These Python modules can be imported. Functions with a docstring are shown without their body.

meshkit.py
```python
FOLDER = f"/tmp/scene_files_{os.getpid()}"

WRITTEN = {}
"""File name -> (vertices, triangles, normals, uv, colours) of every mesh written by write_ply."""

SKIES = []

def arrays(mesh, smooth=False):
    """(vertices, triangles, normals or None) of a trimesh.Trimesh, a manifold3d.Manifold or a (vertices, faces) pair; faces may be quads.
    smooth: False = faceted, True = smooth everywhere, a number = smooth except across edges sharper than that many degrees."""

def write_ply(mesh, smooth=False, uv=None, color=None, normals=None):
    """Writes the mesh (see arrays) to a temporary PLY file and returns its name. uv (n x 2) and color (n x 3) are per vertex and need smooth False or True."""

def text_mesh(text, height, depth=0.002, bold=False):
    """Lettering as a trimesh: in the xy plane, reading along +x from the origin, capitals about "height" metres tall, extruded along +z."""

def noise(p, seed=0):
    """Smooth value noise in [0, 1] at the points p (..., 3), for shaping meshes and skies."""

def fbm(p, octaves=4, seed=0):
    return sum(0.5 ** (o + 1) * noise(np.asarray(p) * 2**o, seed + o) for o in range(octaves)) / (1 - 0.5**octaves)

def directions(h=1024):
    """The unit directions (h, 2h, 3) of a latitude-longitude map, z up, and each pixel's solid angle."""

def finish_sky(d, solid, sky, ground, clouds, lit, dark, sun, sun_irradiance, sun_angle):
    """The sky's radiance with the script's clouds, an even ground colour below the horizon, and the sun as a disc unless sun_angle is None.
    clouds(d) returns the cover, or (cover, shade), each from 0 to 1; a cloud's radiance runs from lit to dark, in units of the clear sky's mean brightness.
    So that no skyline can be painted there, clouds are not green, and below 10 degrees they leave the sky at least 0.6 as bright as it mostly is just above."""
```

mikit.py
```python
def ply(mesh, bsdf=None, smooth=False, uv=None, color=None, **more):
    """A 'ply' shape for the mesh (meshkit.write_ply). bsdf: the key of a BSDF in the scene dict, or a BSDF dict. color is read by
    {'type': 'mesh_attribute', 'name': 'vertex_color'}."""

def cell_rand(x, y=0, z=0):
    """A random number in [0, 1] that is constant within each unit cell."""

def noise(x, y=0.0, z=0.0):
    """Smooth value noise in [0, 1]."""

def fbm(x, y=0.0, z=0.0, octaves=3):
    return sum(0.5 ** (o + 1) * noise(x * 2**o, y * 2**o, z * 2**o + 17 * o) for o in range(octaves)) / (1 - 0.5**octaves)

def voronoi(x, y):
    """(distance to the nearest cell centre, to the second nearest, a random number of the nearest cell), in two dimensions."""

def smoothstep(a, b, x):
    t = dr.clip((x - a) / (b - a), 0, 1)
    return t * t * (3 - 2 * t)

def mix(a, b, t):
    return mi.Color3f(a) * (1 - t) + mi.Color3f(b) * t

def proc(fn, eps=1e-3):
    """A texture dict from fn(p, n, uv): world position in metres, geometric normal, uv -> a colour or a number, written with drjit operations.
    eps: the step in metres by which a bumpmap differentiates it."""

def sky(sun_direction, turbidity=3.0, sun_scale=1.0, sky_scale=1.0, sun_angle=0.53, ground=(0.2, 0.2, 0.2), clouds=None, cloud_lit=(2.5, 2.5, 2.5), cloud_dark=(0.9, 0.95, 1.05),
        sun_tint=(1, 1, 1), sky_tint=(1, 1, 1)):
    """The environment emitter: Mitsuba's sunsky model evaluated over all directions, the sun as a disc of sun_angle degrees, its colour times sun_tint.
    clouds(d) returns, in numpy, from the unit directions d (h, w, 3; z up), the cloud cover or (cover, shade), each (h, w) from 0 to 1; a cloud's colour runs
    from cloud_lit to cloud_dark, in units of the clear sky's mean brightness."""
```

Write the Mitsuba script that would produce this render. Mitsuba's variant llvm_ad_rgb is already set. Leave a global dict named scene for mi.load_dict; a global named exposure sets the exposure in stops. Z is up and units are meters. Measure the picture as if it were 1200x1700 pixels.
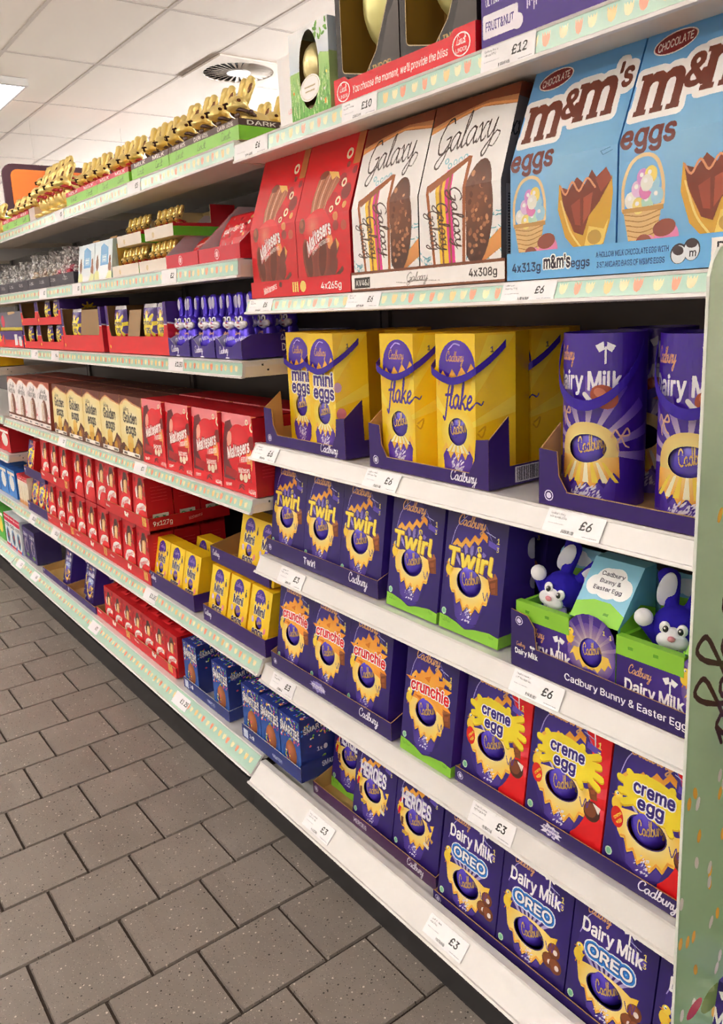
import math, random
import numpy as np
import shapely
from shapely import affinity
from shapely.geometry import Polygon, LineString, box as sbox, MultiPolygon, Point
from shapely.ops import unary_union
import trimesh, manifold3d as m3
import drjit as dr
import mitsuba as mi
import mikit, meshkit

T = mi.ScalarTransform4f
scene, labels = {}, {}

# ------------------------------------------------------------------ camera
CAM_Z = 1.32
YAW, PITCH, ROLL, FOCAL = 0.637118, 0.217411, 0.0450772, 1322.67


def camera_axes():
    f = np.array([-math.cos(YAW) * math.cos(PITCH), math.sin(YAW) * math.cos(PITCH), -math.sin(PITCH)])
    r = np.cross(f, [0, 0, 1.0])
    r /= np.linalg.norm(r)
    d = np.cross(f, r)
    c, s = math.cos(ROLL), math.sin(ROLL)
    return c * r + s * d, -s * r + c * d, f


_r, _d, _f = camera_axes()
_m = np.eye(4)
_m[:3, 0], _m[:3, 1], _m[:3, 2], _m[:3, 3] = -_r, -_d, _f, [0, 0, CAM_Z]
scene['camera'] = {'type': 'perspective', 'fov': 2 * math.degrees(math.atan(600 / FOCAL)), 'fov_axis': 'x',
                   'principal_point_offset_y': 50 / 1700, 'near_clip': 0.05, 'far_clip': 100.0, 'to_world': T(_m.tolist())}
exposure = 0.12

# ------------------------------------------------------------------ lights: ceiling panels and added hung lamps
CEIL = 3.0
LAMP_POWER, UPLIGHT, UPLIGHT_NEXT = 10.0, 40.0, 160.0
CEILING_LAMPS = [(-6.9, 1.57), (-11.6, 1.57)]
# lamps added out of view over this aisle and the next, brightening the ceiling
ADDED_LAMPS = [(x, -1.5, 2.25) for x in (-11, -8.2, -5.4, -2.8, -0.4, 2.0)] + [(x, 5.4, 2.05) for x in (-12.5, -10, -7.5, -5, -2.5, 0.5)]


def lin(c):
    """'#rrggbb' or an sRGB array to linear."""
    if isinstance(c, str):
        c = [int(c[i:i + 2], 16) / 255 for i in (1, 3, 5)]
    c = np.asarray(c, float)
    return np.where(c <= 0.04045, c / 12.92, ((c + 0.055) / 1.055) ** 2.4)


def L3(c):
    return {'type': 'rgb', 'value': [float(v) for v in lin(c)]}


# ------------------------------------------------------------------ materials
def two(b):
    return {'type': 'twosided', 'bsdf': b}


VC = {'type': 'mesh_attribute', 'name': 'vertex_color'}
scene['card'] = two({'type': 'principled', 'base_color': VC, 'roughness': 0.42, 'specular': 0.4})
scene['gloss'] = two({'type': 'principled', 'base_color': VC, 'roughness': 0.22, 'specular': 0.5, 'clearcoat': 0.3, 'clearcoat_gloss': 0.8})
scene['matt'] = two({'type': 'diffuse', 'reflectance': VC})
scene['foil'] = two({'type': 'principled', 'base_color': VC, 'roughness': 0.27, 'metallic': 0.45, 'specular': 0.7})
scene['egg_foil'] = two({'type': 'principled', 'base_color': VC, 'roughness': 0.3, 'metallic': 0.1, 'specular': 0.8, 'clearcoat': 0.5})
scene['plush'] = two({'type': 'principled', 'base_color': VC, 'roughness': 0.9, 'specular': 0.1, 'sheen': 0.6})
scene['white_metal'] = two({'type': 'principled', 'base_color': L3('#dedcda'), 'roughness': 0.38, 'specular': 0.5})
scene['cream_metal'] = two({'type': 'principled', 'base_color': L3('#e4d8c8'), 'roughness': 0.4, 'specular': 0.5})
scene['dark_metal'] = two({'type': 'principled', 'base_color': L3('#4b4a4c'), 'roughness': 0.5, 'specular': 0.4})
scene['black_plinth'] = two({'type': 'principled', 'base_color': L3('#1d1d1f'), 'roughness': 0.6, 'specular': 0.3})
scene['grout'] = {'type': 'diffuse', 'reflectance': L3('#3a332f')}
scene['paint'] = two({'type': 'diffuse', 'reflectance': L3('#efe7df')})
scene['ceiling_paint'] = two({'type': 'diffuse', 'reflectance': L3('#f8efe6')})
scene['grid_paint'] = two({'type': 'diffuse', 'reflectance': L3('#d8cfc8')})
scene['gold_foil'] = two({'type': 'principled', 'base_color': VC, 'roughness': 0.24, 'metallic': 0.6, 'specular': 0.8})
scene['cellophane'] = {'type': 'thindielectric', 'int_ior': 1.5}


def _speckle(p, n, uv):
    base = mikit.mix((0.195, 0.172, 0.152), (0.262, 0.236, 0.212), mikit.fbm(p.x * 9, p.y * 9, 0.3, octaves=4))
    tile = mikit.cell_rand(dr.floor((p.x + 1.987) / 0.198), dr.floor(p.y / 0.099), 5.0)
    base = base * (0.94 + 0.12 * tile)
    d, _, w = mikit.voronoi(p.x * 85, p.y * 85)
    spot = mikit.smoothstep(0.04 + 0.20 * w * w, 0.02 + 0.12 * w * w, d)
    d2, _, w2 = mikit.voronoi(p.x * 170 + 31, p.y * 170 + 7)
    fine = mikit.smoothstep(0.17, 0.10, d2)
    kind = mikit.cell_rand(dr.floor(w * 997), 3.0, 1.0)
    on = dr.select(kind > 0.45, spot, 0.0)
    col = dr.select(kind > 0.74, mi.Color3f(0.62, 0.56, 0.50), mi.Color3f(0.04, 0.033, 0.03))
    k2 = mikit.cell_rand(dr.floor(w2 * 991), 2.0, 1.0)
    base = dr.select(k2 > 0.8, mikit.mix(base, (0.40, 0.35, 0.30), fine * 0.8), dr.select(k2 < 0.25, mikit.mix(base, (0.09, 0.075, 0.065), fine * 0.8), base))
    return mikit.mix(base, col, on)


scene['floor_tile_stone'] = two({'type': 'principled', 'base_color': mikit.proc(_speckle), 'roughness': 0.45, 'specular': 0.35})

# ------------------------------------------------------------------ naming and placing
_taken = set()


def key_of(name, parent=None):
    base = f'{parent}__{name}' if parent else name
    k, i = base, 0
    while k in _taken:
        i += 1
        k = f'{base}_{i:03d}'
    _taken.add(k)
    return k


def thing(name, label, category, group=None, kind=None):
    k = key_of(name)
    labels[k] = {'label': label, 'category': category}
    if group:
        labels[k]['group'] = group
    if kind:
        labels[k]['kind'] = kind
    return k


def put(key, shape, M=None):
    s = dict(shape)
    if M is not None:
        s['to_world'] = M
    scene[key] = s
    return key


def part(parent, name, shape, M=None, label=None, kind=None):
    k = key_of(name, parent)
    put(k, shape, M)
    if label or kind:
        labels[k] = {}
        if label:
            labels[k]['label'] = label
        if kind:
            labels[k]['kind'] = kind
    return k


def struct(name, shape, M=None, label=None):
    k = key_of(name)
    put(k, shape, M)
    labels[k] = {'kind': 'structure'}
    if label:
        labels[k]['label'] = label
    return k


def at(x, y, z, rz=0.0, s=None):
    t = T().translate([float(x), float(y), float(z)])
    if rz:
        t = t @ T().rotate([0, 0, 1], float(rz))
    if s is not None:
        t = t @ T().scale(s)
    return t


def first(n):
    return ['first', 'second', 'third', 'fourth', 'fifth', 'sixth', 'seventh', 'eighth', 'ninth', 'tenth', 'eleventh', 'twelfth', 'thirteenth', 'fourteenth'][n]


# ------------------------------------------------------------------ coloured meshes: triangles with a colour per vertex
class MB:
    def __init__(self):
        self.v, self.f, self.c, self.n = [], [], [], 0

    def add(self, v, f, c):
        v, f = np.asarray(v, float), np.asarray(f, int)
        if f.shape[1] == 4:
            f = np.vstack([f[:, [0, 1, 2]], f[:, [0, 2, 3]]])
        c = lin(c) if isinstance(c, (str, tuple)) else np.asarray(c, float)
        self.v.append(v)
        self.f.append(f + self.n)
        self.c.append(np.broadcast_to(c, (len(v), 3)))
        self.n += len(v)
        return self

    def quad(self, a, b, c, d, col):
        return self.add([a, b, c, d], [[0, 1, 2, 3]], col)

    def box(self, x0, y0, z0, x1, y1, z1, col):
        v = [[x, y, z] for x in (x0, x1) for y in (y0, y1) for z in (z0, z1)]
        for q in ((0, 1, 3, 2), (4, 6, 7, 5), (0, 4, 5, 1), (2, 3, 7, 6), (0, 2, 6, 4), (1, 5, 7, 3)):
            self.quad(*[v[i] for i in q], col)
        return self

    def mesh(self, m, col, M=None):
        v = np.array(m.vertices)
        if M is not None:
            v = v @ np.asarray(M)[:3, :3].T + np.asarray(M)[:3, 3]
        return self.add(v, np.array(m.faces), col)

    def sheet(self, art, fn, **k):
        """A flat print mapped into space by fn(xy array) -> xyz array."""
        v, f, c = art.tri(**k)
        return self.add(fn(v), f, c)

    def ply(self, bsdf='card', smooth=False):
        return mikit.ply((np.vstack(self.v), np.vstack(self.f)), bsdf, smooth=smooth, color=np.vstack(self.c))


def plain(mesh, bsdf, smooth=False):
    return mikit.ply(mesh, bsdf, smooth=smooth)


def boxes(*bs):
    return trimesh.util.concatenate([trimesh.creation.box(bounds=[b[:3], b[3:]]) for b in bs])


def prism_x(profile, x0, x1):
    """Extrude a (y, z) polygon along x."""
    m = trimesh.creation.extrude_polygon(Polygon(profile), x1 - x0, engine='earcut')
    v = np.array(m.vertices)
    m.vertices = np.stack([v[:, 2] + x0, v[:, 0], v[:, 1]], 1)
    m.fix_normals()
    return m


def blob(parts, edge=0.006, rounds=8):
    """Smooth union of hulls of spheres; parts: lists of ((x, y, z), r) or ((x, y, z), (rx, ry, rz))."""
    out = m3.Manifold()
    for p in parts:
        ms = []
        for c, r in p:
            s = m3.Manifold.sphere(1.0, 20).scale([r] * 3 if np.isscalar(r) else list(r)).translate(list(c))
            ms.append(s)
        out += m3.Manifold.batch_hull(ms) if len(ms) > 1 else ms[0]
    out = out.refine_to_length(edge)
    g = out.to_mesh()
    m = trimesh.Trimesh(g.vert_properties[:, :3], g.tri_verts)
    trimesh.smoothing.filter_taubin(m, iterations=rounds)
    return m

# ------------------------------------------------------------------ flat print: layered outlines become one sheet of coloured triangles
def poly(*p):
    return Polygon(p).buffer(0)


def rect(x0, y0, x1, y1):
    return sbox(x0, y0, x1, y1)


def ell(cx, cy, rx, ry=None, rot=0, q=7):
    e = affinity.scale(Point(0, 0).buffer(1, quad_segs=q), rx, rx if ry is None else ry)
    return affinity.translate(affinity.rotate(e, rot, origin=(0, 0)), cx, cy)


def spline(pts, n=6):
    p = np.asarray(pts, float)
    if len(p) < 3:
        return p
    q = np.vstack([2 * p[0] - p[1], p, 2 * p[-1] - p[-2]])
    out = []
    for i in range(1, len(q) - 2):
        a, b, c, d = q[i - 1:i + 3]
        t = np.linspace(0, 1, n, endpoint=False)[:, None]
        out.append(0.5 * (2 * b + (c - a) * t + (2 * a - 5 * b + 4 * c - d) * t ** 2 + (3 * b - a - 3 * c + d) * t ** 3))
    return np.vstack(out + [p[-1:]])


def stroke(pts, w, n=6, smooth=True, cap=1):
    return LineString(spline(pts, n) if smooth else pts).buffer(w / 2, quad_segs=2, cap_style=cap)


_TXT = {}


def glyph(ch, bold):
    k = (ch, bold)
    if k not in _TXT:
        m = meshkit.text_mesh(ch, 1.0, depth=0.1, bold=bold)
        t = np.array(m.vertices)[np.array(m.faces)]
        t = t[(t[:, :, 2] < 1e-6).all(1)][:, :, :2]
        _TXT[k] = unary_union([Polygon(q).buffer(1e-4, quad_segs=1) for q in t]).simplify(0.012)
    return _TXT[k]


def glyphs(s, bold=True):
    """Upright lettering as an outline with capitals one unit tall, starting at the origin."""
    k = (s, bold, 0)
    if k not in _TXT:
        x, gs = 0.0, []
        for ch in s:
            if ch == ' ':
                x += .30
                continue
            g = glyph(ch, bold)
            gs.append(affinity.translate(g, x - g.bounds[0], 0))
            x += g.bounds[2] - g.bounds[0] + (.10 if bold else .13)
        _TXT[k] = MultiPolygon([p for g in gs for p in getattr(g, 'geoms', [g])]).buffer(0)
    return _TXT[k]


def text(s, cx, cy, h, w=None, bold=True, shear=0, rot=0, round_=0.0, arch=0.0):
    """Lettering centred at (cx, cy), capitals h tall, total width w if given; arch bends it over."""
    g = glyphs(s, bold)
    x0, y0, x1, y1 = g.bounds
    if round_:
        g = g.buffer(round_, quad_segs=2).buffer(-round_ * 0.4, quad_segs=2).simplify(0.012)
    g = affinity.translate(g, -(x0 + x1) / 2, -0.5)
    sx = w / (x1 - x0) if w else h
    g = affinity.scale(g, sx, h, origin=(0, 0))
    if shear:
        g = affinity.skew(g, shear, 0, origin=(0, 0))
    if arch:
        half = (x1 - x0) / 2 * sx
        g = shapely.transform(g.segmentize(h / 2), lambda a: np.stack([a[:, 0], a[:, 1] + arch * (1 - (a[:, 0] / half) ** 2)], 1)).buffer(0)
    if rot:
        g = affinity.rotate(g, rot, origin=(0, 0))
    return affinity.translate(g, cx, cy)


SCRIPT = {
    'a': (1.0, [[(.75, .85), (.45, 1), (.1, .7), (.06, .3), (.32, 0), (.6, .3), (.76, .9), (.72, .3), (.86, .02), (1.05, .2)]]),
    'b': (.85, [[(0, .2), (.3, 1.2), (.42, 1.9), (.22, 1.6), (.12, .3), (.35, 0), (.7, .3), (.65, .85), (.35, .9), (.2, .6)]]),
    'd': (1.05, [[(.75, .8), (.45, 1), (.08, .6), (.12, .15), (.42, 0), (.7, .4), (.92, 1.9)], [(.92, 1.9), (.76, .4), (.88, .02), (1.08, .2)]]),
    'u': (.95, [[(0, .7), (.12, 1), (.1, .35), (.3, 0), (.6, .3), (.7, 1), (.68, .3), (.8, 0), (1, .2)]]),
    'r': (.7, [[(0, .2), (.15, 1.05), (.22, .85), (.5, .95), (.45, .4), (.55, 0), (.8, .2)]]),
    'y': (.9, [[(0, .8), (.12, 1), (.1, .4), (.3, .05), (.6, .4), (.7, 1), (.6, -.3), (.3, -.9), (.05, -.7), (.3, -.3), (.95, .3)]]),
    'l': (.5, [[(0, .2), (.35, 1.3), (.35, 1.95), (.18, 1.6), (.12, .3), (.3, 0), (.55, .2)]]),
    'x': (.85, [[(0, .85), (.2, 1), (.45, .1), (.7, 0), (.85, .2)], [(.75, .95), (.55, .9), (.2, .05), (.02, .08)]]),
    'G': (1.25, [[(1.1, 1.6), (.8, 1.95), (.3, 1.7), (0, .9), (.2, .15), (.65, .02), (1, .4), (1.12, .85), (.7, .8)], [(1.12, .85), (1, -.2), (.6, -.8), (.2, -.6), (.5, -.15), (1.35, .3)]]),
    'C': (1.15, [[(.95, 1.35), (1.05, 1.6), (.8, 1.95), (.4, 1.8), (.05, 1.1), (.08, .4), (.45, .02), (.95, .2), (1.2, .5)]]),
    'f': (.65, [[(-.15, -.7), (.1, -.9), (.25, 0), (.4, 1.4), (.65, 1.95), (.82, 1.7)], [(0, .95), (.7, 1)]]),
    'k': (.95, [[(0, .2), (.3, 1.2), (.35, 1.95), (.2, 1.6), (.12, 0)], [(.7, 1), (.2, .5), (.5, .35), (.7, 0), (.98, .15)]]),
    'e': (.78, [[(.05, .4), (.5, .6), (.6, .85), (.4, 1), (.1, .7), (.1, .2), (.4, 0), (.82, .25)]]),
    'g': (.95, [[(.7, .85), (.4, 1), (.05, .6), (.15, .1), (.5, .15), (.72, .9), (.65, -.3), (.35, -.95), (.02, -.65), (.35, -.25), (1, .25)]]),
    's': (.65, [[(0, .2), (.4, 1.1), (.55, .5), (.3, 0), (.02, .15)], [(.3, 0), (.7, .25)]]),
    't': (.5, [[(.12, 1.7), (.05, .3), (.3, 0), (.55, .2)], [(-.15, 1.1), (.45, 1.15)]]),
    'E': (1.1, [[(.95, 1.6), (.55, 1.95), (.2, 1.6), (.6, 1.1), (.1, .8), (.05, .2), (.5, 0), (1.05, .4)]]),
    'i': (.45, [[(0, .5), (.1, 1), (.1, .2), (.25, 0), (.48, .2)], [(.14, 1.45), (.17, 1.5)]]),
    'n': (.85, [[(0, .3), (.12, 1), (.1, 0)], [(.1, .5), (.4, 1), (.55, .8), (.5, .2), (.65, 0), (.88, .2)]]),
    'L': (1.0, [[(.7, 1.7), (.5, 1.95), (.3, 1.5), (.25, .3), (0, .05), (.3, .15), (.7, 0), (1, .2)]]),
    ' ': (.6, []),
}


def script(s, cx, cy, xh, wt=0.17, w=None, rot=0, shear=12, tail=None):
    """Joined-up lettering with letters of height xh, centred at (cx, cy)."""
    gs, x = [], 0.0
    for ch in s:
        adv, st = SCRIPT[ch]
        for p in st:
            gs.append(stroke([(a + x, b) for a, b in p], wt, 5))
        x += adv
    if tail:
        gs.append(stroke([(a + x, b) for a, b in tail], wt * 0.6, 6))
    g = affinity.skew(unary_union(gs), shear, 0, origin=(0, 0)).simplify(0.02)
    x0, _, x1, _ = g.bounds
    g = affinity.translate(g, -(x0 + x1) / 2, -0.5)
    g = affinity.scale(g, (w / (x1 - x0)) if w else xh, xh, origin=(0, 0))
    return affinity.translate(affinity.rotate(g, rot, origin=(0, 0)), cx, cy)


def zig(pts, n, amp, w):
    """A zigzag ribbon along the spline through pts."""
    p = LineString(spline(pts, 10))
    q = []
    for i in range(2 * n + 1):
        a = p.interpolate(i / (2 * n), normalized=True)
        q.append((a.x, a.y + (amp if i % 2 else -amp)))
    return [(x, y + w / 2) for x, y in q], [(x, y - w / 2) for x, y in q]


def polys(g):
    if g.is_empty:
        return []
    if hasattr(g, 'geoms'):
        return [r for q in g.geoms for r in polys(q)]
    return [g] if isinstance(g, Polygon) and g.area > 1e-7 else []


class Art:
    """Units: any; size (W, H). Layers from back to front; hole = what is cut out of the sheet."""

    def __init__(self, W, H, bg, hole=None, canvas=None):
        self.W, self.H = W, H
        self.canvas = canvas if canvas is not None else sbox(0, 0, W, H)
        if hole is not None:
            self.canvas = self.canvas.difference(hole)
        self.L = [(self.canvas, bg, None)]
        self._t = {}

    def add(self, g, c, cell=None):
        self.L.append((g, c, cell))
        return self

    def outlined(self, g, c, oc, d):
        self.add(g.buffer(d, quad_segs=2).simplify(d * 0.15), oc)
        return self.add(g, c)

    def tri(self, xs=(), ys=()):
        k = (tuple(xs), tuple(ys))
        if k in self._t:
            return self._t[k]
        V, F, C, n, cover = [], [], [], 0, None
        rows = []
        for g, c, cell in reversed(self.L):
            g = g.intersection(self.canvas)
            if g.is_empty:
                continue
            vis = g if cover is None else g.difference(cover)
            cover = g if cover is None else cover.union(g)
            rows.append((vis, c, cell))
        for vis, c, cell in rows:
            gx, gy = list(xs), list(ys)
            if callable(c):
                x0, y0, x1, y1 = vis.bounds if not vis.is_empty else (0, 0, 0, 0)
                st = cell or self.W / 12
                gx = sorted(set(gx) | set(np.arange(x0, x1, st)[1:].tolist()))
                gy = sorted(set(gy) | set(np.arange(y0, y1, st)[1:].tolist()))
            pieces = polys(vis)
            for cuts, ax in ((gx, 0), (gy, 1)):
                if cuts:
                    e = [-1e4] + list(cuts) + [1e4]
                    nxt = []
                    for p in pieces:
                        b = p.bounds
                        for a0, a1 in zip(e, e[1:]):
                            if a1 <= b[ax] or a0 >= b[ax + 2]:
                                continue
                            if a0 <= b[ax] and a1 >= b[ax + 2]:
                                nxt.append(p)
                                continue
                            nxt += polys(p.intersection(sbox(a0, -1e4, a1, 1e4) if ax == 0 else sbox(-1e4, a0, 1e4, a1)))
                    pieces = nxt
            for p in pieces:
                try:
                    v, f = trimesh.creation.triangulate_polygon(p, engine='earcut')
                except Exception:
                    continue
                if len(f) == 0:
                    continue
                V.append(v)
                F.append(np.asarray(f) + n)
                n += len(v)
                C.append(lin(np.clip(np.stack(c(v[:, 0], v[:, 1]), 1), 0, 1)) if callable(c) else np.broadcast_to(lin(c), (len(v), 3)))
        V, F, C = np.vstack(V), np.vstack(F), np.vstack(C)
        # all triangles face the reader (+z of the sheet)
        a, b, c3 = V[F[:, 0]], V[F[:, 1]], V[F[:, 2]]
        s = (b[:, 0] - a[:, 0]) * (c3[:, 1] - a[:, 1]) - (b[:, 1] - a[:, 1]) * (c3[:, 0] - a[:, 0])
        F[s < 0] = F[s < 0][:, ::-1]
        self._t[k] = (V, F, C)
        return self._t[k]


def rgb(c):
    return np.array([int(c[i:i + 2], 16) / 255 for i in (1, 3, 5)])


def radial(cx, cy, r, a, b, ry=None, p=1.0):
    """Colour a at the centre to b at distance r."""
    a, b = rgb(a), rgb(b)
    ry = ry or r

    def f(x, y):
        t = np.clip(np.hypot((x - cx) / r, (y - cy) / ry), 0, 1) ** p
        return [a[i] + (b[i] - a[i]) * t for i in range(3)]
    return f


def vgrad(y0, y1, a, b):
    a, b = rgb(a), rgb(b)

    def f(x, y):
        t = np.clip((y - y0) / (y1 - y0), 0, 1)
        return [a[i] + (b[i] - a[i]) * t for i in range(3)]
    return f


PURPLE, DPURPLE, GOLD, WHITE = '#34217a', '#241650', '#d8a272', '#ffffff'


def chick(a, x, y, s):
    a.add(ell(x, y, s * .62, s * .8), '#f6cf3e').add(ell(x + s * .1, y + s * .95, s * .5, s * .48), '#f8d84e')
    a.add(poly((x - s * .2, y + s * .85), (x - s * .75, y + s * .75), (x - s * .2, y + s * .65)), '#ef8d2a')
    a.add(ell(x - s * .05, y + s * 1.08, s * .17), WHITE).add(ell(x + .02 * s, y + s * 1.06, s * .08), '#201830')
    a.add(poly((x + s * .3, y + s * .2), (x + s * .85, y + s * .45), (x + s * .5, y - s * .3)), '#efbc2c')
    a.add(stroke([(x - s * .2, y - s * .75), (x - s * .3, y - s * 1.05)], s * .12), '#ef8d2a').add(stroke([(x + s * .2, y - s * .75), (x + s * .2, y - s * 1.05)], s * .12), '#ef8d2a')


def chunk(a, x, y, s, rot=15):
    """A broken piece of chocolate."""
    for g, c in ((poly((-.6, .8), (.5, 1), (.7, .5), (-.5, .3)), '#9a5a34'), (poly((-.5, .3), (.7, .5), (.5, -1), (-.4, -.9)), '#6a3519'), (poly((-.3, .1), (.4, .2), (.3, -.3), (-.25, -.35)), '#8a4a28'), (poly((-.25, -.45), (.3, -.4), (.25, -.85), (-.2, -.8)), '#7c4122')):
        a.add(affinity.translate(affinity.rotate(affinity.scale(g, s, s, origin=(0, 0)), rot, origin=(0, 0)), x, y), c)


def sparkle(a, cx, cy, rx, ry, n, seed, col='#f4f0ff', s=1.3):
    rnd = random.Random(seed)
    gs = []
    for _ in range(n):
        r, t = math.sqrt(rnd.random()), rnd.random() * 6.283
        x, y, l = cx + rx * r * math.cos(t), cy + ry * r * math.sin(t), s * (0.5 + rnd.random())
        th = 0.9 + rnd.uniform(-.3, .3)
        dx, dy = l * math.cos(th), l * math.sin(th)
        gs.append(poly((x - dx, y - dy), (x - dy * .3, y + dx * .3), (x + dx, y + dy), (x + dy * .35, y - dx * .35)))
    a.add(unary_union(gs), col)


def squiggle(x, y, s):
    return stroke([(x - s, y + s * .4), (x - s * .3, y - s), (x + s * .2, y + s * .7), (x + s * .6, y - s * .8), (x + s, y + s * .9)], s * .16)


def scaled(g, s, x, y, sx=None):
    return affinity.translate(affinity.scale(g, sx or s, s, origin=(0, 0)), x, y)


def burst(cx, cy, rx, ry, n, inner, seed, q=0):
    rnd = random.Random(seed)
    p = []
    for i in range(2 * n):
        t = math.pi * i / n
        r = (1 + rnd.uniform(-.15, .2)) if i % 2 == 0 else inner
        p.append((cx + rx * r * math.cos(t), cy + ry * r * math.sin(t)))
    g = poly(*p)
    return g


GLASS = unary_union([poly((-.9, .6), (-.2, .95), (-.1, .25), (-.55, .0)), poly((.1, .9), (.85, .55), (.5, 0), (.05, .3)), rect(-.1, -1, .08, .5)])


def dairy_milk(a, x, y, w, col=WHITE, brand=True, h=None):
    h = h or w * .13
    a.add(text('Dairy Milk', x, y, h, w=w, bold=True, round_=0.03), col)
    a.add(scaled(GLASS, h * .75, x + w * .265, y + h * 1.2), col)
    if brand:
        a.add(script('Cadbury', x - w * .24, y + h * 1.25, h * .40, wt=.24, w=w * .40), '#d8a070' if col == WHITE else col)


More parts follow.
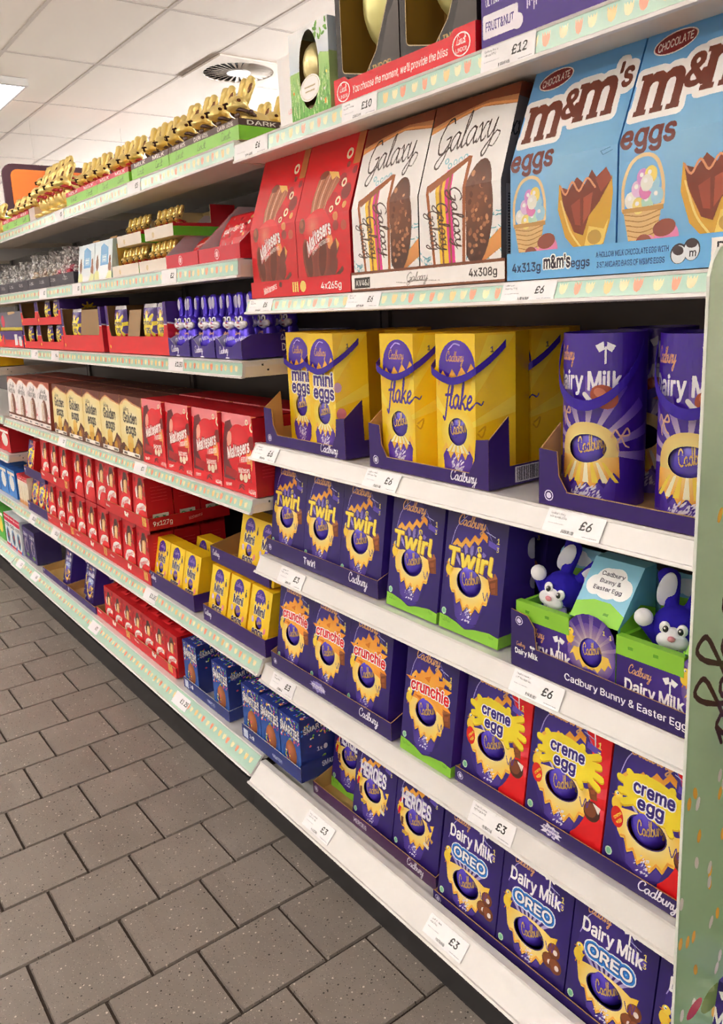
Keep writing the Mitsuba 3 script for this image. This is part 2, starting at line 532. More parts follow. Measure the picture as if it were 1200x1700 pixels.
def egg_front(kind, w=.153, h=.238, grass=True):
    """The front of the purple egg boxes, in units of one hundredth of the width."""
    W, H = 100.0, 100.0 * h / w
    s = H / 155.5
    cx = 45.0
    hy = 67 * s
    hrx, hry = (19.5, 16.5 * s)
    if kind == 'cream':
        hrx, hry, hy = 20.5, 15 * s, 62 * s
    if kind == 'oreo':
        hrx, hry, hy, cx = 21, 16 * s, 54 * s, 46
    if kind == 'party':
        hrx, hry, hy = 20.5, 16 * s, 70 * s
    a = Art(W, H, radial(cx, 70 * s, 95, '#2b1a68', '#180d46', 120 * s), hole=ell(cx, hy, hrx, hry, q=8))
    egg = ell(cx, 80 * s, 38, 70 * s, q=10)
    if kind == 'cream':
        a.add(rect(62, 0, 100, H), '#d8161f')
        a.add(poly((44, 30 * s), (62, 20 * s), (100, 0), (100, H), (78, H)), '#dc1a22')
        for i in range(4):
            t0 = -.25 + i * .42
            a.add(poly((cx, hy), (cx + 140 * math.cos(t0), hy + 140 * math.sin(t0)), (cx + 140 * math.cos(t0 + .2), hy + 140 * math.sin(t0 + .2))).intersection(rect(58, 0, 100, H)), radial(cx, hy, 75, '#ff9ab0', '#dc1a26'), 9)
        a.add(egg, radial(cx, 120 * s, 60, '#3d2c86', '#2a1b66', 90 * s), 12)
        a.add(poly((75, H), (83, 105 * s), (84, 105 * s), (77, H)), '#f2e9f0')
    elif kind == 'party':
        pass
    else:
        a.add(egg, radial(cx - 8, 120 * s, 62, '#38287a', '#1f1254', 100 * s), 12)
    a.add(stroke([(cx - 36, 104 * s), (cx - 28, 130 * s), (cx - 12, 147 * s)], 1.1), '#a9a0d8')
    a.add(stroke([(cx + 20, 140 * s), (cx + 33, 122 * s)], .9), '#7b70c0')
    # the open middle of the egg: rays above, yellow below
    up = [(cx - 34, 92 * s), (cx + 32, 92 * s)]
    for i in range(7):
        t0 = .78 + i * .24
        ray = poly((cx, hy), (cx + 46 * math.cos(t0) * 1.0, hy + 46 * s * math.sin(t0)), (cx + 46 * math.cos(t0 + .13), hy + 46 * s * math.sin(t0 + .13)))
        a.add(ray, radial(cx, hy, 52, '#ffffff', '#6a58b4'), 8)
    bowl = [(cx - 43, 88 * s), (cx - 39, 70 * s), (cx - 36, 58 * s), (cx - 31, 52 * s), (cx - 26, 53 * s), (cx - 21, 40 * s), (cx - 14, 45 * s), (cx - 7, 33 * s), (cx + 1, 41 * s), (cx + 9, 31 * s), (cx + 16, 42 * s), (cx + 24, 38 * s), (cx + 29, 50 * s), (cx + 36, 50 * s), (cx + 41, 68 * s), (cx + 45, 86 * s), (cx + 34, 82 * s), (cx + 22, 85 * s), (cx, 87 * s), (cx - 22, 85 * s), (cx - 33, 83 * s)]
    dy = (hy - 71 * s) if kind != 'oreo' else -12 * s
    bowl = [(cx + (x - cx) * .87, y + dy) for x, y in bowl]
    a.add(poly(*bowl), radial(cx, hy, 42, '#fffbe6', '#fbc736', 40 * s), 6)
    a.add(stroke([(x, y + 2.4 * s) for x, y in bowl[3:14]], 2.2, smooth=False), '#f0a93a')
    # the lower shell with its sparkle
    a.add(poly((cx - 24, 44 * s), *[(x, y - 1.5) for x, y in bowl[4:13]], (cx + 26, 44 * s), (cx + 18, 20 * s), (cx, 11 * s), (cx - 18, 20 * s)).intersection(egg), radial(cx, 28 * s, 30, '#5d49a6', '#33227a', 24 * s), 8)
    sparkle(a, cx, 27 * s, 9, 10 * s, 34, 5, s=1.9)
    # the crack at the top
    hi, lo = zig([(cx - 33, 108 * s), (cx - 10, 114 * s), (cx + 24, 128 * s)], 4, 3.6 * s, 8 * s)
    if kind not in ('oreo',):
        a.add(poly(*hi, *lo[::-1]), vgrad(100 * s, 128 * s, '#f9c95c', '#ee9a35'), 9)
    chick(a, cx - 35, 76 * s, 9.5)
    if kind == 'party':
        for i, (dx, dy, c) in enumerate(((-33, 22, '#d12030'), (-36, 4, '#c81f2c'), (-28, -10, '#5a2d1e'), (-30, 12, '#e9c23c'), (30, 8, '#3a2a80'), (34, -8, '#e3b13c'), (27, -22, '#efe0c0'), (-20, -26, '#caa030'))):
            a.add(affinity.rotate(rect(cx + dx - 6, hy + dy * s - 2.6, cx + dx + 6, hy + dy * s + 2.6), 60 + 17 * i), c)
    elif kind == 'oreo':
        for dx, dy in ((36, 2), (30, -14), (40, -16)):
            a.add(ell(cx + dx, hy + dy * s, 8.5), '#5d2f1a').add(ell(cx + dx - 1.5, hy + dy * s + 1.5, 6), '#7c4527').add(ell(cx + dx + 2, hy + dy * s - 1, 3), '#e8ddd4')
    else:
        chunk(a, cx + 38, 74 * s, 12.5 if kind != 'cream' else 9)
    if kind == 'cream':
        a.add(ell(cx + 40, 52 * s, 10, 11 * s), '#3a1a10').add(ell(cx + 38, 53 * s, 7.5, 8 * s), '#6d3a22').add(poly((cx + 40, 62 * s), (cx + 50, 60 * s), (cx + 48, 52 * s)), '#f5efe4')
        a.add(ell(cx - 33, 62 * s, 7, 11 * s, 12), '#d8281f').add(text('creme', cx - 33, 64 * s, 3.4, w=11, rot=50), '#fbe64a').add(text('egg', cx - 31, 59 * s, 3.4, w=7, rot=50), '#fbe64a')
    a.add(squiggle(cx + 30, 58 * s, 6), '#4a2b80')
    a.add(ell(cx, hy, hrx + 1.2, hry + 1.2, q=8).difference(ell(cx, hy, hrx, hry, q=8)), '#2b1a52')
    # small corner print
    x = 78
    a.add(poly((x - 12, 134 * s), (x + 3, 130 * s), (x + 3, 129 * s), (x - 12, 133 * s)), '#c8c4ea')
    a.add(affinity.skew(rect(x - 7, 116 * s, x + 10, 123 * s), 0, -12), '#f0b23a' if kind == 'comb' else '#5a48b0').add(text('1', x + 8, 126 * s, 6.5), '#f3e37a').add(text('3', x + 8, 116 * s, 5.5), '#f3e37a')
    a.add(ell(7, 22 * s, 4, 4.5), '#bfe3c8').add(ell(7, 22 * s, 2.6, 3), '#7cc49a')
    # lettering
    if kind == 'twirl':
        g = text('Twirl', cx - 1, 94 * s, 21 * s, w=76, round_=.02, shear=5)
        a.add(g.buffer(2.4, quad_segs=2).simplify(.4), '#2a1a60').add(affinity.translate(g, 1.2, -1.6), '#c79212').outlined(g, '#fae75a', '#e0b52c', .7)
        a.add(stroke([(cx + 12, 107 * s), (cx + 10, 112 * s), (cx + 14, 113 * s), (cx + 15, 109 * s)], 2), '#f3d948')
    if kind == 'comb':
        b = burst(cx + 4, 97 * s, 43, 32 * s, 15, .74, 3)
        a.add(b, radial(cx + 4, 96 * s, 48, '#ffba50', '#f8932c'), 9).add(burst(cx + 12, 92 * s, 26, 17 * s, 9, .5, 8), '#ffab42')
        a.add(poly((cx - 8, 112 * s), (cx + 4, 118 * s), (cx + 2, 108 * s)), '#e27d1e').add(poly((cx + 20, 110 * s), (cx + 30, 112 * s), (cx + 22, 103 * s)), '#d9771c').add(poly((cx - 24, 84 * s), (cx - 12, 80 * s), (cx - 10, 86 * s)), '#d9771c')
        g = text('crunchie', cx + 4, 97 * s, 15 * s, w=74, round_=.03, arch=2)
        a.outlined(g, '#d62026', WHITE, 1.5)
        a.add(text('1', x + 8, 126 * s, 6.5), '#f3e37a')
    if kind == 'cream':
        sp = unary_union([ell(cx + 4, 98 * s, 35, 21 * s, -8)] + [stroke([(cx + 4 + 26 * math.cos(t), 98 * s + 14 * s * math.sin(t)), (cx + 4 + l * math.cos(t), 98 * s + l * .62 * s * math.sin(t))], 7) for t, l in ((.22, 40), (.6, 45), (1.05, 34), (-.25, 44), (-.62, 49), (-1.1, 44), (-1.8, 33), (-2.45, 42), (-2.9, 38), (2.85, 41), (2.4, 40), (1.9, 32))])
        a.add(affinity.translate(sp, .6, -1.6), '#d9b41a').add(sp, '#fbe335')
        for t, cxx, cyy, ww in (('creme', cx + 3, 104 * s, 44), ('egg', cx + 1, 89 * s, 28)):
            a.outlined(text(t, cxx, cyy, 13 * s, w=ww, round_=.035), '#2a1d6a', WHITE, 1.3)
    if kind == 'party':
        a.add(text('HEROES', cx - 1, 99 * s, 22 * s, w=64, round_=.05), '#f3f3fb')
        a.add(poly((cx - 12, 134 * s), (cx + 8, 134 * s), (cx + 8, 136 * s)), '#c8c4ea')
    if kind == 'oreo':
        dairy_milk(a, cx + 2, 118 * s, 72, h=16 * s)
        g = ell(cx + 2, 98 * s, 33, 12 * s)
        a.add(text('OREO', cx + 2, 92 * s, 13 * s, w=54, round_=.03).buffer(4.6).simplify(.5), '#f2f6ff').add(text('OREO', cx + 2, 92 * s, 13 * s, w=54, round_=.03).buffer(3.2).simplify(.5), '#2a7bd0').outlined(text('OREO', cx + 2, 92 * s, 13 * s, w=54, round_=.03), WHITE, '#123a86', .9)
    else:
        a.add(script('Cadbury', cx - 3, 138 * s, 7 * s, wt=.25, w=46), GOLD)
    if grass:
        a.add(poly((0, 0), (100, 0), (100, 13), (84, 15), (60, 12), (cx, 8), (30, 13), (14, 16), (0, 17)), '#86c83c')
        a.add(egg.intersection(rect(0, 0, W, 17)).intersection(ell(cx, 24 * s, 22, 16 * s)), '#34237c')
        for gx in (8, 16, 88):
            a.add(unary_union([poly((gx + d, 9), (gx + d * 2.2, 15), (gx + d + 1.2, 9)) for d in (-2, 0, 2)]), '#5ea52c')
    return a, (cx / W, hy / H, hrx / W, hry / H)

# ------------------------------------------------------------------ the room
BAY_X = [-0.496, -1.752, -3.008, -4.264, -5.52, -6.776]

# floor: square stone tiles in running bond, joints recessed
struct('floor', plain(boxes((-14, -4, -0.05, 3, 8, -0.007)), 'grout'), label='grey brown speckled stone tile floor in running bond')
tile_m = trimesh.creation.box(bounds=[[0, 0, -0.006], [0.1925, 0.1925, 0.0]])
tile_v = np.array(tile_m.vertices)
tile_v[tile_v[:, 2] > -0.001, :2] = 0.0018 + tile_v[tile_v[:, 2] > -0.001, :2] * (0.1889 / 0.1925)
tile_m.vertices = tile_v
tile_p = plain(tile_m, 'floor_tile_stone')
near, rest = [], []
for i in range(-50, 14):
    x = -1.987 + 0.198 * i
    for j in range(-22, 8):
        y = 0.2455 + 0.198 * j + (0.099 if i % 2 == 0 else 0.0) - 0.099 + 0.003
        if y > 1.05 or x > 0.8:
            continue
        d = np.array([x + .1, y + .1, -CAM_Z])
        cz = d @ _f
        if cz < .3:
            rest.append((x, y, d @ d))
            continue
        u, v = 600 + FOCAL * (d @ _r) / cz, 800 + FOCAL * (d @ _d) / cz
        (near if -120 < u < 1000 and v < 1850 and d @ d < 30 else rest).append((x, y, d @ d))
near.sort(key=lambda t: t[2])
for t in near[:300]:
    part('floor', 'tile', tile_p, at(t[0] + 0.0028, t[1], 0))
rest += near[300:]
vs, fs = np.array(tile_m.vertices), np.array(tile_m.faces)
part('floor', 'tile_field', plain((np.vstack([vs + [t[0] + 0.0028, t[1], 0] for t in rest]), np.vstack([fs + 8 * i for i in range(len(rest))])), 'floor_tile_stone'), kind='stuff', label='further stone floor tiles of the same running bond')

# ceiling of lay-in tiles
TX, TY, CX0, CY0 = 1.178, 0.607, -5.755, 1.58
struct('ceiling', plain(boxes((-14, -4, CEIL + .03, 3, 8, CEIL + .08)), 'ceiling_paint'), label='off-white suspended ceiling of rectangular tiles')
ct = trimesh.creation.box(bounds=[[0.012, 0.012, 0.003], [TX - 0.012, TY - 0.012, 0.018]])
ct_p = plain(ct, 'ceiling_paint')
grid = []
for i in range(-7, 7):
    grid.append((CX0 + i * TX - .011, -4, CEIL - 0.0005, CX0 + i * TX + .011, 8, CEIL + .02))
for j in range(-8, 11):
    grid.append((-14, CY0 + j * TY - .011, CEIL, 3, CY0 + j * TY + .011, CEIL + .019))
for g in grid:
    part('ceiling', 'grid_rail', plain(boxes(g), 'grid_paint'))
VENT = (-5.755 + 0.31, 2.187 + TY * 1.5)
for i in range(-7, 7):
    for j in range(-8, 10):
        part('ceiling', 'tile', ct_p, at(CX0 + i * TX, CY0 + j * TY, CEIL))

struct('wall_far', plain(boxes((-14.1, -4, 0, -14, 8, CEIL + .03)), 'paint'), label='pale wall at the far end of the aisle')
struct('wall_near', plain(boxes((3, -4, 0, 3.1, 8, CEIL + .03)), 'paint'))
struct('wall_aisle', plain(boxes((-14, -4.1, 0, 3, -4, CEIL + .03)), 'paint'))
struct('wall_back', plain(boxes((-14, 8, 0, 3, 8.1, CEIL + .03)), 'paint'))

def lamp_glow(p):
    return {'type': 'area', 'radiance': {'type': 'rgb', 'value': [p, p * .985, p * .965]}}


for k, (x, y) in enumerate(CEILING_LAMPS):
    t = thing('ceiling_light', 'bright rectangular ceiling light panel at the upper left edge' if k == 0 else 'rectangular ceiling light panel far down the aisle', 'ceiling light')
    fr = boxes((x - .6, y - .3, CEIL - .05, x - .58, y + .3, CEIL), (x + .58, y - .3, CEIL - .05, x + .6, y + .3, CEIL), (x - .58, y - .3, CEIL - .05, x + .58, y - .28, CEIL), (x - .58, y + .28, CEIL - .05, x + .58, y + .3, CEIL), (x - .58, y - .28, CEIL - .01, x + .58, y + .28, CEIL))
    part(t, 'frame', plain(fr, 'white_metal'))
    em = trimesh.Trimesh([[x - .58, y - .28, CEIL - .053], [x + .58, y - .28, CEIL - .053], [x + .58, y + .28, CEIL - .053], [x - .58, y + .28, CEIL - .053]], [[0, 2, 1], [0, 3, 2]], process=False)
    part(t, 'diffuser', {**plain(em, 'white_metal'), 'emitter': lamp_glow(LAMP_POWER)})
for x, y, z in ADDED_LAMPS:
    aisle = 'this' if y < 0 else 'the next'
    t = thing('hanging_lamp', f'added long white lamp hung on two wires over {aisle} aisle, out of view', 'lamp', f'added lamps hung over {aisle} aisle')
    part(t, 'housing', plain(boxes((x - .75, y - .2, z, x + .75, y + .2, z + .05)), 'white_metal'))
    for k in (-.6, .6):
        part(t, 'wire', plain(boxes((x + k - .0008, y - .0008, z + .05, x + k + .0008, y + .0008, CEIL)), 'white_metal'))
    v = np.array([[x - .73, y - .18, 0], [x + .73, y - .18, 0], [x + .73, y + .18, 0], [x - .73, y + .18, 0]])
    part(t, 'diffuser', {**plain((v + [0, 0, z - .002], np.array([[0, 2, 1], [0, 3, 2]])), 'white_metal'), 'emitter': lamp_glow(LAMP_POWER)})
    part(t, 'upper_diffuser', {**plain((v + [0, 0, z + .052], np.array([[0, 1, 2], [0, 2, 3]])), 'white_metal'), 'emitter': lamp_glow(UPLIGHT if y < 0 else UPLIGHT_NEXT)})  # upward glow added to lift the ceiling brightness

t = thing('ceiling_vent', 'round swirl air vent in a square ceiling plate', 'vent')
vx, vy = VENT
pl = sbox(-.3, -.3, .3, .3).difference(ell(0, 0, .25, q=10))
m = trimesh.creation.extrude_polygon(pl, .012, engine='earcut')
m.apply_translation([vx, vy, CEIL - .014])
part(t, 'plate', plain(m, 'ceiling_paint'))
m = trimesh.creation.cylinder(.26, .004, sections=32)
m.apply_translation([vx, vy, CEIL + .001])
part(t, 'duct', plain(m, 'black_plinth'))
m = trimesh.creation.cylinder(.085, .014, sections=28)
m.apply_translation([vx, vy, CEIL - .010])
part(t, 'hub', plain(m, 'white_metal'))
for i in range(28):
    a = 2 * math.pi * i / 28
    c, s = math.cos(a), math.sin(a)
    e, n = np.array([c, s]), np.array([-s, c])
    p = [e * .075 - n * .006, e * .075 + n * .006, e * .252 + n * .017, e * .252 - n * .017]
    z = [0, -.011, -.011, 0]
    v = [[vx + q[0], vy + q[1], CEIL - .003 + zz] for q, zz in zip(p, z)]
    v += [[a_, b_, c_ + .002] for a_, b_, c_ in v]
    f = [[0, 1, 2], [0, 2, 3], [4, 6, 5], [4, 7, 6], [0, 4, 5], [0, 5, 1], [1, 5, 6], [1, 6, 2], [2, 6, 7], [2, 7, 3], [3, 7, 4], [3, 4, 0]]
    part(t, 'blade', plain((np.array(v), np.array(f)), 'ceiling_paint'))

# hanging orange sign at the far end of the aisle
t = thing('hanging_sign', 'orange aisle sign with dark maroon rounded frame above the far shelves', 'sign')
def rounded(x0, y0, x1, y1, r):
    return sbox(x0 + r, y0 + r, x1 - r, y1 - r).buffer(r, quad_segs=5)
def yz_plate(g, x0, x1, bsdf_col):
    mm = trimesh.creation.extrude_polygon(g, x1 - x0, engine='earcut')
    v = np.array(mm.vertices)
    mm.vertices = np.stack([v[:, 2] + x0, v[:, 0], v[:, 1]], 1)
    mm.fix_normals()
    return MB().mesh(mm, bsdf_col).ply('card')
part(t, 'frame', yz_plate(rounded(1.92, 2.2, 3.2, 2.63, .09), -7.53, -7.5, '#3a1a26'))
part(t, 'face', yz_plate(rounded(1.985, 2.25, 3.15, 2.585, .06), -7.5, -7.49, '#e0702c'))
for yy in (2.2, 3.0):
    part(t, 'hanger', MB().box(-7.516, yy, 2.62, -7.5145, yy + .0015, CEIL, '#c8c0b8').ply('card'))
t = thing('header_board', 'bright green header board behind the far gold rabbits', 'board')
put(t, MB().box(-7.0, .95, 2.02, -6.96, 1.86, 2.13, '#86cc3a').box(-6.99, .97, 1.7, -6.97, 1.84, 2.02, '#86cc3a').ply('card'))
labels[t] = labels[t]

# ------------------------------------------------------------------ shelving
YB = 1.40
for k in range(5):
    x1, x0 = BAY_X[k], BAY_X[k + 1]
    where = ['nearest', 'second', 'third', 'fourth', 'farthest'][k]
    top = 1.72 if k else 1.75
    t = thing('back_panel', f'dark grey back panel with uprights behind the shelves of the {where} bay', 'shelving')
    part(t, 'panel', plain(boxes((x0 + .002, YB, .1, x1 - .002, YB + .02, top)), 'dark_metal'))
    for xx in (x0 + .004, x1 - .032):
        part(t, 'upright', plain(boxes((xx, YB - .012, .15, xx + .028, YB - .001, top + .02)), 'dark_metal'))
    t = thing('plinth', f'black kick plate set forward as shadow under the base shelf of the {where} bay', 'plinth')
    put(t, plain(boxes((x0 + .001, .884, .001, x1 - .001, .90, .074)), 'black_plinth'))  # black plate set forward, standing in for the shadow under the shelf lip


TULIP = unary_union([poly((-.85, 1), (-.85, 0), (-.55, -.75), (0, -1), (.55, -.75), (.85, 0), (.85, 1), (.5, .45), (.3, .95), (0, .4), (-.3, .95), (-.5, .45))])


def strip_art(length, seed, hh=.03):
    a = Art(length, hh, vgrad(0, hh, '#b5d9c6', '#a6d0bc'))
    rnd = random.Random(seed)
    x, i = .012, 0
    by = {}
    while x < length - .01:
        c = ('#f1e7b4', '#f0a27e', '#f1e7b4', '#f3d28c', '#f4e9b8', '#ef9a78')[i % 6]
        g = affinity.translate(affinity.scale(TULIP, .0085 if c != '#f0a27e' else .007, .0105 if i % 2 else .009, origin=(0, 0)), x, hh * .55 + rnd.uniform(-.001, .001))
        by.setdefault(c, []).append(g)
        x += (.026, .022, .031)[i % 3]
        i += 1
    for c, gs in by.items():
        a.add(unary_union(gs), c)
    a.add(rect(0, hh * .97, length, hh), '#8fbfa8')
    return a


STRIPS = {}
SHELF = {}


def shelf(name, label, x0, x1, yf, zb, yt, zt, strip, yback=1.385, skirt=True, deck=0.0):
    t = thing('shelf', label, 'shelf')
    SHELF[name] = (yf, zb, yt, zt)
    L = x1 - x0 - .002
    ux = np.array([yt - yf, zt - zb])
    ln = np.hypot(*ux)
    uy, uz = ux / ln
    ny, nz = -uz, uy      # outward normal in (y, z)

    def P(a, b):          # a along the face from the bottom, b outward
        return (yf + uy * a + ny * b, zb + uz * a + nz * b)
    face = [P(0, 0), P(ln, 0), P(ln, -.006), P(0, -.006)]
    part(t, 'ticket_rail', plain(prism_x(face, x0 + .001, x1 - .001), 'white_metal'))
    lip = [P(-.001, 0), P(-.001, .004), P(.004, .004), P(.006, .001), P(.006, 0)]
    part(t, 'lower_lip', plain(prism_x(lip, x0 + .001, x1 - .001), 'white_metal'))
    lip = [P(ln - .004, 0), P(ln - .004, .002), P(ln, .0035), P(ln + .001, .002), (yt + .014, zt + .001), (yt + .014, zt - .002 - deck), P(ln, -.004)]
    part(t, 'upper_lip', plain(prism_x(lip, x0 + .001, x1 - .001), 'white_metal'))
    part(t, 'board', plain(boxes((x0 + .003, yt + .004, zt - .014 - deck, x1 - .003, yback, zt - .001 - deck)), 'white_metal'))
    if skirt:
        part(t, 'skirt', plain(prism_x([(yf + .006, zb + .004), (yf + .13, zb + .004), (yf + .14, zb + .012), (yf + .14, zt - .014), (yt + .006, zt - .014)], x0 + .004, x1 - .004), 'cream_metal'))
        for xx in (x0 + .003, x1 - .006):
            bp = prism_x([(yf + .004, zb + .001), (yf + .16, zb), (yback, zt - .03), (yback, zt - .002), (yt + .004, zt - .002)], xx, xx + .003)
            part(t, 'bracket', plain(bp, 'cream_metal'))
        hole = [[x1 - .0025, yf + .055, zt - .02], [x1 - .0025, yf + .06, zt - .012], [x1 - .0025, yf + .075, zt - .025]]
        m = trimesh.util.concatenate([trimesh.creation.box(bounds=[[h_[0] - .001, h_[1] - .0025, h_[2] - .0025], [h_[0], h_[1] + .0025, h_[2] + .0025]]) for h_ in hole[1:]])
        part(t, 'bracket_hole', plain(m, 'black_plinth'))
    if strip:
        k = (round(L, 3), round(ln, 3))
        if k not in STRIPS:
            STRIPS[k] = strip_art(L, len(STRIPS), ln - .010)
        mb = MB()
        mb.sheet(STRIPS[k], lambda v: np.stack([x0 + .001 + v[:, 0], yf + uy * (v[:, 1] + .006) + ny * .0012, zb + uz * (v[:, 1] + .006) + nz * .0012], 1))
        part(t, 'printed_strip', mb.ply('gloss'), label='pale green strip printed with tulips')
    return t


X1, X0 = BAY_X[0], BAY_X[1]
RS = {'R1': (.968, 1.657, .972, 1.696), 'R2': (.968, 1.312, .980, 1.345), 'R3': (.948, .956, .971, .994), 'R4': (.939, .660, .961, .700), 'R5': (.929, .358, .951, .400), 'R6': (.870, .080, .915, .125)}
RL = {'R1': 'topmost shelf of the nearest bay with green tulip strip', 'R2': 'shelf with green tulip strip under the tall red, white and blue boxes', 'R3': 'plain white shelf carrying the yellow ribbon boxes and purple tubes',
      'R4': 'plain white shelf under the toy rabbit set and purple egg boxes', 'R5': 'plain white shelf carrying the orange burst boxes and red sided boxes', 'R6': 'white sloped base shelf of the nearest bay above the floor'}
for k, (yf, zb, yt, zt) in RS.items():
    shelf(k, RL[k], X0, X1, yf, zb, yt, zt, k in ('R1', 'R2'), skirt=k != 'R6', deck=.022 if k == 'R6' else 0.0)
LS = {'L1': (.971, 1.668, .974, 1.709), 'L2': (.957, 1.400, .961, 1.443), 'L3': (.948, 1.158, .952, 1.199), 'L4': (.940, .812, .953, .849), 'L5': (.924, .371, .946, .413), 'L6': (.879, .094, .921, .140)}
LL = {'L1': 'top shelf carrying gold rabbits', 'L2': 'second shelf from the top', 'L3': 'third shelf from the top', 'L4': 'fourth shelf from the top', 'L5': 'fifth shelf from the top', 'L6': 'base shelf above the floor'}
for b, bay in ((1, 'second'), (2, 'third')):
    for k, (yf, zb, yt, zt) in LS.items():
        shelf(k, f'{LL[k]} in the {bay} bay along the aisle, green tulip strip', BAY_X[b + 1], BAY_X[b], yf, zb, yt, zt, True, skirt=k != 'L6')
for k, z in (('D1', 1.709), ('D2', 1.443), ('D3', 1.10), ('D4', .86), ('D5', .66), ('D6', .413), ('D7', .14)):
    yf, yt = (.879, .921) if k == 'D7' else (.935, .946)
    shelf(k, f'{dict(D1="topmost", D2="second", D3="third", D4="fourth", D5="fifth", D6="sixth", D7="lowest")[k]} shelf of the fourth, far bay', BAY_X[4], BAY_X[3], yf, z - .04, yt, z, True, skirt=k != 'D7')
for k, z in (('E1', 1.709), ('E4', .849), ('E5', .413), ('E6', .14)):
    shelf(k, f'{dict(E1="topmost", E4="middle", E5="lower", E6="lowest")[k]} shelf of the farthest bay', BAY_X[5], BAY_X[4], .93 if k != 'E6' else .879, z - .04, .94 if k != 'E6' else .921, z, True, skirt=k != 'E6')


# price tickets slotted into the rails
def ticket(sh, x, price, what, lines=(), w=.108, far=False):
    yf, zb, yt, zt = SHELF[sh]
    ux = np.array([yt - yf, zt - zb])
    ln = np.hypot(*ux)
    uy, uz = ux / ln
    ny, nz = -uz, uy
    h = min(.038, ln - .004)
    a = Art(w, h, '#f1f1f4')
    g = text(price, w * .72, h * .55, h * .36, bold=True, shear=8)
    a.add(g, '#17171b')
    for i, s in enumerate(lines):
        q = text(s, 0, 0, h * .085, bold=False)
        a.add(affinity.translate(q, w * .06 - q.bounds[0], h * (.84 - .15 * i)), '#3a3a40')
    if not far:
        rnd = random.Random(int(abs(x) * 1000))
        xx, bars = w * .34, []
        while xx < w * .56:
            b = rnd.choice((.0006, .001, .0014))
            bars.append(rect(xx, h * .08, xx + b, h * .22))
            xx += b + rnd.choice((.0007, .0012))
        a.add(unary_union(bars), '#2c2c30')
        a.add(rect(w * .7, h * .1, w * .95, h * .125), '#a8a8ae').add(rect(w * .06, h * .4, w * .34, h * .42), '#b4b4ba')
    t = thing('price_ticket', what, 'price ticket')
    mb = MB()
    o = (ln - h) / 2 + .001
    mb.sheet(a, lambda v: np.stack([x + v[:, 0], yf + uy * (v[:, 1] + o) + ny * .0030, zb + uz * (v[:, 1] + o) + nz * .0030], 1))
    c = [np.array([x + i * w, yf + uy * (o + j * h) + ny * b, zb + uz * (o + j * h) + nz * b]) for b in (.0029, .0016) for i, j in ((0, 0), (1, 0), (1, 1), (0, 1))]
    for q in ((0, 1, 5, 4), (1, 2, 6, 5), (2, 3, 7, 6), (3, 0, 4, 7), (7, 6, 5, 4)):
        mb.quad(*[c[i] for i in q], '#eeeef0')
    put(t, mb.ply('card'))


ticket('R1', -1.745, '£6', 'white £6 ticket at the left end of the topmost near shelf', w=.15)
ticket('R1', -1.317, '£10', 'white £10 ticket below the red tray of black egg boxes', ('Lindor milk', 'egg with truffles'))
ticket('R1', -.948, '£12', 'white £12 ticket under the purple sharing box', ('Cadbury fruit &', 'nut egg 590g'))
ticket('R2', -1.738, '£6', 'white £6 ticket below the tall red rabbit boxes', ('Maltesers', 'bunny egg 265g'))
ticket('R2', -1.335, '£6', 'white £6 ticket at the left end of the white egg box tray', ('Galaxy large', 'egg 308g'))
ticket('R2', -.912, '£6', 'white £6 ticket beneath the light blue boxes', ("M&M's choc", 'large egg 313g'))
ticket('R3', -1.738, '£6', 'white £6 ticket under the yellow boxes with bold dark lettering', ('Cadbury mini', 'eggs egg 455g'))
ticket('R3', -1.282, '£6', 'white £6 ticket under the yellow boxes lettered in thin script', ('Cadbury flake', 'giant egg 515g'))
ticket('R3', -.808, '£6', 'white £6 ticket under the round purple tubes', ('Cadbury dairy', 'milk w egg 515g'))
ticket('R4', -1.64, '£3', 'white £3 ticket under the tray of purple boxes with yellow lettering', ('Cadbury twirl', 'large egg 198g'))
ticket('R4', -.872, '£6', 'white £6 ticket below the toy rabbit egg set', ('Cadbury bunny', 'soft toy egg 72g'))
ticket('R5', -1.70, '£3', 'white £3 ticket under the tray of orange burst boxes', ('Cadbury crunchie', 'large egg 190g'))
ticket('R5', -.968, '£3', 'white £3 ticket under the red sided yellow splat boxes', ('Cadbury creme', 'egg large 195g'))
ticket('R6', -1.495, '£3', 'white £3 ticket on the base shelf beneath the white lettered boxes', ('Cadbury heroes', 'large egg 236g'))
ticket('R6', -1.05, '£3', 'white £3 ticket on the base shelf nearest the green end card', ('Cadbury oreo', 'egg 278g'))
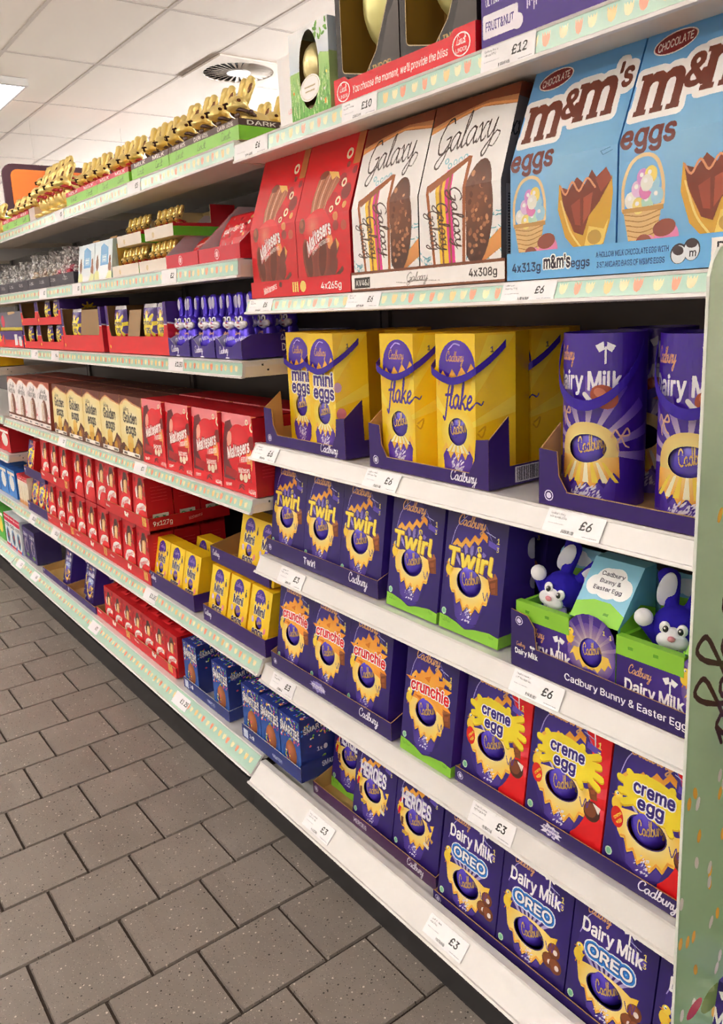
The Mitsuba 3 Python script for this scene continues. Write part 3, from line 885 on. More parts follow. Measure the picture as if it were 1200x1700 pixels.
for sh, x, p, what in (('L1', -2.42, '£5', 'small white £5 ticket below the gold rabbits with dark ribbons'), ('L1', -3.14, '£5', 'small white ticket on the top shelf at the bay joint'),
                       ('L2', -3.0, '£2', 'small white ticket under the pale blue gift bags'), ('L2', -3.42, '£3', 'small white ticket under the black trays of clear bags'), ('L2', -2.2, '£2', 'white £2 ticket left of the red pouch trays'),
                       ('L3', -2.19, '£2.50', 'small white £2.50 ticket under the purple foil rabbits'), ('L3', -3.33, '£4', 'small white £4 ticket under the red and purple cases'), ('L3', -3.62, '£3', 'small white £3 ticket left of the red and purple cases'),
                       ('L4', -3.37, '£3', 'small white £3 ticket below the golden yellow boxes'), ('L4', -2.54, '£3', 'small white £3 ticket below the large red egg boxes'),
                       ('L5', -2.54, '£1.25', 'white £1.25 ticket under the yellow speckled egg boxes'), ('L5', -3.61, '£1.25', 'white £1.25 ticket under the small red rabbit boxes'), ('L5', -3.97, '£1.25', 'white £1.25 ticket under the small purple egg boxes'),
                       ('L6', -2.28, '£1.25', 'white £1.25 ticket on the base shelf below the navy boxes'), ('L6', -3.09, '£1', 'white £1 ticket on the base shelf left of the small red boxes'), ('L6', -3.93, '£4', 'small white £4 ticket on the base shelf below the dark purple boxes'), ('L6', -4.2, '£4', 'small white £4 ticket on the base shelf at the far bay joint')):
    ticket(sh, x, p, what, far=True, w=.10)

# green promotion card standing out from the end of the near bay
t = thing('end_card', 'pale green promotion card with dark script and yellow and white spots', 'sign')
fin = Polygon([(.862, .06), (1.38, .06), (1.38, 1.372), (.90, 1.372), (.880, 1.366), (.868, 1.352), (.862, 1.335)])
a = Art(.52, 1.312, vgrad(.2, 1.2, '#9ecb9b', '#c8e4c0'), canvas=affinity.translate(fin, -.862, -.06))  # paler towards the top: a gloss reflection put into the colour
rnd = random.Random(4)
ys, ws = [], []
for i in range(330):
    x, y = rnd.uniform(.004, .5), rnd.uniform(.01, 1.25)
    if y < .62 or rnd.random() < .12:
        (ys if rnd.random() < .72 else ws).append(ell(x, y, .005, .010, rnd.uniform(-20, 20), q=3))
a.add(unary_union(ys), '#f0c24a').add(unary_union(ws), '#f2f3ea')
for yy in (.27, .62):
    a.add(rect(0, yy, .52, yy + .0), '#ffffff')
a.add(ell(.052, .262, .02, .012, 10), '#c23a52').add(ell(.10, .25, .03, .02), '#7a9a4a')
g = unary_union([script('Easter', -.16, 0, .060, wt=.13, shear=12), script('Eggs', .17, 0, .060, wt=.13, shear=12)])
g = affinity.rotate(g, -90, origin=(0, 0))
a.add(affinity.translate(g, .098, .95), '#33231c')
mb = MB()
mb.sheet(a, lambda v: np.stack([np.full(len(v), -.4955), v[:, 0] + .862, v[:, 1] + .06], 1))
mm = trimesh.creation.extrude_polygon(fin, .004, engine='earcut')
v = np.array(mm.vertices)
mm.vertices = np.stack([v[:, 2] - .5, v[:, 0], v[:, 1]], 1)
mm.fix_normals()
mb.mesh(mm, '#e8efe4')
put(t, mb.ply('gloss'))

# ------------------------------------------------------------------ builders for packaging
def carton(art, w, h, d, setback=0.0, side='#34217a', top=None, back=None, side_art=None, top_art=None, crease=None, z0=0.0):
    """A box: front towards -y, standing on z = 0; the front leans back by setback (above the crease height if given)."""
    mb = MB()
    f = w / art.W

    def fy(z):
        if crease:
            return np.where(z < crease, 0, setback * (z - crease) / (h - crease))
        return setback * z / h

    fz = h / art.H
    mb.sheet(art, lambda v: np.stack([v[:, 0] * f, fy(v[:, 1] * fz), v[:, 1] * fz], 1), ys=(crease / fz,) if crease else ())
    top = top or side
    prof = [(0, 0), (d, 0), (d, h), (setback, h)] + ([(0, crease)] if crease else [])
    if side_art is not None:
        g = d / side_art.W
        mb.sheet(side_art, lambda v: np.stack([np.full(len(v), w), v[:, 0] * g, v[:, 1] * g], 1))
        xs = (0,)
    else:
        xs = (0, w)
    for x in xs:
        p = np.array([[x, y, z] for y, z in prof])
        mb.add(p, [[0, i, i + 1] for i in range(1, len(p) - 1)], side)
    mb.quad((0, d, 0), (w, d, 0), (w, d, h), (0, d, h), back or side)
    mb.quad((0, 0, 0), (w, 0, 0), (w, d, 0), (0, d, 0), side)
    if top_art is not None:
        g = w / top_art.W
        mb.sheet(top_art, lambda v: np.stack([v[:, 0] * g, setback + v[:, 1] * g, np.full(len(v), h)], 1))
    else:
        mb.quad((0, setback, h), (w, setback, h), (w, d, h), (0, d, h), top)
    return mb


def side_canvas(w, h, d, setback, crease=None):
    """Outline of the right side in metres, front edge at 0."""
    return Polygon([(0, 0), (d, 0), (d, h), (setback, h)] + ([(0, crease)] if crease else []))


KRAFT = '#b88d5a'


def tray(w, d, front, side=None, back=.05, art=None, col=DPURPLE, side_art=None, t=.0022, kraft=KRAFT, floor=True):
    """Open case: front is the front panel's outline in (x, z), side the side panel's in (y, z); card with a kraft inside."""
    mb = MB()
    fp = Polygon(front)
    if art is None:
        art = Art(w, max(p[1] for p in front), col, canvas=fp)
    f = w / art.W
    mb.sheet(art, lambda v: np.stack([v[:, 0] * f, np.full(len(v), -.0003), v[:, 1] * f], 1))
    m = trimesh.creation.extrude_polygon(fp, t, engine='earcut')
    v = np.array(m.vertices)
    mb.add(np.stack([v[:, 0], v[:, 2], v[:, 1]], 1), np.array(m.faces), kraft)
    side = side or [(0, 0), (d, 0), (d, back), (0, max(p[1] for p in front) * .9)]
    sp = Polygon(side)
    for x, out in ((0, -.0003), (w - t, w + .0003)):
        m = trimesh.creation.extrude_polygon(sp, t, engine='earcut')
        v = np.array(m.vertices)
        mb.add(np.stack([v[:, 2] + x, v[:, 0], v[:, 1]], 1), np.array(m.faces), kraft)
        sa = side_art if (side_art is not None and x > 0) else Art(d, max(p[1] for p in side), col, canvas=sp)
        g = d / sa.W
        mb.sheet(sa, lambda v: np.stack([np.full(len(v), out), v[:, 0] * g, v[:, 1] * g], 1))
    bh = max(p[1] for p in side if p[0] > d - .01)
    mb.box(0, d - t, 0, w, d, bh, kraft)
    mb.quad((0, d + .0003, 0), (w, d + .0003, 0), (w, d + .0003, bh), (0, d + .0003, bh), col)
    if floor:
        mb.box(.001, .001, 0, w - .001, d - .001, .0015, kraft)
    return mb


def crumple(m, amp, freq, seed=0):
    v, n = np.array(m.vertices), np.array(m.vertex_normals)
    k = meshkit.fbm(v * freq + 7 * seed, 3, seed) - .5
    m.vertices = v + n * (k * 2 * amp)[:, None]
    return m


ico = trimesh.creation.icosphere(3)


def foil_egg(rx, rz, col='#4a34c4', gold=True, seed=0):
    m = ico.copy()
    m.vertices = np.array(m.vertices) * [rx, rx, rz]
    crumple(m, .0012, 160, seed)
    mb = MB().mesh(m, col)
    if gold:
        a = Art(1, 1, col, canvas=script('Cadbury', 0, 0, .012, wt=.24, w=.042, rot=14))
        mb.sheet(a, lambda v: np.stack([v[:, 0], -rx * np.sqrt(np.maximum(0, 1 - (v[:, 0] / rx) ** 2 - (v[:, 1] / rz) ** 2)) - .0018, v[:, 1] + .004], 1))
        mb.c[-1] = np.broadcast_to(lin('#d9b070'), mb.c[-1].shape)
    return mb.ply('egg_foil', smooth=True)


EGGS = [foil_egg(.033, .043, seed=i) for i in range(3)]
EGG_N = [0]


def egg_at(parent, x, y, z, rz=0, s=1.0):
    EGG_N[0] += 1
    part(parent, 'foil_egg', EGGS[EGG_N[0] % 3], at(x, y, z, rz, s), label='crumpled purple foil egg behind the round window')


FRONTS = {}


def purple_box(kind, x, y, z, label, group=None, w=.154, h=.238, d=.10, grass=False, rz=0.0, name='egg_box'):
    k = (kind, w, h, grass)
    if k not in FRONTS:
        a, hole = egg_front(kind, w, h, grass)
        sa = Art(d, h, '#2c1b6c', canvas=side_canvas(w, h, d, .035))
        sa.add(ell(d * .95, h * .72, .014, .02), '#cfcde6').add(ell(d * .97, h * .45, .010, .014), '#b9b6d8')
        if grass:
            sa.add(rect(0, 0, d, .022), '#86c83c')
        if kind == 'cream':
            sa = Art(d, h, '#c9151f', canvas=side_canvas(w, h, d, .035))
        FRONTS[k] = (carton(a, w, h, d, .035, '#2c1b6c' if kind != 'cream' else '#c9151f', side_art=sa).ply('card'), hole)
    p, hole = FRONTS[k]
    t = thing(name, label, 'egg box', group)
    M = at(x, y, z, rz)
    part(t, 'carton', p, M)
    cx, cz = hole[0] * w, hole[1] * h
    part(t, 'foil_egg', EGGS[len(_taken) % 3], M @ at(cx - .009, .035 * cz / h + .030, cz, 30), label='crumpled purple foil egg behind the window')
    return t


def cut_front(w, H, lip, lw=.035, rw=.03):
    """A front panel with low middle and taller ends."""
    return [(0, 0), (w, 0), (w, H), (w - rw, H * .96), (w - rw - .004, H * .55), (w - rw - .018, lip), (lw + .02, lip), (lw + .004, H * .55), (lw, H * .98), (0, H)]


def case_art(w, front, items, col=DPURPLE, edge=True):
    a = Art(w, 1, col, canvas=Polygon(front))
    for g, c in items:
        a.add(g, c)
    return a


def roundel(x, y, r):
    return ell(x, y, r, q=4).difference(ell(x, y, r * .8, q=4)).union(ell(x, y, r * .55, q=4))


# ================================================================== nearest bay
# ---- base shelf (R6): party boxes and biscuit boxes
Z = RS['R6'][3] - .022 + .002
fr = [(0, 0), (.466, 0), (.466, .032), (0, .032)]
k = thing('display_tray', 'dark plum tray with small white lettering on the base shelf, kraft inside', 'tray')
put(k, tray(.466, .26, fr, [(0, 0), (.26, 0), (.26, .05), (.06, .05), (0, .032)], art=case_art(.466, fr, [(text('HEROES', .20, .016, .012, w=.05), '#efeaf6'), (script('Cadbury', .40, .016, .010, wt=.22, w=.055), '#efeaf6'), (roundel(.014, .016, .008), '#d8d0ea')], '#3f2147'), col='#2c1550').ply('card'), at(-1.567, .962, Z))
for i, (x, y) in enumerate(((-1.560, 1.012), (-1.412, .970), (-1.259, .970))):
    purple_box('party', x, y, Z + .003, f'{("leftmost, pushed back", "middle", "rightmost")[i]} purple egg box with tall white block lettering on the base shelf', 'boxes in the party tray', w=.15, h=.222, grass=(i == 0))
for i in range(2):
    purple_box('party', -1.412 + .153 * i, 1.085, Z + .003, f'{first(i)} purple box standing behind the white lettered boxes on the base shelf', 'boxes in the party tray', w=.15, h=.222)
fr = [(0, 0), (.56, 0), (.56, .03), (0, .03)]
k = thing('display_tray', 'dark purple tray lip holding the blue badge boxes, lower edge of the picture', 'tray')
put(k, tray(.56, .24, fr, art=case_art(.56, fr, [(roundel(.014, .016, .009), '#d8d0ea')])).ply('card'), at(-1.082, .938, Z))
for i in range(4):
    purple_box('oreo', -1.078 + .164 * i, .943, Z + .003, f'{first(i)} from the left of the purple boxes with a blue and white oval badge', 'biscuit egg boxes', w=.161, h=.222)

# ---- R5: orange burst boxes and red sided splat boxes
Z = RS['R5'][3] + .003
fr = [(0, 0), (.50, 0), (.50, .042), (0, .042)]
g = text('crunchie', .22, .021, .012, w=.055, round_=.03)
k = thing('display_tray', 'dark purple tray with a small burst logo under three orange burst boxes', 'tray')
put(k, tray(.50, .22, fr, [(0, 0), (.22, 0), (.22, .06), (.05, .06), (0, .042)], art=case_art(.5, fr, [(burst(.22, .021, .036, .015, 11, .75, 4), '#8d84c8'), (g, '#f2effa'), (script('Cadbury', .42, .021, .011, wt=.22, w=.07), '#f2effa'), (roundel(.02, .02, .008), '#cfc8ea')])).ply('card'), at(-1.724, .955, Z))
for i in range(3):
    purple_box('comb', -1.714 + .1545 * i, .962, Z + .003, f'{first(i)} from the left of the three orange burst boxes in the tray', 'orange burst boxes')
purple_box('comb', -1.196, .955, Z, 'single orange burst box with a grass green base beside the tray', 'orange burst boxes', grass=True)
for i in range(2):
    purple_box('comb', -1.196 + .0 * i, 1.06 + .103 * i, Z, f'purple box hidden in the {("second", "third")[i]} row behind the single orange burst box', 'orange burst boxes', grass=True)
fr = [(0, 0), (.515, 0), (.515, .030), (0, .030)]
k = thing('display_tray', 'dark purple tray lip in front of the red sided splat boxes', 'tray')
put(k, tray(.515, .22, fr, art=case_art(.515, fr, [(burst(.238, .0155, .024, .013, 10, .7, 9), '#e8e2f6'), (text('creme', .238, .019, .006, w=.03), '#3a2c80'), (text('egg', .238, .011, .006, w=.018), '#3a2c80'), (script('Cadbury', .445, .0155, .010, wt=.22, w=.07), '#f2effa'), (roundel(.014, .015, .008), '#cfc8ea')])).ply('card'), at(-1.034, .962, Z))
for i in range(3):
    purple_box('cream', -1.029 + .1655 * i, .968, Z + .003, f'{first(i)} from the left of the half red boxes with a large yellow splat', 'yellow splat boxes', w=.162, h=.24)

# ---- R4: yellow lettered boxes and the toy rabbit set
Z = RS['R4'][3] + .003
fr = [(0, 0), (.466, 0), (.466, .042), (0, .042)]
k = thing('display_tray', 'dark purple tray with white lettering under three yellow lettered boxes', 'tray')
put(k, tray(.466, .22, fr, [(0, 0), (.22, 0), (.22, .06), (.05, .06), (0, .042)], art=case_art(.466, fr, [(text('Twirl', .20, .021, .017, w=.052, round_=.03, shear=8), '#f2effa'), (script('Cadbury', .395, .022, .0115, wt=.22, w=.07), '#f2effa'), (roundel(.016, .02, .008), '#cfc8ea')])).ply('card'), at(-1.749, .980, Z))
for i in range(3):
    purple_box('twirl', -1.746 + .153 * i, .987, Z + .003, f'{first(i)} from the left of the three yellow lettered boxes in the tray', 'yellow lettered boxes', w=.152)
purple_box('twirl', -1.256, .980, Z, 'yellow lettered box with grass base, just right of the tray', 'yellow lettered boxes', w=.156, grass=True)
purple_box('twirl', -1.092, .980, Z, 'yellow lettered box with grass base beside the toy rabbit set', 'yellow lettered boxes', w=.156, grass=True)
for i in range(2):
    purple_box('twirl', -1.256 + .164 * i, 1.09, Z, f'{first(i)} purple box in the shaded row behind the yellow lettered boxes', 'yellow lettered boxes', w=.156, grass=True)

fr = [(0, 0), (.413, 0), (.413, .036), (.055, .044), (.050, .082), (.036, .098), (0, .102)]
a = Art(.413, .102, DPURPLE, canvas=Polygon(fr))
a.add(text('Cadbury Bunny & Easter Egg', .222, .019, .0115, w=.215), '#f5f2fb')
dairy_milk(a, .034, .030, .05, h=.0095)
a.add(roundel(.018, .085, .008), '#d8d0ea').add(stroke([(.055, .045), (.40, .037)], .0012, smooth=False), '#c9b6a0')
k = thing('display_tray', 'deep purple tray with white lettering holding two toy rabbit sets', 'tray')
put(k, tray(.413, .24, fr, [(0, 0), (.24, 0), (.24, .08), (.08, .06), (0, .10)], art=a).ply('card'), at(-.882, .958, Z))


def cloud(x, y, s):
    return unary_union([ell(x, y, s), ell(x - s * .9, y - s * .25, s * .65), ell(x + s * .9, y - s * .2, s * .7), ell(x + s * .3, y + s * .35, s * .7), ell(x - s * .4, y + s * .3, s * .65)])


def toy_set(x, y, z, i):
    w = .198
    t = thing('toy_egg_set', f'{("left", "right")[i]} green and sky blue gift box with an egg window, holding a toy rabbit', 'gift box')
    M = at(x, y, z)
    # purple front with an arch over the egg window
    f = [(0, 0), (w, 0), (w, .095)] + [(w - .002 - .044 + .044 * math.cos(q), .095 + .036 * math.sin(q)) for q in np.linspace(0.05, 2.6, 9)] + [(.10, .095), (.09, .088), (0, .084)]
    hole = ell(.152, .068, .021, .024)
    a = Art(w, .14, radial(.15, .07, .12, '#4a3296', '#2a1860'), canvas=Polygon(f), hole=hole)
    a.add(ell(.152, .068, .045, .048), radial(.152, .068, .05, '#fff2c0', '#553a98'), .01)
    for q in range(7):
        t0 = .3 + q * .4
        a.add(poly((.152, .068), (.152 + .07 * math.cos(t0), .068 + .07 * math.sin(t0)), (.152 + .07 * math.cos(t0 + .14), .068 + .07 * math.sin(t0 + .14))), radial(.152, .068, .07, '#fff0c8', '#4a3296'), .012)
    zz, _ = zig([(.112, .055), (.152, .035), (.192, .055)], 6, .004, .006)
    a.add(poly(*zz, (.185, .07), (.12, .07)), '#f7cf5c')
    a.add(ell(.152, .022, .024, .018), '#4c3a98')
    sparkle(a, .152, .024, .010, .008, 14, 3, s=.003)
    chick(a, .112, .082, .012)
    dairy_milk(a, .064, .040, .098, h=.019)
    a.add(text('1', .176, .108, .007), '#f3e37a').add(text('1', .188, .104, .007), '#f3e37a')
    mb = MB()
    mb.sheet(a, lambda v: np.stack([v[:, 0], np.zeros(len(v)), v[:, 1]], 1))
    mb.quad((w, 0, 0), (w, .13, 0), (w, .13, .11), (w, 0, .095), '#79bf35')
    mb.quad((0, 0, 0), (0, .13, 0), (0, .13, .084), (0, 0, .084), '#2c1b6c')
    mb.quad((0, .13, 0), (w, .13, 0), (w, .13, .1), (0, .13, .1), '#2c1b6c')
    part(t, 'carton', mb.ply('card'), M)
    part(t, 'foil_egg', EGGS[i], M @ at(.145, .025, .068, 25, .8), label='purple foil egg behind the small window')
    # green trough for the toy
    mb = MB()
    mb.box(-.001, -.001, .084, .11, .012, .114, '#8ccf3e').box(-.001, .012, .088, .006, .10, .110, '#7cc233').box(.102, .010, .088, .11, .10, .118, '#86c93a')
    mb.quad((0, .01, .09), (.11, .01, .09), (.11, .12, .09), (0, .12, .09), '#5f9a28')
    mb.box(.02, -.0016, .097, .028, -.0009, .1015, '#5aa42a').box(.062, -.0016, .099, .07, -.0009, .1035, '#5aa42a')
    part(t, 'trough', mb.ply('card'), M, label='bright green trough')
    # sky blue sloping slab with a cloud
    sa = Art(.09, .105, '#86c5df')
    sa.add(poly((0, 0), (.09, 0), (.09, .022), (.06, .036), (.03, .036), (0, .026)), '#8bcf40').add(cloud(.045, .066, .026), '#f4f6f8')
    sa.add(rect(.055, .015, .064, .019), '#5aa42a')
    for q, s in enumerate(('Cadbury', 'Bunny &', 'Easter Egg')):
        sa.add(text(s, .045, .081 - .0125 * q, .0066, w=(.042, .038, .052)[q]), '#26213a')
    mb = MB()
    mb.sheet(sa, lambda v: np.stack([.108 + v[:, 0], .004 + v[:, 1] * .62, .118 + v[:, 1] * .80], 1))
    p0, p1, p2 = (.004, .118), (.004 + .105 * .62, .118 + .105 * .8), (.10, .118 + .105 * .8)
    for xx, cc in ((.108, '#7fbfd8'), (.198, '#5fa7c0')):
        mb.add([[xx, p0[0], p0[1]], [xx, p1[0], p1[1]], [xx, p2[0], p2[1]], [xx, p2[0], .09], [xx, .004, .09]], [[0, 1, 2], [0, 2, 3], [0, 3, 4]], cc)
    mb.add([[.1985, .004, .092], [.1985, .10, .092], [.1985, .10, .13], [.1985, .06, .145], [.1985, .01, .12]], [[0, 1, 2], [0, 2, 3], [0, 3, 4]], '#79bf35')
    mb.quad((.108, *p1), (.198, *p1), (.198, *p2), (.108, *p2), '#7fbfd8').quad((.108, .10, .09), (.198, .10, .09), (.198, *p2), (.108, *p2), '#7fbfd8')
    part(t, 'slab', mb.ply('card'), M, label='sky blue sloping panel with a white lettered cloud')
    # back card with hill and clouds
    g = rounded(0, .09, w, .192, .022)
    ba = Art(w, .2, '#8cc8e2', canvas=g)
    ba.add(ell(.05, .06, .11, .095), '#8bcf40').add(ell(.19, .05, .08, .06), '#8bcf40').add(cloud(.045, .172, .014), '#e9f1f6').add(cloud(.14, .18, .012), '#e9f1f6').add(rect(.022, .122, .036, .127), '#5aa42a').add(rect(.07, .135, .08, .139), '#5aa42a')
    mb = MB()
    mb.sheet(ba, lambda v: np.stack([v[:, 0], np.full(len(v), .112), v[:, 1]], 1))
    m = trimesh.creation.extrude_polygon(g, .003, engine='earcut')
    vv = np.array(m.vertices)
    mb.add(np.stack([vv[:, 0], .1123 + vv[:, 2], vv[:, 1]], 1), np.array(m.faces), '#8cc8e2')
    part(t, 'back_card', mb.ply('card'), M, label='sky blue back card with green hill and clouds')


def toy_rabbit(x, y, z, rz, tilt, label):
    t = thing('toy_rabbit', label, 'soft toy', 'toy rabbits')
    M = at(x, y, z, rz) @ T().rotate([0, 1, 0], float(tilt))
    blue, pale = '#261d90', '#f2f2f6'
    body = blob([[((0, .006, -.045), (.030, .026, .03)), ((0, .006, -.012), (.022, .02, .02))], [((0, .002, .008), (.036, .033, .034))], [((-.012, .012, .034), .010), ((-.022, .022, .078), (.017, .008, .014))], [((.014, .012, .034), .010), ((.034, .02, .070), (.017, .008, .014))], [((-.02, 0, -.02), .011), ((-.043, -.012, .012), .011)], [((.022, 0, -.03), .011), ((.04, -.01, -.035), .010)]], .0045, 10)
    crumple(body, .0010, 300)
    part(t, 'body', MB().mesh(body, blue).ply('plush', smooth=True), M, label='blue violet plush body')
    mz = blob([[((-.009, -.030, -.002), (.014, .012, .012)), ((.009, -.030, -.002), (.014, .012, .012))], [((0, -.027, .004), (.016, .012, .016))], [((0, -.024, -.014), (.014, .012, .009))]], .003, 6)
    part(t, 'muzzle', MB().mesh(mz, '#efeff4').ply('plush', smooth=True), M, label='white muzzle')
    for sx, bx, bz, r in ((-1, -.0215, .062, 8), (1, .030, .056, -8)):
        m = ico.copy()
        m.vertices = np.array(m.vertices) * [.013, .004, .028]
        mm_ = trimesh.transformations.rotation_matrix(math.radians(12 if sx < 0 else 30), [0, 1, 0])
        m.apply_transform(mm_)
        m.apply_translation([bx, .0095, bz])
        part(t, 'inner_ear', MB().mesh(m, '#d9dbe4').ply('plush', smooth=True), M, label='pale grey white inner ear')
    for px, py, pz in ((-.046, -.016, .02), (.043, -.014, -.036)):
        m = ico.copy()
        m.vertices = np.array(m.vertices) * [.014, .012, .014] + [px, py, pz]
        part(t, 'paw', MB().mesh(m, pale).ply('plush', smooth=True), M, label='white paw')
    mb = MB()
    for px in (-.0125, .0125):
        m = ico.copy()
        m.vertices = np.array(m.vertices) * [.0078, .004, .0098] + [px, -.0305, .0175]
        mb.mesh(m, '#ffffff')
        m = ico.copy()
        m.vertices = np.array(m.vertices) * [.0042, .003, .0055] + [px * .85, -.0335, .0165]
        mb.mesh(m, '#101018')
        m = ico.copy()
        m.vertices = np.array(m.vertices) * [.0014, .001, .0016] + [px * .85 - .001, -.0366, .0185]
        mb.mesh(m, '#ffffff')
    part(t, 'eye', mb.ply('gloss', smooth=True), M, label='white eyes with black pupils')
    m = ico.copy()
    m.vertices = np.array(m.vertices) * [.0055, .004, .0042] + [0, -.0425, .006]
    part(t, 'nose', MB().mesh(m, '#e79aa8').ply('plush', smooth=True), M, label='pink nose')
    mb = MB()
    for s in (-1, 1):
        p = [(0, -.0385, -.012), (s * .005, -.0375, -.0155), (s * .010, -.035, -.0115)]
        for a_, b_ in zip(p, p[1:]):
            mb.mesh(trimesh.creation.cylinder(.0008, segment=[a_, b_], sections=6), '#15151c')
    for q in range(2):
        mb.mesh(trimesh.creation.cylinder(.0006, segment=[(.018, -.033, -.001 - .006 * q), (.031, -.022, .001 - .007 * q)], sections=5), '#15151c')
    part(t, 'stitching', mb.ply('matt'), M, label='black stitched mouth and whiskers')
    ch = ico.copy()
    ch.vertices = np.array(ch.vertices) * [.012, .008, .012] + [.020, -.0245, -.012]
    part(t, 'cheek', MB().mesh(ch, '#a79be0').ply('plush', smooth=True), M, label='lilac cheek')


for i, x in enumerate((-.876, -.676)):
    toy_set(x, .966, Z + .003, i)
toy_rabbit(-.836, 1.033, Z + .120, 6, 22, 'blue plush rabbit with a raised white paw sitting in the left gift box')
toy_rabbit(-.622, 1.035, Z + .117, 22, 4, 'blue plush rabbit with upright ears sitting in the right gift box')

# ---- R3: tall round tubes in purple trays
Z = RS['R3'][3] + .003


def tube_mesh(art, r, h, top, span):
    """A round tube; the print covers span degrees of its wall, centred on -y."""
    mb = MB()
    W = art.W
    R = math.radians(span)

    def wrap(v):
        t = (v[:, 0] / W - .5) * R
        return np.stack([r * np.sin(t), -r * np.cos(t), v[:, 1] * h / art.H], 1)
    mb.sheet(art, wrap, xs=tuple(W * i / 30 for i in range(1, 30)))
    n = 14
    ts = np.linspace(R / 2, 2 * math.pi - R / 2, n + 1)
    for a_, b_ in zip(ts, ts[1:]):
        q = [(r * math.sin(u), -r * math.cos(u)) for u in (a_, b_)]
        mb.quad((*q[0], 0), (*q[1], 0), (*q[1], h), (*q[0], h), top)
    ts = np.linspace(0, 2 * math.pi, 33)
    v = [[0, 0, h - .004]] + [[r * .97 * math.cos(u), r * .97 * math.sin(u), h - .004] for u in ts]
    mb.add(v, [[0, i, i + 1] for i in range(1, 33)], top)
    for a_, b_ in zip(ts, ts[1:]):
        c0, s0, c1, s1 = math.cos(a_), math.sin(a_), math.cos(b_), math.sin(b_)
        mb.quad((r * c0, r * s0, h), (r * c1, r * s1, h), (r * .97 * c1, r * .97 * s1, h), (r * .97 * c0, r * .97 * s0, h), top)
        mb.quad((r * .97 * c0, r * .97 * s0, h), (r * .97 * c1, r * .97 * s1, h), (r * .97 * c1, r * .97 * s1, h - .004), (r * .97 * c0, r * .97 * s0, h - .004), top)
    return mb


def ribbon_mesh(r, h, col, wide=.013, dip=.30):
    """A ribbon handle hanging in front of the tube from two side holes."""
    mb = MB()
    pts = []
    for t in np.linspace(-1, 1, 25):
        a_ = math.radians(80) * t
        z = h * (.93 - dip * (1 - abs(t) ** 1.8))
        rr = r + .003 + .007 * (1 - t * t)
        pts.append((rr * math.sin(a_), -rr * math.cos(a_), z))
    for p, q in zip(pts, pts[1:]):
        for o in (0, .0008):
            s = 1 + o / r
            mb.quad((p[0] * s, p[1] * s, p[2] - wide / 2), (q[0] * s, q[1] * s, q[2] - wide / 2), (q[0] * s, q[1] * s, q[2] + wide / 2), (p[0] * s, p[1] * s, p[2] + wide / 2), col)
        mb.quad((p[0], p[1], p[2] + wide / 2), (q[0], q[1], q[2] + wide / 2), (q[0] * 1.01, q[1] * 1.01, q[2] + wide / 2), (p[0] * 1.01, p[1] * 1.01, p[2] + wide / 2), col)
    return mb


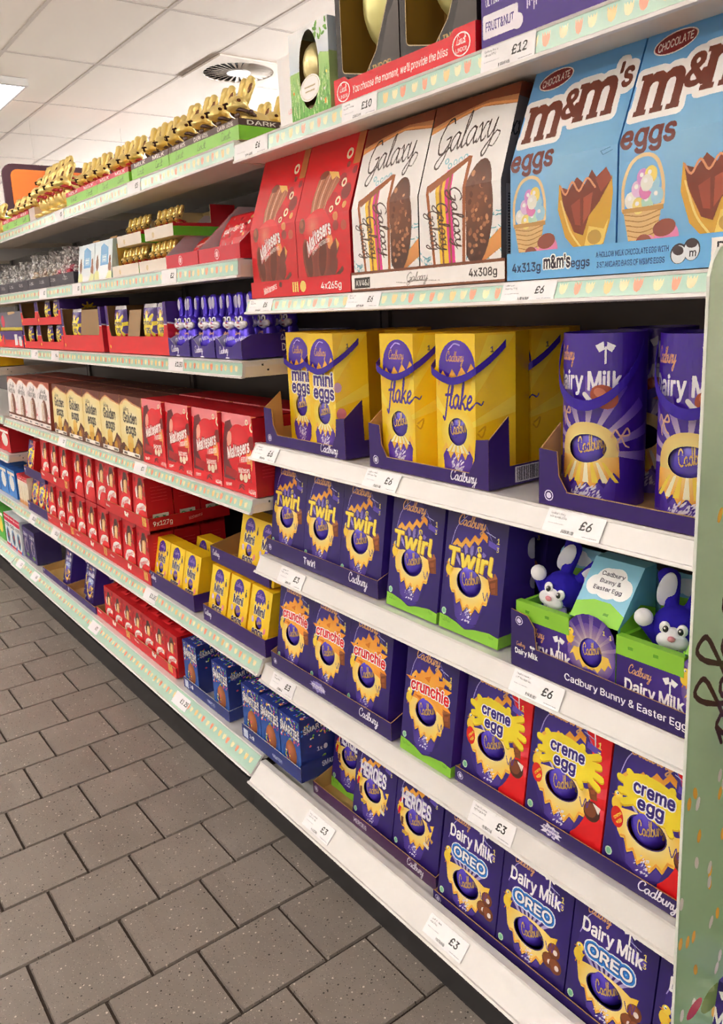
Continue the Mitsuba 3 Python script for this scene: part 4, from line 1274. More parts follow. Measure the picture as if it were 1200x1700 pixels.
def tube_art(kind, r, h, span):
    """Units: millimetres around the wall."""
    W, H = 1000 * r * math.radians(span), 1000 * h
    c = W / 2
    if kind == 'milk':
        hole = ell(c, 93, 31, 22, 4, q=9)
        a = Art(W, H, vgrad(0, H, '#2d1279', '#341888'), hole=hole)
        for i in range(9):
            t0 = -.25 + i * .42
            a.add(poly((c, 93), (c + 115 * math.cos(t0), 93 + 110 * math.sin(t0)), (c + 115 * math.cos(t0 + .17), 93 + 110 * math.sin(t0 + .17))), radial(c, 93, 112, '#fff6d8', '#4527a0'), 12)
        a.add(ell(c, 90, 50, 44), radial(c, 92, 52, '#fff3a8', '#e3c070'), 9)
        z1, _ = zig([(c - 52, 48), (c, 33), (c + 52, 52)], 5, 7, 3)
        a.add(poly(*z1, (c + 50, 80), (c - 50, 80)), radial(c, 92, 62, '#fff3b0', '#f0a53c'), 9)
        for i in range(7):
            u = -1 + i / 3
            a.add(poly((c + u * 26 - 2, 72), (c + u * 26 + 2, 72), (c + u * 46 + 5, 40), (c + u * 46 - 5, 40)), '#fff6d0' if i % 2 else '#f8d64a')
        z2, _ = zig([(c - 46, 44), (c, 30), (c + 46, 46)], 5, 7, 0)
        a.add(poly(*z2, (c + 44, 10), (c + 30, 0), (c - 30, 0), (c - 44, 10)), radial(c, 18, 50, '#6a52b8', '#3a2391'), 10)
        sparkle(a, c, 20, 28, 15, 60, 2, s=4.2)
        for bx, by, s in ((c - 44, 145, 12), (c + 52, 112, 14)):
            a.add(unary_union([stroke([(bx - s, by), (bx - s * .6, by + s * .7), (bx, by), (bx + s * .7, by + s * .8), (bx + s, by + s * .1), (bx, by)], 3), stroke([(bx, by), (bx - s * .4, by - s), (bx - s * .2, by - s * 1.6)], 2.5), stroke([(bx, by), (bx + s * .5, by - s), (bx + s, by - s * 1.3)], 2.5)]), '#d5a98e')
        a.add(text('Dairy Milk', c - 10, 196, 27, w=122, round_=.03), '#f6f6fb').add(scaled(GLASS, 17, c + 27, 238), '#f2f2f8')
        a.add(script('Cadbury', c - 44, 232, 11, wt=.24, w=42), '#d99a6a')
        a.add(ell(c + 26, 172, 22, 17, -30), '#a5452c').add(ell(c + 20, 178, 10, 7, -30), '#d0795a').add(stroke([(c - 4, 176), (c + 6, 166), (c + 16, 164)], 7), '#f0ece8')
        return a, hole
    c += 4
    hole = ell(c, 92, 24, 25, q=8)
    a = Art(W, H, vgrad(0, H, '#f7cc1e', '#f8c912'), hole=hole)
    a.add(poly((c, 92), (c + 200, 200), (c + 200, 150)), '#fbdb4a').add(poly((c, 92), (c + 120, 262), (c + 70, 262)), '#fbd93c').add(poly((c, 92), (c - 90, 200), (c - 90, 160)), '#fbdb4a')
    a.add(ell(c, 90, 42, 44), radial(c, 90, 46, '#fff2a8', '#f7cd2a'), 9)
    top = ell(c, 205, 46, 50)
    z1, lo = zig([(c - 48, 186), (c - 10, 190), (c + 48, 204)], 4, 8, 12)
    a.add(top.intersection(poly(*z1, (c + 45, 270), (c - 45, 270))), radial(c, 230, 46, '#5a35b0', '#371a90'), 12)
    a.add(poly(*z1, *lo[::-1]), '#f3a93c')
    a.add(stroke([(c - 20, 238), (c - 6, 248), (c + 8, 246)], 2.5), '#b9a2ea')
    a.add(script('Cadbury', c - 4, 222, 9, wt=.24, w=46), '#cc9468')
    zz, _ = zig([(c - 40, 62), (c, 54), (c + 40, 64)], 4, 8, 6)
    a.add(poly(*zz, (c + 36, 20), (c + 24, 0), (c - 24, 0), (c - 36, 20)), '#f6c04a')
    zz, _ = zig([(c - 38, 54), (c, 46), (c + 38, 56)], 4, 8, 0)
    a.add(poly(*zz, (c + 35, 20), (c + 22, 0), (c - 22, 0), (c - 35, 20)), radial(c, 24, 44, '#7a58c0', '#43228f'), 11)
    sparkle(a, c, 28, 16, 20, 55, 6, s=3.6)
    for i in range(5):
        u = -1 + i / 2
        a.add(poly((c + u * 12 - 2, 70), (c + u * 12 + 2, 70), (c + u * 26 + 4, 54), (c + u * 26 - 4, 54)), '#fff4c0')
    if kind == 'flake':
        a.add(script('flake', c + 12, 146, 24, wt=.2, w=100, shear=8, tail=[(.0, .2), (.5, .55), (1.0, .35), (1.2, .6)]), '#3b1a86')
        a.add(stroke([(c + 52, 96), (c + 64, 104), (c + 58, 86), (c + 50, 92)], 3), '#d8a018')
    else:
        for s, yy, ww in (('mini', 166, 62), ('eggs', 138, 66)):
            a.outlined(text(s, c + 2, yy, 28, w=ww * 1.2, round_=.03), '#33206e', '#fffbe8', 3)
        a.add(ell(c + 52, 150, 9, 11), '#c9a2c8').add(ell(c + 58, 92, 11, 13), '#e5829a')
    a.add(text('1', c + 78, 238, 9), '#3b2a50').add(text('3', c + 78, 224, 8), '#3b2a50')
    return a, hole


TUBES = {}


def tube(kind, x, y, z, rz, label, r, h, group, front=True):
    span = 200
    if kind not in TUBES:
        a, hole = tube_art(kind, r, h, span)
        c = '#f2bd10' if kind != 'milk' else '#2b1279'
        pane = MB()
        pa = Art(a.W, a.H, '#ffffff', canvas=hole.buffer(1))
        pane.sheet(pa, lambda v: np.stack([(r - .0015) * np.sin((v[:, 0] / a.W - .5) * math.radians(span)), -(r - .0015) * np.cos((v[:, 0] / a.W - .5) * math.radians(span)), v[:, 1] / 1000], 1), xs=tuple(a.W * i / 30 for i in range(1, 30)))
        TUBES[kind] = (tube_mesh(a, r, h, c, span).ply('gloss', smooth=False), ribbon_mesh(r, h, '#2d1590', wide=.016 if kind == 'milk' else .012, dip=.26 if kind != 'milk' else .33).ply('card'), plain((np.vstack(pane.v), np.vstack(pane.f)), 'cellophane'))
    p, rb, pn = TUBES[kind]
    t = thing('tube_carton', label, 'tube', group)
    M = at(x, y, z, rz)
    part(t, 'tube', p, M)
    part(t, 'ribbon', rb, M, label='purple ribbon handle')
    if front:
        part(t, 'window', pn, M, label='clear window')
        part(t, 'foil_egg', EGGS[len(_taken) % 3], M @ at(-.004, -r + .036, .092, 20), label='purple foil egg behind the window')


H3 = .266
HEX = .080
HEX_CUT = 3 * .0752 / .2504


def hex_point(u, out=0.0):
    """Plan of the six-sided carton: u from 0 to 3 edges along its three front faces."""
    c = np.array([(-.080, 0), (-.050, -.069), (.050, -.069), (.080, 0)]) * (1 + out / .075)
    u = np.clip(np.asarray(u, float), 0, 3 - 1e-9)
    i = np.searchsorted([HEX_CUT, 3 - HEX_CUT], u, side='right')
    t = np.where(i == 0, u / HEX_CUT, np.where(i == 1, (u - HEX_CUT) / (3 - 2 * HEX_CUT), (u - 3 + HEX_CUT) / HEX_CUT))[..., None]
    return c[i] * (1 - t) + c[i + 1] * t


def hex_carton(kind):
    a, hole = tube_art(kind, .2504 / math.radians(200), H3, 200)
    f = 3 / a.W
    mb = MB()

    def wrap(v, out=0.0):
        p = hex_point(v[:, 0] * f, out)
        return np.stack([p[:, 0], p[:, 1], v[:, 1] / 1000], 1)
    mb.sheet(a, wrap, xs=(a.W * HEX_CUT / 3, a.W * (1 - HEX_CUT / 3)))
    col = '#f2bd10'
    c = [(.080, 0), (.050, .069), (-.050, .069), (-.080, 0), (-.050, -.069), (.050, -.069)]
    for i in range(3):
        mb.quad((*c[i], 0), (*c[i + 1], 0), (*c[i + 1], H3), (*c[i], H3), col)
    mb.add([[x, y, H3] for x, y in c], [[0, i, i + 1] for i in range(1, 5)], col)
    pane = MB().sheet(Art(a.W, a.H, '#ffffff', canvas=hole.buffer(1)), lambda v: wrap(v, -.0015), xs=(a.W * HEX_CUT / 3, a.W * (1 - HEX_CUT / 3)))
    rb = MB()
    pts = []
    for t in np.linspace(-1, 1, 33):
        p = hex_point(1.5 + 1.26 * t, .003 + .006 * (1 - t * t))
        pts.append((p[0], p[1], H3 * (.93 - .24 * (1 - abs(t) ** 1.7))))
    for p, q in zip(pts, pts[1:]):
        for o in (1.0, 1.012):
            rb.quad((p[0] * o, p[1] * o, p[2] - .0065), (q[0] * o, q[1] * o, q[2] - .0065), (q[0] * o, q[1] * o, q[2] + .0065), (p[0] * o, p[1] * o, p[2] + .0065), '#2d1590')
        for e in (-.0065, .0065):
            rb.quad((p[0], p[1], p[2] + e), (q[0], q[1], q[2] + e), (q[0] * 1.012, q[1] * 1.012, q[2] + e), (p[0] * 1.012, p[1] * 1.012, p[2] + e), '#2d1590')
    return mb.ply('gloss'), rb.ply('card'), plain((np.vstack(pane.v), np.vstack(pane.f)), 'cellophane')


HEXES = {k_: hex_carton(k_) for k_ in ('mini', 'flake')}


def hexbox(kind, x, y, label, front=True):
    t = thing('ribbon_carton', label, 'egg box', 'yellow six-sided boxes')
    M = at(x, y, Z + .002)
    part(t, 'carton', HEXES[kind][0], M)
    part(t, 'ribbon', HEXES[kind][1], M, label='purple ribbon handle')
    if front:
        part(t, 'window', HEXES[kind][2], M, label='clear window')
        part(t, 'foil_egg', EGGS[len(_taken) % 3], M @ at(-.006, -.069 + .033, .092, 25), label='purple foil egg behind the window')


for x, y, s in ((-1.627, 1.101, 'left, set back'), (-1.465, 1.056, 'right, nearer')):
    hexbox('mini', x, y, f'yellow six-sided box with bold dark rounded lettering, {s} in its tray')
hexbox('mini', -1.465, 1.200, 'yellow six-sided box in the shaded row behind the bold lettered ones', False)
for x, s in ((-1.201, 'left'), (-1.038, 'right')):
    hexbox('flake', x, 1.054, f'yellow six-sided box with thin purple script, {s} of the two in its tray')
    hexbox('flake', x, 1.198, f'yellow six-sided box in the shaded row behind the {s} thin script box', False)
for x, y, rz, s in ((-.771, 1.052, 12, 'left'), (-.602, 1.052, 12, 'right, cut by the green card')):
    tube('milk', x, y, Z + .002, rz, f'purple tube with white lettering and cream sunburst, {s}', .063, H3, 'purple tubes')


def tube_tray(x, y, w, label, brand, d=.32):
    fr = cut_front(w, .09, .026)
    a = Art(w, .1, '#271256', canvas=Polygon(fr))
    a.add(roundel(.02, .016, .009), '#e0daf2')
    if brand:
        a.add(script('Cadbury', w - .062, .013, .0105, wt=.22, w=.068), '#f2effa')
    zz = LineString([(.055, .0258), (w - .048, .0258)]).buffer(.0008)
    a.add(zz, '#c9a878')
    side = [(0, 0), (d, 0), (d, .036), (.052, .036), (.050, .125), (0, .088)]
    sa = Art(d, .13, '#241152', canvas=Polygon(side))
    sa.add(rect(.066, .004, .15, .033), '#e9e6ee')
    rnd = random.Random(3)
    q, bars = .070, []
    while q < .146:
        b = rnd.choice((.001, .0018, .003))
        bars.append(rect(q, .006, q + b, .031))
        q += b + rnd.choice((.0012, .002))
    sa.add(unary_union(bars), '#2a2434')
    k = thing('display_tray', label, 'tray')
    put(k, tray(w, d, fr, side, art=a, side_art=sa, col='#241152').ply('card'), at(x, y, Z))


tube_tray(-1.712, .978, .338, 'purple cut-out tray with kraft inside holding the bold lettered yellow six-sided boxes', True)
tube_tray(-1.283, .974, .336, 'purple cut-out tray with barcode side holding the thin script yellow six-sided boxes', True)
tube_tray(-.832, .970, .330, 'purple cut-out tray holding the round purple tubes beside the green card', False)
for i in range(2):
    tube('milk', -.771 + .169 * i, 1.19, Z + .002, 12, f'purple tube in the second row behind the {("left", "right")[i]} purple tube', .063, H3, 'purple tubes', False)

# ---- R2: tall boxes leaning back
Z = RS['R2'][3] + .003


def malt_art(w=.198, h=.31):
    W, H = 198.0, 310.0
    a = Art(W, H, '#d31622')
    a.add(rect(W - 24, H - 62, W, H), '#b8703c')
    for x, y, r, c in ((150, 222, 13, '#9a1a20'), (172, 196, 16, '#7c2420'), (178, 130, 10, '#b84a32'), (128, 178, 22, '#c01a24'), (150, 150, 9, '#e08a50'), (186, 236, 8, '#8c1a20'), (160, 250, 6, '#6e2018'), (176, 170, 7, '#e7a25c')):
        a.add(ell(x, y, r), c)
    for x, y, r in ((156, 272, 11), (158, 215, 9), (150, 180, 9), (132, 166, 7)):
        a.add(ell(x, y, r).difference(ell(x, y, r * .5)), '#f6e7c4')
    # long melted ears
    a.add(poly((58, 150), (52, 190), (60, 232), (92, 246), (124, 236), (140, 222), (120, 196), (98, 170), (90, 140)), '#b06a48')
    for i in range(5):
        a.add(stroke([(66 + 9 * i, 150), (62 + 12 * i, 195), (72 + 14 * i, 236)], 4), ('#d9a58a', '#8a4a2c', '#e3b79e', '#9a5432', '#c98c6c')[i])
    a.add(poly((92, 246), (112, 226), (124, 232), (140, 224), (128, 240)), '#eec06a').add(ell(78, 240, 16, 8, 10), '#6a301c')
    a.add(ell(84, 122, 52, 50), '#df2a30').add(ell(66, 138, 30, 26), radial(66, 138, 30, '#f0967a', '#df2a30'), 9).add(ell(26, 142, 12, 16, -20), '#7c3a24').add(ell(24, 146, 7, 9), '#a4583a')
    a.add(ell(128, 100, 10, 24, 8), '#ee9a5a').add(ell(150, 132, 10), '#8e2620')
    n0 = len(a.L)
    a.add(ell(94, 42, 58, 34), '#6e2a1e').add(ell(44, 52, 19, 46, 12), '#7c3320').add(ell(44, 54, 13, 38, 12), '#54200f').add(ell(98, 54, 20, 46, -8), '#7c3320').add(ell(98, 56, 14, 39, -8), '#54200f')
    a.add(poly((120, 30), (128, 74), (150, 92), (158, 70), (146, 52), (150, 30), (138, 14)), '#5f2417').add(poly((148, 92), (160, 78), (152, 66)), '#e7b05a').add(poly((130, 10), (168, 34), (172, 26), (138, 6)), '#54200f')
    shift(a, n0, len(a.L), 0, 17)
    g = text('Maltesers', 84, 122, 27, w=96, shear=10, round_=.04, arch=0)
    g = affinity.rotate(shapely.transform(g.segmentize(5), lambda v: np.stack([v[:, 0], v[:, 1] - ((v[:, 0] - 100) / 50) ** 2 * 11], 1)).buffer(0), 16, origin=(84, 122))
    a.add(affinity.translate(g, 1.5, -2), '#8c1218').outlined(g, '#fdfdfd', '#b3121b', 1.6)
    g = text('BUNNY EASTER EGG', 92, 98, 8, w=70)
    g = affinity.rotate(shapely.transform(g.segmentize(5), lambda v: np.stack([v[:, 0], v[:, 1] - ((v[:, 0] - 100) / 50) ** 2 * 11], 1)).buffer(0), 14, origin=(84, 100))
    return a.add(g, '#fbf3ee')


def shift(a, i0, i1, dx, dy):
    a.L[i0:i1] = [(affinity.translate(g, dx, dy), c, k_) for g, c, k_ in a.L[i0:i1]]
    return a


def galaxy_art():
    W, H = 198.0, 305.0
    a = Art(W, H, '#fbfaf8')
    a.add(poly((0, 258), (60, 272), (120, 282), (198, 272), (198, 305), (0, 305)), vgrad(258, 305, '#e9b07a', '#8a4a24'))
    a.add(poly((0, 270), (60, 282), (130, 291), (198, 286), (198, 305), (0, 305)), '#6a2e14')
    a.add(stroke([(0, 262), (60, 275), (125, 284), (198, 275)], 4), '#e7a263')
    a.add(script('Galaxy', 98, 238, 29, wt=.11, w=150, shear=14, rot=4, tail=[(0, .3), (.4, .1), (.1, -.5), (-.4, -.4)]), '#2c1c18')
    rnd = random.Random(8)
    gs, hs = [], []
    for i in range(170):
        x = rnd.uniform(0, 198)
        lim = 34 + 62 * abs(x / 198 - .35) + (45 if x > 140 else 0)
        y = rnd.uniform(0, lim)
        s = rnd.uniform(3, 7)
        t = rnd.uniform(0, 6.28)
        (gs if i % 3 else hs).append(stroke([(x - s * math.cos(t), y - s * math.sin(t)), (x + rnd.uniform(-3, 3), y + rnd.uniform(-3, 3)), (x + s * math.cos(t), y + s * math.sin(t))], 1.6, 3))
    a.add(unary_union(gs), '#6cb8c6').add(unary_union(hs), '#2f8fa4')
    for x, y in ((68, 196), (80, 200), (92, 202), (104, 205), (58, 205)):
        a.add(ell(x, y, 5).difference(ell(x, y, 3)), '#8cc9d6')
    a.add(poly((92, 0), (130, 18), (198, 52), (198, 84), (150, 52), (100, 14), (70, 0)), vgrad(0, 60, '#b8682e', '#e9a05a')).add(poly((120, 0), (198, 36), (198, 0)), '#7a3214')
    # chocolate egg half with nuts
    a.add(ell(144, 112, 36, 84, -4), radial(134, 130, 80, '#7a4a30', '#3d1f14'), 10)
    for i in range(46):
        t, r = rnd.uniform(0, 6.28), math.sqrt(rnd.random()) * .88
        a.add(ell(144 + 34 * r * math.cos(t), 112 + 80 * r * math.sin(t), rnd.uniform(2.5, 5), rnd.uniform(2.5, 5.5), rnd.uniform(0, 90), q=3), ('#a06a48', '#5a2e1c', '#8a5638', '#c08c64')[i % 4])
    # three bars
    for x, c, y1 in ((22, '#fdfbf6', 172), (44, '#f4c832', 186), (66, '#e2308e', 196), (82, '#fdfbf6', 204)):
        a.add(poly((x + 10, 28), (x + 36, 28), (x + 36, y1 + 4), (x - 2, y1 - 8)), c)
    a.add(poly((36, 32), (114, 32), (114, 18), (36, 18)), '#5a2a1a')
    for p in ([(18, 168), (112, 206), (118, 200), (30, 156)], [(18, 168), (36, 28), (42, 28), (26, 164)], [(112, 206), (108, 28), (115, 28), (120, 204)], [(52, 182), (60, 28), (64, 28), (58, 184)], [(72, 190), (80, 28), (84, 28), (78, 192)]):
        a.add(poly(*p), '#9a5428')
    for x, y, sx in ((34, 92, 70), (58, 96, 84), (93, 108, 104)):
        a.add(script('Galaxy', x, y, 14, wt=.15, w=sx, rot=-82), '#3a2018')
    a.add(script('Galaxy', 172, 22, 6, w=26, rot=22), '#f3c868')
    return a


def blue_art():
    W, H = 196.0, 322.0
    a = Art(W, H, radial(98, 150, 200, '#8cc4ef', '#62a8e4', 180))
    g = ell(46, 292, 32, 15, 6)
    a.add(g, '#fff3f0').add(ell(46, 292, 30, 13.2, 6), '#7c2226').add(text('CHOCOLATE', 46, 292, 11, w=50, rot=8), '#fdf5f0')

    def slab(s, cx, cy, h, w):
        return text(s, cx, cy, h, w=w, round_=.03)
    m1, amp, m2, s_ = slab('m', 44, 238, 66, 62), slab('&', 92, 246, 40, 32), slab('m', 136, 252, 66, 62), slab("'s", 178, 268, 34, 24)
    serif = [rect(x, y - 26 - 10, x + 17, y - 28) for x, y in ()]
    for cx, cy in ((44, 238), (136, 252)):
        for dx in (-26, -1, 23):
            serif.append(rect(cx + dx - 9, cy - 36, cx + dx + 10, cy - 29))
        serif.append(rect(cx - 36, cy + 12, cx - 22, cy + 19))
    allg = unary_union([m1, amp, m2, s_] + serif)
    a.add(allg.buffer(9, quad_segs=3).simplify(.8), '#ffffff').add(allg, '#5a2a1e')
    a.add(text('eggs', 42, 176, 29, w=82, round_=.03), '#5f2a2a')
    n0 = len(a.L)
    a.add(poly((8, 66), (68, 70), (60, 26), (18, 22)), '#e3bd84').add(stroke([(8, 66), (8, 100), (20, 126), (40, 134), (58, 126), (68, 100), (69, 70)], 5), '#e8cda0')
    for i in range(6):
        a.add(stroke([(11 + i * 1.5, 60 - i * 7), (38, 56 - i * 7), (66 - i * 1, 62 - i * 7)], 1.6), '#bd8c4c')
    for x, y, c in ((20, 78, '#f4f2ea'), (32, 70, '#f3e08c'), (46, 74, '#bfe3cf'), (60, 80, '#a9d7ec'), (30, 92, '#e6c3e6'), (42, 88, '#e289c2'), (54, 96, '#a9d7ec'), (38, 106, '#d99fe0'), (50, 108, '#f2df7e'), (44, 98, '#f4f2ea')):
        a.add(ell(x, y, 9.5, 11), c).add(ell(x - 2, y + 3, 3, 3), '#ffffff')
    a.add(rect(7, 62, 70, 68), '#c89a58')
    # broken gold foil egg full of chocolate
    a.add(poly((96, 116), (94, 80), (108, 40), (130, 18), (152, 10), (176, 26), (186, 56), (190, 92), (188, 116), (176, 100), (160, 112), (146, 98), (128, 112), (112, 98)), '#d9a63c')
    a.add(poly((98, 112), (104, 84), (124, 46), (140, 40), (150, 66), (168, 84), (186, 110), (180, 124), (166, 112), (154, 128), (142, 110), (128, 122), (114, 106)), '#6a2c1c').add(poly((118, 84), (134, 92), (136, 54), (126, 56)), '#8f4230').add(poly((140, 92), (156, 98), (152, 70), (140, 56)), '#a3503a').add(poly((160, 116), (178, 128), (188, 112), (170, 96)), '#93432f')
    a.add(poly((140, 14), (150, 52), (176, 46), (184, 60), (176, 28), (158, 12)), '#f1cf6c').add(ell(160, 36, 12, 10), '#caa04a').add(stroke([(100, 92), (116, 50), (136, 24)], 3), '#f6dc8a').add(stroke([(98, 113), (108, 100), (120, 116), (132, 102), (146, 118), (160, 104)], 3, 4), '#d99a72')
    # halved pink sweet egg
    a.add(ell(46, 12, 16, 19, -16), '#e79ac4').add(ell(42, 20, 13, 12, -16), '#9a5648').add(ell(76, 26, 18, 20, 10), '#e58bbd').add(ell(72, 38, 17, 11, 10), '#8f4c40').add(text('m', 80, 20, 14), '#fbe9f4')
    shift(a, n0, len(a.L), 0, 15)
    a.add(stroke([(188, 164), (172, 160), (168, 165), (184, 168)], 1.2, smooth=False), '#4a8cc8')
    return a


def low_tray(x, y, w, h, label, items, col, d=.22, art=None):
    fr = [(0, 0), (w, 0), (w, h), (0, h)]
    k = thing('display_tray', label, 'tray')
    put(k, tray(w, d, fr, [(0, 0), (d, 0), (d, h), (0, h)], art=art or case_art(w, fr, items, col), col=col, kraft='#c9b7a0').ply('card'), at(x, y, Z))


def leaning(art, x, y, label, group, w, h, crease, d, side, side_art=None, name='egg_box', bsdf='gloss', back=.055):
    k = thing(name, label, 'egg box', group)
    put(k, carton(art, w, h, d, back, side, crease=crease, side_art=side_art).ply(bsdf), at(x, y, Z + .0025))


ma = malt_art()
low_tray(-1.737, .982, .404, .037, 'red tray lip under the tall red rabbit boxes', [(text('4x265g', .335, .017, .014, w=.075), '#fdf4f0'), (text('Maltesers', .088, .02, .014, w=.06, rot=12, shear=8), '#fdf4f0'), (unary_union([rect(.185 + .009 * i, .008, .191 + .009 * i, .03) for i in range(3)] + [ell(.228, .019, .012)]), '#f0d070'), (ell(.135, .027, .006), '#5a2018')], '#d4202a')
for i in range(2):
    leaning(ma, -1.733 + .2 * i, .987, f'{("left", "right")[i]} of two tall red boxes with a brown rabbit and white lettering', 'tall red rabbit boxes', .198, .31, .155, .12, '#b8121c')
ga = galaxy_art()
sa = Art(.12, .305, '#57504f', canvas=side_canvas(.198, .305, .12, .05, .155))
sa.add(poly((.03, .285), (.12, .275), (.12, .305), (.03, .305)), '#5a2a16').add(rect(.012, .02, .06, .15), '#8d8584')
rnd = random.Random(1)
sa.add(unary_union([rect(.016, .03 + .0045 * i, .056, .032 + .0045 * i + rnd.random() * .001) for i in range(24)]), '#3a3434').add(script('xy', .04, .235, .02, wt=.14), '#181414')
fr = [(0, 0), (.414, 0), (.414, .037), (0, .037)]
low_tray(-1.329, .982, .414, .037, 'brown edged white tray lip under the white boxes', [(rect(0, .004, .414, .032), '#fbf9f6'), (text('4x308g', .365, .018, .013, w=.065), '#2c2422'), (script('Galaxy', .20, .016, .008, wt=.13, w=.06), '#3a2a24'), (rect(.010, .006, .060, .026), '#2a2624'), (text('AV46J', .035, .016, .011, w=.044), '#f4f2ee'), (stroke([(.14, .012), (.17, .010), (.2, .012), (.26, .010)], .0008), '#6a5a50')], '#6a3a24')
for i in range(2):
    leaning(ga, -1.326 + .201 * i, .987, f'{("left", "right")[i]} of two white boxes with black script and a nutty chocolate egg', 'white script boxes', .198, .305, .155, .12, '#6a5a54', sa, back=.05)
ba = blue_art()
sb = Art(.13, .322, '#5ea4e0', canvas=side_canvas(.196, .322, .13, .065, .17))
fr = [(0, 0), (.41, 0), (.41, .042), (0, .042)]
ta = case_art(.41, fr, [(text('4x313g', .040, .019, .013, w=.058), '#1c2a52'), (text("m&m's", .100, .024, .018, w=.05, round_=.03).buffer(.0018), '#ffffff'), (text("m&m's", .100, .024, .018, w=.05, round_=.03), '#221d2c'), (text('eggs', .143, .020, .012, w=.034), '#1c2a52'), (text('A HOLLOW MILK CHOCOLATE EGG WITH', .228, .028, .0075, w=.115), '#1c3a78'), (text("3 STANDARD BAGS OF M&M'S EGGS", .226, .014, .0075, w=.108), '#1c3a78'),
                        (unary_union([ell(.30, .02, .012, .013, -15), ell(.318, .024, .012, .014)]), '#2c2a34'), (unary_union([ell(.30, .019, .0105, .0115, -15), ell(.318, .023, .0105, .0125)]), '#dfe6ee'), (unary_union([ell(.299, .024, .008, .006, -15), ell(.318, .031, .008, .005)]), '#3a3034'), (text('m', .320, .020, .009), '#2c2a34'), (rect(.345, .006, .41, .036), '#f6f4f0'), (text('D', .358, .024, .013), '#1c1c24')], '#6db3ea')
low_tray(-.910, .982, .41, .042, 'light blue tray lip with small print under the light blue boxes', None, '#6db3ea', art=ta)
for i in range(2):
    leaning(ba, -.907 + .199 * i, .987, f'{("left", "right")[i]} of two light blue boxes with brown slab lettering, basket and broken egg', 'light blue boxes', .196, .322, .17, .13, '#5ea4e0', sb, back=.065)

# ---- R1: top shelf
Z = RS['R1'][3] + .003


def meadow_art(w, h, hole):
    W, H = 100.0, 100 * h / w
    a = Art(W, H, vgrad(.35 * H, H, '#c4dcec', '#f2f6f8'), hole=hole)
    a.add(poly((0, 0), (100, 0), (100, .62 * H), (80, .66 * H), (60, .56 * H), (0, .55 * H)), vgrad(0, .6 * H, '#5fae3e', '#a9d67e'))
    rnd = random.Random(2)
    for c in ('#4c9a34', '#c4e29a', '#3f8a2e', '#dcedb0'):
        a.add(unary_union([poly((x, y), (x + .8, y + rnd.uniform(6, 16)), (x + 1.8, y)) for x, y in [(rnd.uniform(0, 98), rnd.uniform(0, .45 * H)) for _ in range(60)]]), c)
    for i in range(14):
        a.add(ell(66 + rnd.uniform(0, 30), H - rnd.uniform(2, 22), 4.5, 2, rnd.uniform(0, 180)), ('#7fb857', '#5d9c3e')[i % 2])
    for i in range(10):
        x, y = rnd.uniform(4, 96), rnd.uniform(.1 * H, .5 * H)
        a.add(ell(x, y, 2), ('#f0a030', '#f4ec70', '#ffffff')[i % 3])
    return a


t = thing('egg_box', 'tall meadow print box with an oval window on the left of the top shelf', 'egg box')
M = at(-1.520, .987, Z)
plate = ell(50, 40, 26, 17, 8)
a = meadow_art(.142, .172, ell(50, 64, 25, 52).difference(plate))
a.add(plate, '#fdfcf8').add(ell(50, 40, 23, 15.4, 8).difference(ell(50, 40, 22, 14.6, 8)), '#e0d4b0')
for i in range(2):
    a.add(rect(36 + i * 2, 41 - 6 * i, 64 - 2 * i, 43 - 6 * i), '#c9b994')
sd = Art(.10, .172, '#b9d98e')
sd.add(rect(0, .11, .10, .172), '#d4e6f0').add(unary_union([rect(.03, .03 + .006 * i, .08, .033 + .006 * i) for i in range(6)]), '#8fb56a').add(ell(.05, .125, .02), '#f2f6f8')
part(t, 'carton', carton(a, .142, .172, .10, 0, '#cfe3d2', side_art=sd, top='#dbe8ee').ply('card'), M)
m = ico.copy()
m.vertices = np.array(m.vertices) * [.030, .03, .045]
crumple(m, .001, 140, 3)
part(t, 'foil_egg', MB().mesh(m, '#e9dca0').ply('foil', smooth=True), M @ at(.055, .032, .105), label='pale gold foil egg in the window')
mb = MB()
rnd = random.Random(5)
for i in range(16):
    m = trimesh.creation.icosphere(1)
    m.vertices = np.array(m.vertices) * .010 + [.045 + .016 * (i % 4) + rnd.uniform(-.003, .003), .02 + .018 * (i // 8), .008 + .014 * ((i // 4) % 2)]
    mb.mesh(m, ('#e9d5b0', '#caa070')[i % 2])
part(t, 'truffles', mb.ply('foil', smooth=True), M, label='small foil truffles in the base of the window', kind='stuff')

part(t, 'inner_lining', MB().box(.004, .094, .004, .138, .096, .168, '#a88c50').box(.002, .006, .004, .004, .094, .168, '#8f7642').ply('card'), M, label='tan card lining')

t = thing('egg_box', 'plain white carton with barcode left of the meadow print box', 'egg box')
a = Art(100, 155, '#f4f3f3')
a.add(unary_union([rect(74 + 1.6 * i, 70, 75 + 1.6 * i, 92) for i in range(10)]), '#55525c').add(text('LINDOR', 58, 44, 9, w=44), '#f0a8ae')
put(t, carton(a, .10, .160, .10, 0, '#eceaea').ply('card'), at(-1.636, 1.03, Z))

